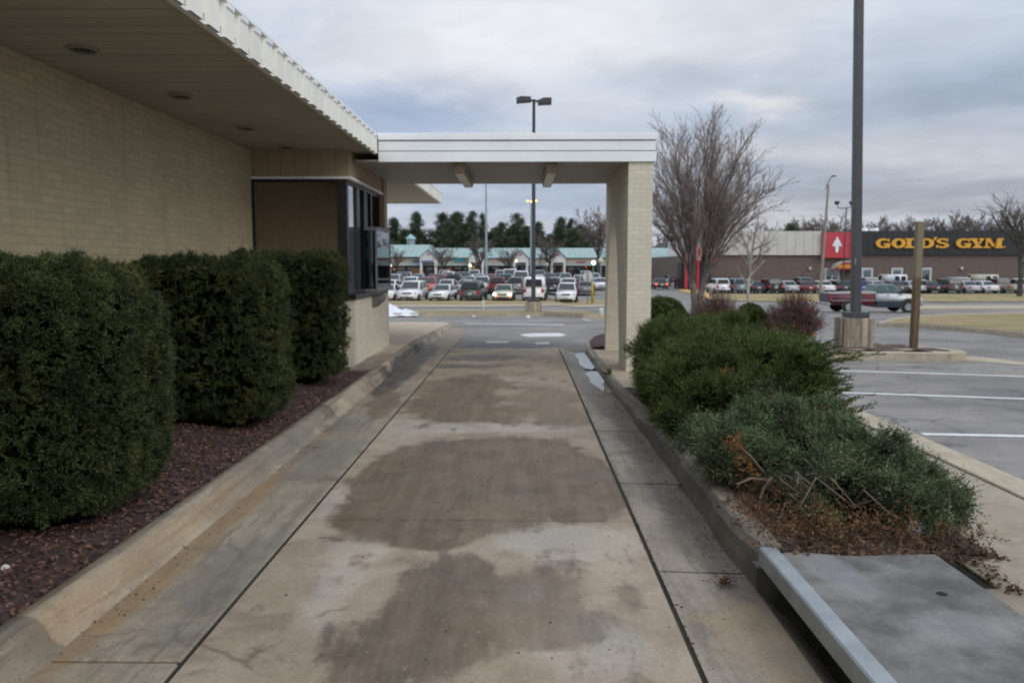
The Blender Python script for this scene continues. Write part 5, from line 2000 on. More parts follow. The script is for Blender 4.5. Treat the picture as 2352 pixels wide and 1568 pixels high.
for (u, va, hw) in ((986, 575, 19), (1095, 577, 17), (1196, 576, 17), (1281, 577, 17)):
    mb = MB()
    y0 = YM - 1.6
    mb.prism([(mx_(u - hw), mz_(591.5)), (mx_(u + hw), mz_(591.5)), (mx_(u), mz_(va))], 'y', y0, y0 + .4)
    gbl = mb.build('gable', M_mallw, mall)
    mb = MB()
    for s in (-1, 1):
        mb.hexa([(mx_(u + s * (hw + 1.5)), y0 - .25, mz_(592.5)), (mx_(u), y0 - .25, mz_(va - 1.5)), (mx_(u), y0 + 6, mz_(va - 1.5)), (mx_(u + s * (hw + 1.5)), y0 + 6, mz_(592.5))],
                [(mx_(u + s * (hw + 1.5)), y0 - .25, mz_(591)), (mx_(u), y0 - .25, mz_(va - 3.2)), (mx_(u), y0 + 6, mz_(va - 3.2)), (mx_(u + s * (hw + 1.5)), y0 + 6, mz_(591))])
    mb.build('gable_roof', M_tealroof, gbl)
    mb = MB()
    d = 3.6
    mb.prism([(mx_(u - d), mz_(584.5)), (mx_(u), mz_(584.5 + d * 1.15)), (mx_(u + d), mz_(584.5)), (mx_(u), mz_(584.5 - d * 1.15))], 'y', y0 - .06, y0 - .003)
    mb.build('pink_diamond', plain('pink_diamond', (.50, .16, .27), .6), gbl)
    mb = MB()
    mb.box(mx_(u - hw), mx_(u + hw), y0, y0 + 1.3, mz_(603), mz_(591.6))
    mb.box(mx_(u - hw), mx_(u - hw + 5), y0, y0 + 1, gb, mz_(603))
    mb.box(mx_(u + hw - 5), mx_(u + hw), y0, y0 + 1, gb, mz_(603))
    mb.build('porch', M_mallw, mall)
def smallsign(name, u0, u1, v0, v1, mat, lettmat=None, nlet=0, back=True, y=None):
    yy = (YM - .1) if y is None else y
    mb = MB()
    if back:
        mb.box(mx_(u0), mx_(u1), yy - .12, yy + .0, mz_(v1), mz_(v0))
        o = mb.build(name, mat, mall)
    for k in range(nlet):
        pass
    return None
mb = MB()
mb.box(mx_(1043), mx_(1067), YM - .25, YM - .003, mz_(601), mz_(593))
mb.build('shop_sign', plain('teal_sign', (.03, .26, .27), .5), mall)
mb = MB()
mb.box(mx_(1495), mx_(1535), YM - .25, YM - .003, mz_(604), mz_(596.5))
mb.build('shop_sign', plain('pale_sign', (.66, .69, .74), .5), mall)
mb = MB()
for k in range(9):
    u = 948 + k * 2.2
    mb.box(mx_(u), mx_(u + 1.6), YM - .2, YM - .003, mz_(601.8), mz_(598 + (k * 7 % 3) * .4))
for k in range(13):
    u = 971 + k * 2.1
    mb.box(mx_(u), mx_(u + 1.5), YM - 1.75, YM - 1.603, mz_(601.8), mz_(598 + (k * 5 % 3) * .4))
mb.build('sign_lettering', plain('blue_letters', (.08, .13, .33), .5), mall)
mb = MB()
for k in range(8):
    u = 1325 + k * 2.6
    mb.box(mx_(u), mx_(u + 2), YM - .2, YM - .003, mz_(604), mz_(599.8 + (k * 5 % 3) * .4))
mb.build('sign_lettering', plain('red_letters', (.42, .09, .09), .5), mall)
# cupola tower
mb = MB()
u = 929
mb.lathe((mx_(u), YM + 9, 0), [(.85, mz_(585)), (.80, mz_(545))], 8)
tw = mb.build('tower', plain('tower_grey', (.24, .29, .30), .7), mall)
mb = MB()
mb.lathe((mx_(u), YM + 9, 0), [(1.05, mz_(545.5)), (.95, mz_(543)), (.45, mz_(537)), (.08, mz_(533.5)), (0, mz_(533))], 12)
mb.build('tower_roof', plain('tower_teal', (.26, .46, .47), .5), tw)

# walkway lamps, some lit
M_warm = emis('warm_lamp', (1.0, .85, .55), 1.6)
M_cool = emis('white_lamp', (1.0, .98, .92), 3.0)
M_orl = emis('orange_lamp', (1.0, .45, .12), 1.4)
M_redl = emis('red_lamp', (1.0, .08, .08), 1.2)
M_globe = plain('unlit_globe', (.55, .54, .44), .4)
for (u, v, Y, mt, rr, lab) in ((898, 610, 140, M_warm, .22, 'lit globe lamp at the far left beside the window bay'), (1080, 609.5, 140, M_warm, .30, 'pair of lit globes right of the teal shop sign'),
                               (1186, 599, 128, M_warm, .24, 'lit globe lamp before the third white gable'), (1256, 608, 120, M_globe, .30, 'unlit globe lamp right of the dark pole'),
                               (1363, 603, 100, M_cool, .26, 'bright white globe lamp left of the pier'), (1380, 599, 104, M_globe, .36, 'unlit pale globe lamp touching the pier edge')):
    c = at(u, v, Y)
    g = A(c.x, Y)
    o = thing('lamp_post', (c.x, Y, g), lab, 'lamp post')
    mb = MB()
    mb.tube([(c.x, Y, g), (c.x, Y, c.z - rr)], [.07, .05], 6)
    mb.build('pole', M_teal, o)
    mb = MB()
    mb.lathe((c.x, Y, c.z), [(0, -rr)] + [(rr * math.cos(RAD(a)), rr * math.sin(RAD(a))) for a in (-60, -30, 0, 30, 60)] + [(0, rr)], 12)
    mb.build('globe', mt, o, smooth=True)
for (u, v, mt) in ((1085, 613.5, M_orl), (1102, 610, M_orl), (1107, 609.5, M_orl), (1350, 614, M_redl), (897, 618.5, M_orl), (1502, 624, M_orl)):
    c = at(u, v, YM - 2)
    mb = MB()
    mb.lathe((c.x, c.y + 4.0, c.z), [(0, -.15), (.15, 0), (0, .15)], 8)
    mb.build('shop_lamp', mt, mall)

# ================================================================== vehicles
M_glassv = plain('car_glass', (.030, .042, .042), .06, var=.05, spec=.6)
M_glassd = plain('dark_car_glass', (.012, .014, .016), .06, var=.05, spec=.5)
M_tyre = plain('tyre', (.015, .015, .015), .85)
M_hub = plain('wheel_hub', (.34, .35, .36), .35, .6)
M_tail = plain('tail_lamp', (.40, .02, .025), .3)
M_head = plain('head_lamp', (.55, .56, .55), .15)
M_plate = plain('number_plate', (.50, .52, .54), .5)
M_trim = plain('dark_trim', (.022, .022, .024), .6)
M_chrome = plain('bright_trim', (.45, .45, .46), .25, .8)
M_headon = emis('head_lamp_lit', (1.0, .95, .85), 12.0)
M_amberon = emis('turn_lamp_lit', (1.0, .32, .08), 1.8)
M_tailon = emis('tail_lamp_lit', (1.0, .10, .07), 3.2)
KIND = {
    'sedan': dict(L=4.75, W=1.80, H=1.45, belt=.95, hood=.88, deck=.98, ws=-.98, rf=-.28, rr=.95, rw=1.62),
    'hatch': dict(L=4.3, W=1.76, H=1.50, belt=.96, hood=.90, deck=.98, ws=-.95, rf=-.35, rr=1.45, rw=1.98),
    'suv': dict(L=4.65, W=1.86, H=1.74, belt=1.10, hood=1.03, deck=1.08, ws=-1.02, rf=-.42, rr=1.90, rw=2.18),
    'minivan': dict(L=5.0, W=1.95, H=1.76, belt=1.06, hood=1.0, deck=1.04, ws=-1.45, rf=-.60, rr=2.08, rw=2.36),
    'van': dict(L=5.6, W=2.02, H=2.12, belt=1.22, hood=1.12, deck=1.2, ws=-1.95, rf=-1.35, rr=2.60, rw=2.72),
    'pickup': dict(L=5.4, W=1.92, H=1.78, belt=1.12, hood=1.05, deck=1.10, ws=-1.0, rf=-.42, rr=.75, rw=.92),
}


def pane(mb, c, s0, s1, t0, t1, off):
    """thin slab on a bilinear patch c = (b0, b1, t1, t0)"""
    b0, b1, t1_, t0_ = [Vector(p) for p in c]
    nv = (b1 - b0).cross(t0_ - b0).normalized()
    def q(s, t):
        return b0.lerp(b1, s).lerp(t0_.lerp(t1_, s), t)
    o = [q(s0, t0), q(s1, t0), q(s1, t1), q(s0, t1)]
    mb.hexa([p - nv * .01 for p in o], [p + nv * off for p in o])


def vehicle(kind):
    k = KIND[kind]
    L, W, H = k['L'] / 2, k['W'] / 2, k['H']
    r = thing('parked_car', (0, 0, 0), 'car', 'car')
    mb = MB()
    pr = [(-L + .06, .26), (-L, .45), (-L + .01, .62), (-L + .10, k['hood'] - .16), (-L + .35, k['hood'] - .05), (k['ws'], k['belt'] - .02), (0, k['belt']), (k['rw'], k['belt']),
          (L - .12, k['deck'] - .03), (L - .02, k['deck'] - .2), (L, .60), (L - .01, .42), (L - .08, .26)]
    n = len(pr)
    def hw(y, z):
        e = abs(y) / L
        return W * (1 - .13 * e ** 5) * (1 - .05 * max(0, (z - .65) / .5)) * (1 - .04 * max(0, (.5 - z) / .3))
    vs = [(-hw(y, z), y, z) for y, z in pr] + [(hw(y, z), y, z) for y, z in pr]
    fs = [(i, (i + 1) % n, (i + 1) % n + n, i + n) for i in range(n)] + [tuple(range(n)), tuple(range(2 * n - 1, n - 1, -1))]
    mb.add(vs, fs)
    b0, t0 = W - .09, W - (.25 if kind != 'van' else .18)
    zb, zt = k['belt'] - .03, H
    B = [(-b0, k['ws'], zb), (b0, k['ws'], zb), (b0, k['rw'], zb), (-b0, k['rw'], zb)]
    Tp = [(-t0, k['rf'], zt), (t0, k['rf'], zt), (t0, k['rr'], zt), (-t0, k['rr'], zt)]
    mb.hexa(B, Tp)
    body = mb.build('body', plain('car_paint', (.6, .6, .6), .3, coat=.5), r, bevel=.055, seg=2, smooth=True)
    mb = MB()
    pane(mb, (B[0], B[1], Tp[1], Tp[0]), .06, .94, .12, .90, .012)
    mb.build('windshield', M_glassv, r)
    mb = MB()
    if kind == 'van':
        pane(mb, (B[2], B[3], Tp[3], Tp[2]), .10, .44, .12, .80, .012)
        pane(mb, (B[2], B[3], Tp[3], Tp[2]), .56, .90, .12, .80, .012)
    else:
        pane(mb, (B[2], B[3], Tp[3], Tp[2]), .09, .91, .14, .86, .012)
    mb.build('rear_window', M_glassd, r)
    for s, c in ((1, (B[1], B[2], Tp[2], Tp[1])), (-1, (B[3], B[0], Tp[0], Tp[3]))):
        mb = MB()
        ed = [.06, .40, .44, .76, .80, .95] if kind not in ('pickup',) else [.08, .55, .60, .92, .93, .94]
        if kind == 'van':
            ed = [.04, .22, .25, .26, .27, .28]
        if s < 0:
            ed = [1 - e for e in ed[::-1]]
        for a, b in ((0, 1), (2, 3), (4, 5)):
            if ed[b] - ed[a] > .02:
                pane(mb, c, ed[a], ed[b], .14, .86, .012)
        mb.build('side_window', M_glassd, r)
    wb = L - .88
    for sx in (-1, 1):
        for sy in (-1, 1):
            mb = MB()
            mb.lathe((sx * (W - .09), sy * wb, .33), [(.0, -.1), (.29, -.1), (.33, -.07), (.33, .07), (.29, .10), (0, .10)], 16, 'x')
            w_ = mb.build('wheel', M_tyre, r)
            mb = MB()
            mb.lathe((sx * (W + .01), sy * wb, .33), [(0, -.008), (.20, -.008), (.20, .008), (0, .014)], 12, 'x')
            mb.build('hub', M_hub, w_)
    for s in (-1, 1):
        mb = MB()
        x0, x1 = s * (W * .86) - .17 * (s > 0) - .0, s * (W * .86) + .17 * (s < 0)
        x0, x1 = min(x0, x1), max(x0, x1)
        z = k['hood'] - .22
        mb.hexa([(x0, -L - .012, z - .07), (x1, -L - .012 + .04, z - .07), (x1, -L + .2, z - .07), (x0, -L + .2, z - .07)],
                [(x0, -L + .035, z + .07), (x1, -L + .06, z + .07), (x1, -L + .25, z + .07), (x0, -L + .25, z + .07)])
        mb.build('headlight', M_head, r)
        mb = MB()
        z = k['deck'] - .20
        hgt = .11 if kind in ('sedan', 'hatch') else .2
        xa, xb = (W * .84 - .18, W * .875) if s > 0 else (-W * .875, -W * .84 + .18)
        mb.box(xa, xb, L - .10, L + .014, z - hgt, z + hgt * .5)
        mb.build('taillight', M_tail, r)
        mb = MB()
        mb.box(*((W - .02, W + .15) if s > 0 else (-W - .15, -W + .02)), k['ws'] + .25, k['ws'] + .36, k['belt'] - .02, k['belt'] + .11)
        mb.build('mirror', M_trim, r, bevel=.02, seg=1)
    mb = MB()
    z = k['hood'] - .24
    mb.box(-W * .42, W * .42, -L - .014, -L + .05, z - .07, z + .04)
    mb.build('grille', M_trim, r)
    mb = MB()
    mb.box(-W * .6, W * .6, -L - .012, -L + .05, .28, .40)
    mb.build('front_intake', M_trim, r)
    for y, nm in ((-L - .022, 'number_plate'), (L + .006, 'number_plate')):
        mb = MB()
        z = .50 if y < 0 else .68
        mb.box(-.16, .16, y, y + .016, z - .07, z + .07)
        mb.build('number_plate', M_plate, r)
    mb = MB()
    mb.box(-W * .8, W * .8, L - .05, L + .012, .27, .42)
    mb.build('rear_trim', M_trim, r)
    return r


PROTO = {k: vehicle(k) for k in KIND}
USED = set()
PAINT = {
    'white': (.80, .80, .82), 'cream': (.60, .58, .44), 'silver': (.50, .52, .55), 'grey': (.16, .17, .175), 'greygreen': (.075, .085, .08), 'black': (.012, .012, .014),
    'red': (.42, .035, .03), 'salmon': (.42, .075, .065), 'maroon': (.15, .018, .022), 'blue': (.03, .07, .20), 'teal': (.10, .17, .18), 'bluegrey': (.17, .21, .25),
    'darkblue': (.02, .03, .08), 'tan': (.20, .19, .145), 'brightblue': (.035, .06, .36), 'charcoal': (.035, .036, .04)}


def paintmat(c):
    nm = 'paint_' + c
    if nm in MATS:
        return MATS[nm]
    m, t = newmat(nm)
    t.out(PAINT[c], .28, .0, None, .5, coat=.6)
    return m


def place(u, Y, kind, colour, face, label, group, rot=0, cat=None, name='parked_car', lights=None, dz=0):
    src = PROTO[kind]
    if kind in USED:
        o = copy_tree(src)
    else:
        o = src
        USED.add(kind)
    x = xat(u, Y)
    o.name = name
    o.location = (x, Y, A(x, Y) + dz)
    o.rotation_euler = (0, 0, RAD(rot + (0 if face == 'f' else 180)))
    o['label'] = label
    o['category'] = cat or {'suv': 'suv', 'van': 'van', 'minivan': 'minivan', 'pickup': 'pickup truck'}.get(kind, 'car')
    if group:
        o['group'] = group
    elif 'group' in o:
        del o['group']
    for c in o.children:
        nm = c.name.split('.')[0]
        mt = None
        if nm == 'body':
            mt = paintmat(colour)
        elif nm == 'headlight':
            mt = M_headon if lights == 'front' else M_head
        elif nm == 'taillight':
            mt = M_tailon if lights == 'rear' else M_tail
        if mt is not None:
            c.material_slots[0].link = 'OBJECT'
            c.material_slots[0].material = mt
    return o


GA = 'cars parked in the full lot before the shopping strip'
YA, YB_, YC_, YD_, YE_ = 71.2, 84.5, 96, 108, 120
LOT = [
    (890, YA, 'sedan', 'white', 'f', 'white car in the front row half hidden by the window bay', 0),
    (948, YA, 'minivan', 'white', 'f', 'white minivan facing out in the front row behind the snow pile', -5),
    (1018, YA, 'sedan', 'white', 'f', 'white sedan facing out in the front row left of the dark minivan', -7),
    (1088, YA, 'minivan', 'greygreen', 'r', 'dark grey green minivan seen from behind in the front row', -5),
    (1158, YA, 'sedan', 'cream', 'f', 'pale cream sedan with its headlights on in the front row', -3),
    (1230, YA + .5, 'van', 'white', 'r', 'white cargo van seen from behind partly covered by the dark pole', -4),
    (1303, YA, 'suv', 'white', 'f', 'white suv facing out at the right end of the front row', -6),
    (899, YB_, 'sedan', 'white', 'r', 'white sedan seen from behind in the second row beside the window bay', -4),
    (944, YB_, 'suv', 'white', 'f', 'white suv in the second row looking over the white minivan', 0),
    (985, YB_, 'suv', 'salmon', 'f', 'salmon red suv in the second row left of a white hatchback', -3),
    (1027, YB_ - 1, 'hatch', 'white', 'f', 'white hatchback in the second row just above the white sedan', -4),
    (1072, YB_, 'sedan', 'silver', 'r', 'silver sedan in the second row above the dark minivan', -3),
    (1107, YB_ + 1, 'pickup', 'white', 'f', 'white pickup truck in the second row left of the maroon suv', 0),
    (1145, YB_, 'suv', 'maroon', 'r', 'maroon suv seen from behind in the second row above the cream sedan', -3),
    (1187, YB_, 'suv', 'grey', 'r', 'grey suv seen from behind in the second row left of the cargo van', -3),
    (1228, YB_, 'sedan', 'silver', 'f', 'silver car in the second row mostly hidden behind the cargo van', 0),
    (1268, YB_, 'suv', 'black', 'r', 'black suv in the second row just right of the cargo van', -3),
    (1306, YB_ + .5, 'suv', 'white', 'f', 'white suv in the second row directly behind the front white suv', -4),
    (1345, YB_, 'sedan', 'grey', 'r', 'grey sedan in the second row behind the octagonal sign', -3),
    (905, YC_, 'suv', 'silver', 'f', 'silver suv in the third row beside the window bay edge', 0),
    (944, YC_, 'sedan', 'bluegrey', 'f', 'blue grey sedan in the third row behind two white cars', 0),
    (976, YC_, 'sedan', 'blue', 'r', 'blue sedan in the third row left of the red suv', 0),
    (1010, YC_, 'suv', 'red', 'f', 'bright red suv in the third row before the first white gable', 0),
    (1046, YC_, 'suv', 'black', 'r', 'black suv in the third row under the teal shop sign', -2),
    (1083, YC_, 'sedan', 'silver', 'f', 'silver sedan in the third row between the black suv and teal pole', 0),
    (1126, YC_, 'suv', 'salmon', 'f', 'pinkish red suv in the third row just right of the teal pole', 0),
    (1162, YC_, 'minivan', 'teal', 'r', 'grey teal minivan in the third row behind the maroon suv', 0),
    (1197, YC_, 'van', 'white', 'f', 'white van in the third row with an orange light in front', 0),
    (1240, YC_, 'sedan', 'black', 'f', 'black sedan in the third row right of the dark pole', 0),
    (1275, YC_, 'hatch', 'white', 'f', 'white hatchback in the third row above the black suv', 0),
    (1310, YC_, 'sedan', 'maroon', 'r', 'maroon sedan in the third row above the right white suvs', 0),
    (1345, YC_, 'suv', 'silver', 'f', 'silver suv in the third row behind the octagonal sign', 0),
    (1378, YC_, 'sedan', 'white', 'f', 'white sedan in the third row touching the pier edge', 0),
    (925, YD_, 'suv', 'grey', 'f', 'grey suv in the back row below the blue shop letters', 0),
    (962, YD_, 'sedan', 'silver', 'f', 'silver sedan in the back row left of the first gable', 0),
    (998, YD_, 'sedan', 'teal', 'f', 'teal grey sedan in the back row under the first gable', 0),
    (1030, YD_, 'minivan', 'white', 'f', 'white minivan in the back row left of the teal sign', 0),
    (1066, YD_, 'suv', 'bluegrey', 'f', 'blue grey suv in the back row under the teal sign', 0),
    (1100, YD_, 'sedan', 'white', 'f', 'white sedan in the back row under the second gable', 0),
    (1136, YD_, 'sedan', 'charcoal', 'f', 'charcoal sedan in the back row right of the teal pole', 0),
    (1172, YD_, 'van', 'white', 'f', 'white van in the back row near the third gable', 0),
    (1208, YD_, 'sedan', 'charcoal', 'f', 'charcoal car in the back row beside the dark pole', 0),
    (1262, YD_, 'suv', 'bluegrey', 'f', 'blue grey suv in the back row left of the fourth gable', 0),
    (1298, YD_, 'suv', 'silver', 'f', 'silver suv in the back row right of the fourth gable', 0),
    (1330, YD_, 'sedan', 'white', 'f', 'white sedan in the back row under the red shop letters', 0),
    (1364, YD_, 'suv', 'white', 'f', 'white suv in the back row under the bright globe lamp', 0),
    (934, YE_, 'sedan', 'white', 'f', 'white sedan in the row nearest the shops below the blue letters', 0),
    (1020, YE_, 'suv', 'silver', 'f', 'silver suv in the row nearest the shops left of the teal sign', 0),
    (1056, YE_, 'sedan', 'silver', 'f', 'silver sedan in the row nearest the shops right under the teal sign', 0),
    (1090, YE_, 'minivan', 'white', 'f', 'white minivan in the row nearest the shops under the second gable', 0),
    (1150, YE_, 'suv', 'white', 'f', 'white suv in the row nearest the shops left of the third gable', 0),
    (1240, YE_, 'suv', 'silver', 'f', 'silver suv in the row nearest the shops right of the dark pole', 0),
    (1282, YE_, 'sedan', 'bluegrey', 'f', 'blue grey sedan in the row nearest the shops under the fourth gable', 0),
    (1345, YE_, 'minivan', 'silver', 'f', 'silver minivan in the row nearest the shops under the red lamp', 0),
]
for (u, Y, kd, colr, fc, lab, rot) in LOT:
    o = place(u, Y, kd, colr, fc, lab, GA, rot, lights='front' if 'headlights on' in lab else None)
    if 'headlights on' in lab:
        x = xat(u, Y)
        for s in (-.62, .62):
            mb = MB()
            mb.box(x + s - .09, x + s + .09, Y - 2.42, Y - 2.36, A(x, Y) + .43, A(x, Y) + .52)
            tl = mb.build('turn_light', M_amberon)
            tl.parent = o
            tl.matrix_parent_inverse = (Matrix.Translation(o.location) @ Matrix.Rotation(RAD(rot), 4, 'Z')).inverted()
GG = 'cars parked before the brown brick building'
YG1, YG2 = 95.5, 103.5
GYM = [
    (1650, YG1, 'suv', 'white', 'r', 'white suv at the left end of the row before the brick building', 3),
    (1690, YG1, 'suv', 'bluegrey', 'r', 'blue grey suv seen from behind left of the slim pale tree trunk', 3),
    (1729, YG1, 'sedan', 'charcoal', 'r', 'charcoal sedan just right of the slim pale tree trunk', 3),
    (1767, YG1, 'suv', 'black', 'r', 'black suv seen from behind above the right bare bush', 3),
    (1806, YG1, 'sedan', 'silver', 'r', 'silver sedan with red lamps above the bare bush', 3),
    (1845, YG1, 'sedan', 'maroon', 'r', 'dark maroon sedan left of the tall street lamp', 3),
    (1886, YG1, 'sedan', 'white', 'r', 'white sedan seen from behind at the foot of the tall street lamp', 6),
    (1926, YG1, 'hatch', 'charcoal', 'r', 'charcoal hatchback under the red awning', 3),
    (1966, YG1, 'hatch', 'brightblue', 'r', 'bright blue hatchback mostly behind the big dark pole', 3),
    (2008, YG1, 'sedan', 'silver', 'r', 'silver sedan behind the cab of the two tone pickup', 3),
    (2050, YG1, 'sedan', 'greygreen', 'r', 'dark sedan above the hood of the two tone pickup', 3),
    (2090, YG1, 'sedan', 'silver', 'r', 'silver sedan with red lamps just left of the wooden post', 5),
    (2130, YG1, 'sedan', 'charcoal', 'r', 'charcoal sedan just right of the wooden post', 5),
    (2171, YG1, 'suv', 'greygreen', 'r', 'dark green grey suv between two sedans right of the wooden post', 5),
    (2212, YG1, 'sedan', 'silver', 'r', 'silver sedan left of the bright white sedan on the right', 8),
    (2253, YG1, 'sedan', 'white', 'r', 'bright white sedan seen from behind below the letter Y', 10),
    (2297, YG1, 'pickup', 'tan', 'r', 'greenish tan pickup truck left of the right hand tree trunk', 6),
    (2345, YG1, 'suv', 'white', 'r', 'white suv at the right edge behind the tree trunk', 3),
    (1710, YG2, 'sedan', 'white', 'r', 'white sedan in the rear row behind the slim pale tree', 0),
    (1840, YG2, 'suv', 'teal', 'r', 'grey teal suv in the rear row left of the street lamp', 0),
    (1905, YG2, 'sedan', 'silver', 'r', 'silver sedan in the rear row at the gym door', 0),
    (1990, YG2, 'suv', 'silver', 'r', 'silver suv in the rear row right of the big dark pole', 0),
    (2047, YG2, 'van', 'white', 'r', 'white van in the rear row under the middle window', 0),
    (2110, YG2, 'sedan', 'white', 'r', 'white sedan in the rear row behind the wooden post', 0),
    (2195, YG2, 'minivan', 'silver', 'r', 'silver minivan in the rear row under the apostrophe S', 0),
    (2252, YG2, 'van', 'cream', 'r', 'cream white van in the rear row behind the bright white sedan', 0),
    (2330, YG2, 'sedan', 'bluegrey', 'r', 'blue grey sedan in the rear row beside the right tree trunk', 0),
]
for (u, Y, kd, colr, fc, lab, rot) in GYM:
    place(u, Y, kd, colr, fc, lab, GG, rot)
place(1515, 106, 'sedan', 'charcoal', 'r', 'dark sedan with glowing brake lights driving away beyond the pier', None, -2, name='moving_car', lights='rear')
o = COL.objects[-1]
x = xat(1515, 106)
place(1541, 130, 'suv', 'silver', 'r', 'silver suv driving away beyond three pedestrians', None, 0, name='moving_car')
place(1563, 124, 'van', 'greygreen', 'r', 'dark green grey van beside the red store portal', None, 0, name='moving_car', lights='rear')

# two-tone pickup passing on the access road (nose to the right)
Y0 = 43.0
X0, X1 = xat(1912, Y0), xat(2126, Y0)
zg_ = A(X0, Y0 + .9)
L = X1 - X0
pk = thing('pickup_truck', ((X0 + X1) / 2, Y0 + .9, zg_), 'two tone pickup truck with maroon bed and white cab passing behind the big pole', 'pickup truck')
K = L / 5.0
def X(a): return X0 + a * K
Wt = 1.74
y0, y1 = Y0, Y0 + Wt
M_maroonp = plain('maroon_paint', (.11, .010, .022), .3, var=.06, coat=.6)
M_whitep = plain('white_paint', (.62, .63, .66), .3, var=.04, coat=.5)
M_navy = plain('navy_paint', (.012, .028, .05), .3, var=.06, coat=.5)
def zt_(h): return zg_ + h
mb = MB()
mb.prism([(X(.05), zt_(.42)), (X(2.42), zt_(.42)), (X(2.36), zt_(.70)), (X(2.42), zt_(1.04)), (X(.04), zt_(1.04)), (X(.02), zt_(.62))], 'y', y0, y1)
bed = mb.build('bed', M_maroonp, pk, bevel=.04, seg=2, smooth=True)
mb = MB()
for yy in (y0 - .012, y1 - .012):
    mb.box(X(.06), X(2.40), yy, yy + .024, zt_(.66), zt_(.70))
    mb.box(X(.06), X(2.40), yy, yy + .024, zt_(1.03), zt_(1.065))
mb.build('side_trim', M_chrome, bed)
mb = MB()
mb.hexa([(X(.1), y0 + .06, zt_(1.05)), (X(2.5), y0 + .06, zt_(1.05)), (X(2.5), y1 - .06, zt_(1.05)), (X(.1), y1 - .06, zt_(1.05))],
        [(X(.2), y0 + .12, zt_(1.07)), (X(2.5), y0 + .12, zt_(1.17)), (X(2.5), y1 - .12, zt_(1.17)), (X(.2), y1 - .12, zt_(1.07))])
mb.build('bed_cover', plain('bed_cover_cloth', (.30, .29, .25), .8), pk)
mb = MB()
mb.box(X(-.03), X(.03), y0 + .10, y1 - .10, zt_(.55), zt_(1.05))
tg = mb.build('tailgate', plain('tailgate_grey', (.045, .055, .055), .4), pk, bevel=.015, seg=1)
for a, b_ in ((y0 + .02, y0 + .14), (y1 - .14, y1 - .02)):
    mb = MB()
    mb.box(X(-.02), X(.05), a, b_, zt_(.68), zt_(1.0))
    mb.build('taillight', M_tail, pk)
mb = MB()
mb.box(X(-.16), X(.02), y0 + .03, y1 - .03, zt_(.42), zt_(.56))
mb.build('rear_bumper', M_chrome, pk, bevel=.03, seg=1)
mb = MB()
mb.prism([(X(2.44), zt_(.62)), (X(4.86), zt_(.62)), (X(4.92), zt_(.78)), (X(4.82), zt_(.92)), (X(3.85), zt_(1.05)), (X(2.44), zt_(1.05))], 'y', y0, y1)
bd = mb.build('body', M_whitep, pk, bevel=.05, seg=2, smooth=True)
mb = MB()
mb.prism([(X(2.46), zt_(.30)), (X(4.80), zt_(.30)), (X(4.86), zt_(.615)), (X(2.46), zt_(.615))], 'y', y0 + .006, y1 - .006)
mb.build('lower_body', M_navy, pk, bevel=.03, seg=1)
Bq = [(X(2.40), y0 + .06, zt_(1.03)), (X(4.05), y0 + .06, zt_(1.03)), (X(4.05), y1 - .06, zt_(1.03)), (X(2.40), y1 - .06, zt_(1.03))]
Tq = [(X(2.55), y0 + .20, zt_(1.56)), (X(3.42), y0 + .20, zt_(1.56)), (X(3.42), y1 - .20, zt_(1.56)), (X(2.55), y1 - .20, zt_(1.56))]
mb = MB()
mb.hexa(Bq, Tq)
mb.build('cab', plain('cab_grey', (.18, .21, .22), .4), pk, bevel=.05, seg=2, smooth=True)
M_tglass = plain('truck_glass', (.05, .095, .10), .08, var=.2, spec=.6)
mb = MB()
pane(mb, (Bq[0], Bq[1], Tq[1], Tq[0]), .06, .46, .10, .88, .012)
pane(mb, (Bq[0], Bq[1], Tq[1], Tq[0]), .51, .90, .10, .88, .012)
mb.build('side_window', M_tglass, pk)
mb = MB()
pane(mb, (Bq[1], Bq[2], Tq[2], Tq[1]), .06, .94, .1, .9, .012)
mb.build('windshield', M_tglass, pk)
mb = MB()
pane(mb, (Bq[3], Bq[0], Tq[0], Tq[3]), .1, .9, .2, .85, .012)
mb.build('rear_window', M_tglass, pk)
mb = MB()
mb.box(X(3.0), X(3.12), y0 - .015, y0 + .02, zt_(.93), zt_(.96))
mb.build('door_handle', M_trim, pk)
mb = MB()
mb.box(X(3.72), X(3.86), y0 - .16, y0 + .05, zt_(1.05), zt_(1.20))
mb.build('mirror', M_trim, pk, bevel=.02, seg=1)
mb = MB()
mb.box(X(4.80), X(5.02), y0 + .04, y1 - .04, zt_(.40), zt_(.58))
mb.build('front_bumper', M_chrome, pk, bevel=.03, seg=1)
for a, b_ in ((y0 + .04, y0 + .28), (y1 - .28, y1 - .04)):
    mb = MB()
    mb.box(X(4.80), X(4.945), a, b_, zt_(.68), zt_(.82))
    mb.build('headlight', M_head, pk)
for xx in (X(.98), X(4.18)):
    for yy, s in ((y0 + .09, -1), (y1 - .09, 1)):
        mb = MB()
        mb.lathe((xx, yy, zt_(.335)), [(0, -.11), (.29, -.11), (.335, -.08), (.335, .08), (.29, .11), (0, .11)], 20, 'y')
        w_ = mb.build('wheel', M_tyre, pk)
        mb = MB()
        mb.lathe((xx, yy + s * .115, zt_(.335)), [(0, -.012), (.20, -.012), (.20, .012), (0, .02)], 14, 'y')
        mb.build('rim', M_hub, w_)
        mb = MB()
        mb.lathe((xx, yy + s * .085, zt_(.40)), [(0, -.012), (.40, -.012), (.40, .012), (0, .012)], 20, 'y')
        mb.build('wheel_arch', M_trim, pk)

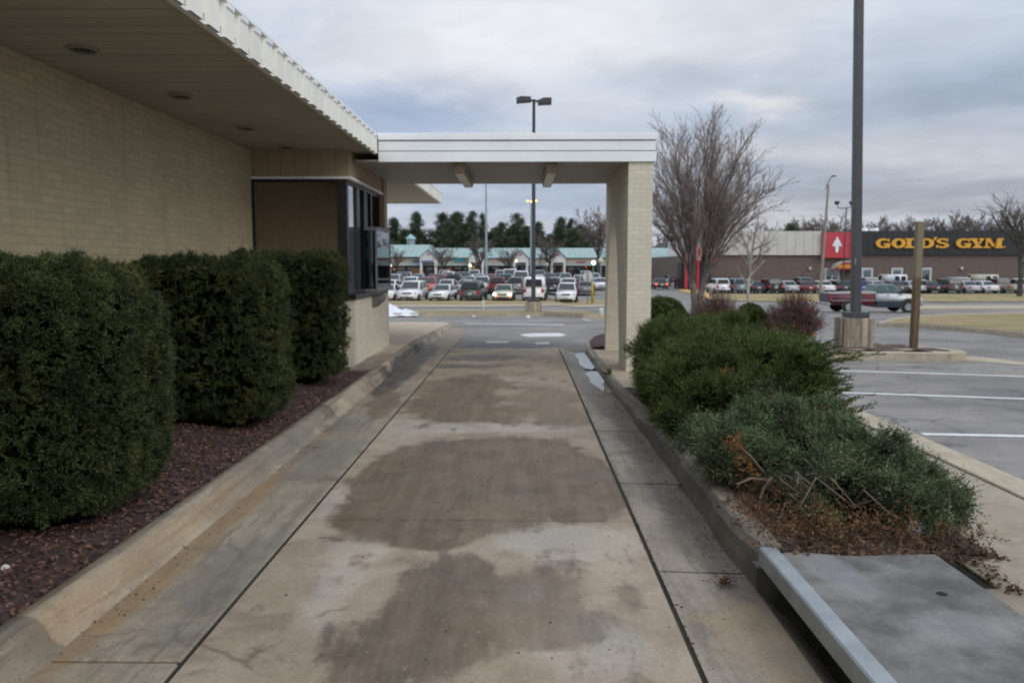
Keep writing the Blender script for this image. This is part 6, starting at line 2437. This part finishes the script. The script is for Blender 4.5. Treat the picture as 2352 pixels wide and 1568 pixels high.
# ================================================================== pedestrians far down the road
def person(u, Y, h, jacket, trousers, hair, lab, stride=.18, bag=None):
    x = xat(u, Y)
    z = A(x, Y)
    o = thing('person', (x, Y, z), lab, 'person', None)
    s = h / 1.75
    J = {'pel': (0, 0, .93), 'chest': (0, .0, 1.30), 'neck': (0, 0, 1.50), 'head': (0, 0, 1.62), 'top': (0, 0, 1.72),
         'hl': (-.10, 0, .90), 'kl': (-.11, -.10 * stride / .18, .50), 'al': (-.11, -stride * .6 + .02, .09), 'tl': (-.11, -stride * .6 - .12, .03),
         'hr': (.10, 0, .90), 'kr': (.11, .06, .50), 'ar': (.11, stride, .11), 'tr': (.11, stride - .12, .04),
         'sl': (-.19, 0, 1.41), 'el': (-.25, .05, 1.13), 'wl': (-.26, -.05, .90), 'fl': (-.26, -.08, .80),
         'sr': (.19, 0, 1.41), 'er': (.25, .0, 1.13), 'wr': (.27, -.12, .92), 'fr': (.27, -.15, .82)}
    RR = {'pel': .15, 'chest': .16, 'neck': .06, 'head': .095, 'top': .06, 'hl': .09, 'kl': .058, 'al': .04, 'tl': .035, 'hr': .09, 'kr': .058, 'ar': .04, 'tr': .035,
          'sl': .07, 'el': .045, 'wl': .032, 'fl': .03, 'sr': .07, 'er': .045, 'wr': .032, 'fr': .03}
    E = [('pel', 'chest'), ('chest', 'neck'), ('neck', 'head'), ('head', 'top'), ('pel', 'hl'), ('hl', 'kl'), ('kl', 'al'), ('al', 'tl'), ('pel', 'hr'), ('hr', 'kr'), ('kr', 'ar'), ('ar', 'tr'),
         ('chest', 'sl'), ('sl', 'el'), ('el', 'wl'), ('wl', 'fl'), ('chest', 'sr'), ('sr', 'er'), ('er', 'wr'), ('wr', 'fr')]
    def skin(name, keys, mat, grow=0.0):
        ks = [k for k in J if k in keys]
        ed = [(ks.index(a), ks.index(b)) for a, b in E if a in keys and b in keys]
        me = bpy.data.meshes.new(name)
        me.from_pydata([(x + J[k][0] * s, Y + J[k][1] * s, z + J[k][2] * s) for k in ks], ed, [])
        ob = bpy.data.objects.new(name, me)
        COL.objects.link(ob)
        m1 = ob.modifiers.new('skin', 'SKIN')
        for i, k in enumerate(ks):
            rr = (RR[k] + grow) * s
            me.skin_vertices[0].data[i].radius = (rr, rr * (.75 if k in ('pel', 'chest') else 1))
        me.skin_vertices[0].data[0].use_root = True
        m2 = ob.modifiers.new('sub', 'SUBSURF')
        m2.levels = m2.render_levels = 1
        me.materials.append(mat)
        ob.parent = o
        ob.matrix_parent_inverse = Matrix.Translation(-o.location)
        return ob
    skin('body', list(J), plain('skin_tone', (.35, .21, .15), .6))
    skin('jacket', ['pel', 'chest', 'neck', 'sl', 'el', 'wl', 'sr', 'er', 'wr'], jacket, .022)
    skin('trousers', ['pel', 'hl', 'kl', 'al', 'hr', 'kr', 'ar'], trousers, .014)
    mb = MB()
    mb.lathe((x, Y + .015 * s, z + 1.635 * s), [(.10 * s, -.05), (.112 * s, .02), (.09 * s, .09), (.04 * s, .115), (0, .12)], 12)
    mb.build('hair', hair, o, smooth=True)
    return o


M_hair = plain('dark_hair', (.02, .015, .012), .7)
person(1546, 107, 1.72, plain('black_jacket', (.015, .014, .02), .8), plain('pale_trousers', (.42, .40, .40), .8), M_hair, 'person in a black jacket and pale trousers walking right of the dark sedan')
person(1552.5, 108, 1.68, plain('maroon_jacket', (.12, .02, .02), .8), plain('black_trousers', (.014, .014, .016), .8), M_hair, 'person in a maroon jacket walking between two others', .14)
person(1560.5, 109, 1.74, plain('navy_jacket', (.02, .03, .055), .8), plain('navy_trousers', (.025, .03, .05), .8), M_hair, 'person in navy clothes walking nearest the red store', .16)

# ================================================================== trees
M_bark = plain('grey_brown_bark', (.145, .120, .102), .9, var=.3, scale=4, bump=.5)
M_barkp = plain('pale_bark', (.34, .31, .25), .85, var=.3, scale=3, bump=.3)
M_twigs = plain('winter_twigs', (.20, .160, .138), .9, var=.25, scale=1.5)
M_twigsb = plain('brown_twigs', (.15, .122, .108), .9, var=.25, scale=1.0)
M_barkd = plain('dark_bark', (.06, .055, .045), .9, var=.3, scale=3)


def seg_mesh(name, segs, mat, parent, n=3):
    """list of (p0, p1, r0, r1) -> one mesh of little tapered prisms"""
    S_ = len(segs)
    P0 = np.array([s[0] for s in segs])
    P1 = np.array([s[1] for s in segs])
    R0 = np.array([s[2] for s in segs])[:, None]
    R1 = np.array([s[3] for s in segs])[:, None]
    D = nrm(P1 - P0)
    ref = np.where(np.abs(D[:, 2:]) > .9, np.array([[1.0, 0, 0]]), np.array([[0, 0, 1.0]]))
    a = nrm(np.cross(D, ref))
    b = np.cross(D, a)
    Q = []
    ring0, ring1 = [], []
    for i in range(n):
        t = 2 * math.pi * i / n
        v = a * math.cos(t) + b * math.sin(t)
        ring0.append(P0 + v * R0)
        ring1.append(P1 + v * R1)
    for i in range(n):
        j = (i + 1) % n
        Q.append(np.stack([ring0[i], ring0[j], ring1[j], ring1[i]], 1))
    return quads_mesh(name, np.concatenate(Q), mat, parent)


def grow_tree(base, h, r0, seed, stems, spec, up=.35, wander=.10, lean=None):
    """returns (thick segments, thin segments). spec: per level (children, angle, length factor, radius factor)"""
    rr = random.Random(seed)
    thick, thin = [], []
    def branch(p, d, L, r, lvl):
        n = 4 if lvl < 2 else 3
        pts = [p]
        q, dd = p.copy(), d.copy()
        for i in range(n):
            dd = (dd + Vector((rr.gauss(0, wander), rr.gauss(0, wander), rr.gauss(0, wander * .6) + up * .12))).normalized()
            q2 = q + dd * (L / n)
            ra, rb = r * (1 - .62 * i / n), r * (1 - .62 * (i + 1) / n)
            (thick if lvl < 2 else thin).append((tuple(q), tuple(q2), max(ra, .004), max(rb, .003)))
            q = q2
            pts.append(q.copy())
        if lvl < len(spec):
            ch, ang, lf, rf = spec[lvl]
            for c in range(ch):
                t = .25 + .75 * (c + rr.random()) / ch
                i = min(int(t * n), n - 1)
                pp = pts[i].lerp(pts[i + 1], t * n - i)
                ax = Vector((rr.gauss(0, 1), rr.gauss(0, 1), rr.gauss(0, .5)))
                ax = (ax - dd * ax.dot(dd)).normalized()
                a_ = RAD(ang) * rr.uniform(.6, 1.25)
                nd = (dd * math.cos(a_) + ax * math.sin(a_) + Vector((0, 0, up * .35))).normalized()
                branch(pp, nd, L * lf * rr.uniform(.7, 1.2) * (1.15 - .45 * t), r * rf * (1 - .4 * t), lvl + 1)
    for (d, L, rs, off) in stems:
        branch(Vector(base) + Vector(off), Vector(d).normalized(), L * h, rs * r0, 0)
    return thick, thin


def tree_obj(name, base, thick, thin, mt, mc, lab, grp=None, cat='tree'):
    o = thing(name, base, lab, cat, grp)
    seg_mesh('trunk', thick, mt, o, 7)
    seg_mesh('crown', thin, mc, o, 3)
    return o


# the big vase-shaped bare tree right of the canopy
Y = 37
x = xat(1618, Y)
zb_ = A(x, Y)
def dome_tree(base, H, Rx, zf, seed, n_main=18):
    """bare tree with two stems whose limbs fan out to a dome"""
    rr = random.Random(seed)
    thick, thin = [], []
    B = Vector(base)
    def path(p0, d0, p1, n, r0, r1, out, wob):
        """curve leaving p0 along d0 and ending at p1"""
        L = (p1 - p0).length
        c = p0 + d0 * L * .55
        pts = []
        for i in range(n + 1):
            t = i / n
            q = p0 * (1 - t) ** 2 + c * 2 * t * (1 - t) + p1 * t * t
            if 0 < i < n:
                q = q + Vector((rr.gauss(0, wob), rr.gauss(0, wob), rr.gauss(0, wob * .5)))
            pts.append(q)
        for i in range(n):
            out.append((tuple(pts[i]), tuple(pts[i + 1]), r0 + (r1 - r0) * i / n, r0 + (r1 - r0) * (i + 1) / n))
        return pts
    def rp(d):
        v = Vector((rr.gauss(0, 1), rr.gauss(0, 1), rr.gauss(0, 1)))
        return (v - d * v.dot(d)).normalized()
    forks = []
    for sx in (-1, 1):
        p = path(B + Vector((sx * .10, 0, -.1)), Vector((0, 0, 1)), B + Vector((sx * .26, rr.uniform(-.1, .1), zf)), 4, .19, .14, thick, .02)
        forks.append(p[-1])
    zc = zf + .25 * (H - zf)
    for k in range(n_main):
        ph = 2 * math.pi * (k * .618 + rr.uniform(-.04, .04))
        th = RAD(6 + 74 * ((k + .5) / n_main) ** .85)
        e = B + Vector((Rx * math.sin(th) * math.cos(ph), Rx * math.sin(th) * math.sin(ph), zc + (H - zc) * math.cos(th) ** .8))
        e = B + (e - B) * rr.uniform(.86, 1.0)
        f = forks[0] if e.x < B.x else forks[1]
        f = f - Vector((0, 0, rr.uniform(0, .7) * (th / 1.4)))
        d0 = (Vector((0, 0, 1)) * .75 + (e - f).normalized() * .6).normalized()
        m = path(f, d0, e, 7, .072 * rr.uniform(.7, 1.1), .010, thick, .05)
        Lm = (e - f).length
        for j in range(24):
            t = .16 + .82 * (j + rr.random()) / 24
            i = min(int(t * 7), 6)
            p0 = m[i].lerp(m[i + 1], t * 7 - i)
            tg = (m[i + 1] - m[i]).normalized()
            d = (tg * .80 + rp(tg) * rr.uniform(.35, .75) + Vector((0, 0, .30))).normalized()
            Ls = Lm * (.34 - .20 * t) * rr.uniform(.7, 1.3)
            q = path(p0, (tg + d).normalized(), p0 + d * Ls, 4, .020 * (1.15 - .6 * t), .006, thin, .02)
            for a_ in range(6):
                u = .2 + .8 * (a_ + rr.random()) / 6
                i2 = min(int(u * 4), 3)
                s0 = q[i2].lerp(q[i2 + 1], u * 4 - i2)
                d2 = (d * .85 + rp(d) * rr.uniform(.3, .7) + Vector((0, 0, .25))).normalized()
                L2 = Ls * rr.uniform(.28, .55)
                w = path(s0, (d + d2).normalized(), s0 + d2 * L2, 2, .0085, .004, thin, .01)
                for b_ in range(3):
                    s1 = w[0].lerp(w[2], rr.uniform(.25, .95))
                    d3 = (d2 * .8 + rp(d2) * .55 + Vector((0, 0, .2))).normalized()
                    s2 = s1 + d3 * L2 * rr.uniform(.3, .6)
                    thin.append((tuple(s1), tuple(s2), .005, .003))
    return thick, thin


thick, thin = dome_tree((x - .3, Y, zb_), 9.0, 3.9, 1.7, 6, 28)
tree_obj('bare_tree', (x, Y, zb_), thick, thin, M_bark, M_twigs, 'large leafless vase shaped tree beside the canopy', None)
# slim pale sycamore in front of the brick building
Y = 62
x = xat(1723, Y)
zb_ = A(x, Y)
thick, thin = grow_tree((x, Y, zb_), 8.6, .15, 9, [((.0, 0, 1), .42, 1, (0, 0, 0)), ((.25, 0, 1), .42, .7, (0, 0, 2.9)), ((-.4, .1, 1), .34, .55, (0, 0, 3.0)), ((.65, -.1, .8), .30, .45, (0, 0, 3.1)), ((-.1, .3, 1), .4, .5, (0, 0, 3.2))],
                        [(6, 48, .55, .5), (5, 42, .55, .5), (5, 40, .5, .6)], up=.25, wander=.14)
tree_obj('bare_tree', (x, Y, zb_), thick, thin, M_barkp, M_twigsb, 'slim leafless tree with pale bark before the brick building', None)
# large tree at the right edge
Y = 84
x = xat(2346, Y)
zb_ = A(x, Y)
thick, thin = grow_tree((x, Y, zb_), 13.2, .28, 21, [((.02, 0, 1), .62, 1, (0, 0, 0)), ((-.45, 0, 1), .40, .55, (0, 0, 4.0)), ((.5, 0, 1), .40, .55, (0, 0, 4.4)), ((-.7, .2, .8), .36, .5, (0, 0, 5.0)), ((-.8, -.1, .6), .34, .45, (0, 0, 5.6)), ((-.3, .4, .9), .34, .4, (0, 0, 6.2)), ((.7, .2, .8), .36, .5, (0, 0, 5.0))],
                        [(6, 48, .56, .45), (6, 42, .55, .5), (4, 40, .5, .6)], up=.15, wander=.14)
tree_obj('bare_tree', (x, Y, zb_), thick, thin, M_barkd, M_twigsb, 'big leafless tree at the right edge over the gym sign', None)

# prototypes for the smaller far bare trees
def bare_proto(seed, dark=True):
    thick, thin = grow_tree((0, 0, 0), 10, .20, seed, [((0, 0, 1), .5, 1, (0, 0, 0)), ((.45, .1, 1), .42, .6, (0, 0, 2.6)), ((-.45, -.1, 1), .42, .6, (0, 0, 2.8)), ((.1, -.5, 1), .4, .5, (0, 0, 3.0)), ((-.1, .5, 1), .4, .5, (0, 0, 3.2)), ((.8, 0, .9), .3, .4, (0, 0, 2.9)), ((-.8, 0, .9), .3, .4, (0, 0, 3.1))],
                            [(7, 42, .55, .5), (6, 38, .55, .6), (4, 36, .55, .7)], up=.3, wander=.12)
    thin = [(a, b, max(c, .022), max(d, .016)) for a, b, c, d in thin]
    return tree_obj('bare_tree', (0, 0, 0), thick, thin, M_barkd, M_twigsb, 'tree', None)


bp = [bare_proto(31), bare_proto(57)]
def top_of(o):
    return max(v.co.z for c in o.children for v in c.data.vertices)
bph = [top_of(o) for o in bp]
bused = set()
def put_bare(k, u, vtop, Y, lab, grp, wscale=1.0):
    o = bp[k]
    if k in bused:
        o = copy_tree(o)
    bused.add(k)
    x = xat(u, Y)
    z = A(x, Y)
    s = (zat(vtop, Y, u) - z) / bph[k]
    o.location = (x, Y, z)
    o.scale = (s * wscale, s * wscale, s)
    o.rotation_euler = (0, 0, rnd.uniform(0, 6.28))
    o['label'] = lab
    o['group'] = grp
    return o
GB = 'bare trees standing in the full parking lot'
for k, (u, vt, Y, ws, lab) in enumerate([(1019, 562, 124, 1.05, 'small bare tree left of the teal shop sign'), (1104, 530, 127, 1.0, 'bare brown tree behind the tall teal pole'),
                                        (1166, 566, 124, 1.0, 'small bare tree before the third gable on the left'), (1262, 532, 122, 1.1, 'round bare brown tree right of the dark pole'),
                                        (1372, 470, 112, .7, 'tall pale bare tree at the left edge of the pier'), (908, 560, 126, 1.0, 'bare tree at the far left under the cupola')]):
    put_bare(k % 2, u, vt, Y, lab, GB, ws)
GC = 'bare trees on the skyline behind the buildings'
sky_ = [(1790, 508, 'left of the tall street lamp over the white fascia'), (1836, 502, 'second left of the tall street lamp over the white fascia'), (1872, 496, 'touching the tall street lamp'), (1917, 488, 'over the red sign panel'),
        (1955, 505, 'just left of the big dark pole'), (2010, 492, 'just right of the big dark pole'), (2040, 502, 'left of the white roof units'), (2075, 506, 'behind the white roof units'), (2112, 494, 'behind the wooden post'),
        (2152, 500, 'right of the wooden post'), (2192, 496, 'over the gap between the two sign words'), (2232, 490, 'over the letter Y of the sign'), (2272, 480, 'left of the big right edge tree'), (2315, 476, 'under the crown of the right edge tree'),
        (945, 520, 'between two pines at the far left'), (1000, 530, 'left of the pine clump'), (1140, 520, 'right of the tall teal pole among pines'), (1215, 512, 'left of the dark pole among pines'), (1345, 500, 'left of the pier among pines'),
        (1515, 545, 'right of the pier over the teal roof'), (1560, 530, 'behind the big vase shaped tree')]
for k, (u, vt, lab) in enumerate(sky_):
    put_bare(k % 2, u, vt, 168 + (k * 7) % 18 if u > 1600 else 186 + (k * 5) % 10, 'distant bare tree ' + lab, GC, 1.25)

# pines behind the strip
M_pine = leafmat('pine_needles', (.050, .080, .050), (.092, .130, .075), (.155, .185, .105), patch=(.16, .165, .08), patch_amt=.4, pscale=.35, cscale=.8)  # greens paled and cooled to carry distance haze in the colour
def pine_proto(seed, ragged):
    g = np.random.default_rng(seed)
    o = thing('pine_tree', (0, 0, 0), 'pine', 'tree')
    mb = MB()
    mb.tube([(0, 0, 0), (.1, 0, 6), (0, .1, 14.6)], [.26, .18, .04], 7)
    mb.build('trunk', M_barkd, o)
    B, D, L = [], [], []
    z = 2.2
    mbl = []
    while z < 14.4:
        f = (z - 2.2) / 12.2
        rad = (4.3 * (1 - f) ** .8 + .35) * g.uniform(.6, 1.25)
        nb = g.integers(6, 10)
        for k in range(nb):
            if g.random() < ragged:
                continue
            th = g.uniform(0, 6.283)
            r_ = rad * g.uniform(.55, 1.15)
            el = g.uniform(-.1, .35) + .45 * f
            d = np.array([math.cos(th) * math.cos(el), math.sin(th) * math.cos(el), math.sin(el)])
            mbl.append(((0, 0, z), tuple(np.array([0, 0, z]) + d * r_ * .9), .045, .015))
            m = int(10 * r_) + 6
            t = g.power(1.3, m)
            P = np.array([0, 0, z]) + d * (t * r_)[:, None] + g.normal(size=(m, 3)) * (.36, .36, .22)
            B.append(P)
            D.append(nrm(np.tile(d, (m, 1)) + g.normal(size=(m, 3)) * .6 + (0, 0, .45)))
        z += g.uniform(.38, .62)
    B, D = np.concatenate(B), np.concatenate(D)
    seg_mesh('branches', mbl, M_barkd, o, 3)
    quads_mesh('crown', sprays(B, D, np.full(len(B), .65), 7, .50, .06, spread=1.0), M_pine, o)
    return o


pp = [pine_proto(3, .10), pine_proto(8, .34), pine_proto(14, .18)]
pph = [top_of(o) for o in pp]
pused = set()
GP = 'pine trees behind the shopping strip'
pines = [(0, 906, 495, 1.0, 'leftmost pine beside the window bay'), (0, 958, 481, .85, 'lone pointed pine over the left teal roof'), (2, 1018, 485, 1.1, 'left pine of the dense clump'), (0, 1050, 482, 1.3, 'broad yellow green pine in the dense clump'),
         (1, 1084, 480, 1.0, 'ragged tall pine left of the teal pole'), (1, 1110, 485, .7, 'thin pine touching the teal pole'), (2, 1035, 505, 1.2, 'lower pine inside the dense clump'), (2, 1152, 507, 1.1, 'shorter dark pine right of the teal pole'),
         (1, 1187, 485, 1.0, 'tall pine with a narrow top left of the dark pole'), (2, 1172, 520, 1.2, 'low dark pine under the narrow topped one'), (0, 1236, 505, .9, 'yellow green pine just right of the dark pole'), (2, 1288, 495, .95, 'dark pine halfway between dark pole and pier'),
         (1, 1310, 498, .8, 'ragged pine left of the tall pale bare tree'), (1, 1334, 512, .9, 'thin pine close to the pier'), (0, 1128, 528, 1.1, 'low pine behind the tall teal pole'), (2, 1545, 572 - 30, 1.0, 'dark pine right of the pier behind the teal roof'), (0, 1812, 509, 1.1, 'small dark evergreen over the white fascia'),
         (2, 1262, 535, 1.3, 'low dark pine behind the round bare tree'), (0, 1348, 530, 1.2, 'low dark pine behind the pale bare tree'), (0, 985, 545, 1.2, 'low pine left of the dense clump'),
         (2, 1070, 512, 1.5, 'low broad pine at the right foot of the dense clump'), (0, 1140, 518, 1.3, 'low broad pine just right of the tall teal pole'), (2, 1210, 516, 1.4, 'low broad pine at the left of the dark pole'), (0, 1318, 520, 1.4, 'low broad pine beside the tall pale bare tree'),
         (2, 930, 524, 1.3, 'low broad pine between the two leftmost pines')]
for (k, u, vt, ws, lab) in pines:
    o = pp[k]
    if k in pused:
        o = copy_tree(o)
    pused.add(k)
    Y = 178 + (u * 7) % 9 if u < 1700 else 165
    x = xat(u, Y)
    z = A(x, Y)
    s = (zat(vt, Y, u) - z) / pph[k]
    o.location = (x, Y, z)
    o.scale = (s * ws, s * ws, s)
    o.rotation_euler = (0, 0, rnd.uniform(0, 6.28))
    o['label'] = lab
    o['group'] = GP
# far wood closing the view under the crowns
n = 7500
P = np.stack([rng.uniform(-75, 150, n), rng.uniform(205, 228, n), np.zeros(n)], 1)
hh = 9.8 + 3.5 * np.array([mnoise.noise(Vector((p[0] * .09, p[1] * .05, 0))) for p in P])
P[:, 2] = -1.6 + hh * rng.random(n) ** .8
D = nrm(rng.normal(size=P.shape) * .5 + (0, 0, 1))
tag(quads_mesh('far_wood', sprays(P, D, rng.uniform(1, 2.2, n), 7, .9, .10, spread=.7), leafmat('far_wood_leaves', (.05, .052, .040), (.085, .082, .062), (.12, .112, .09), patch=(.045, .075, .04), patch_amt=.8, pscale=.12, cscale=.3)),
    'brownish far wood closing the view behind the buildings', 'wood', kind='stuff')

SC.cycles.use_denoising = True
SC.cycles.max_bounces = 6
SC.cycles.transparent_max_bounces = 12
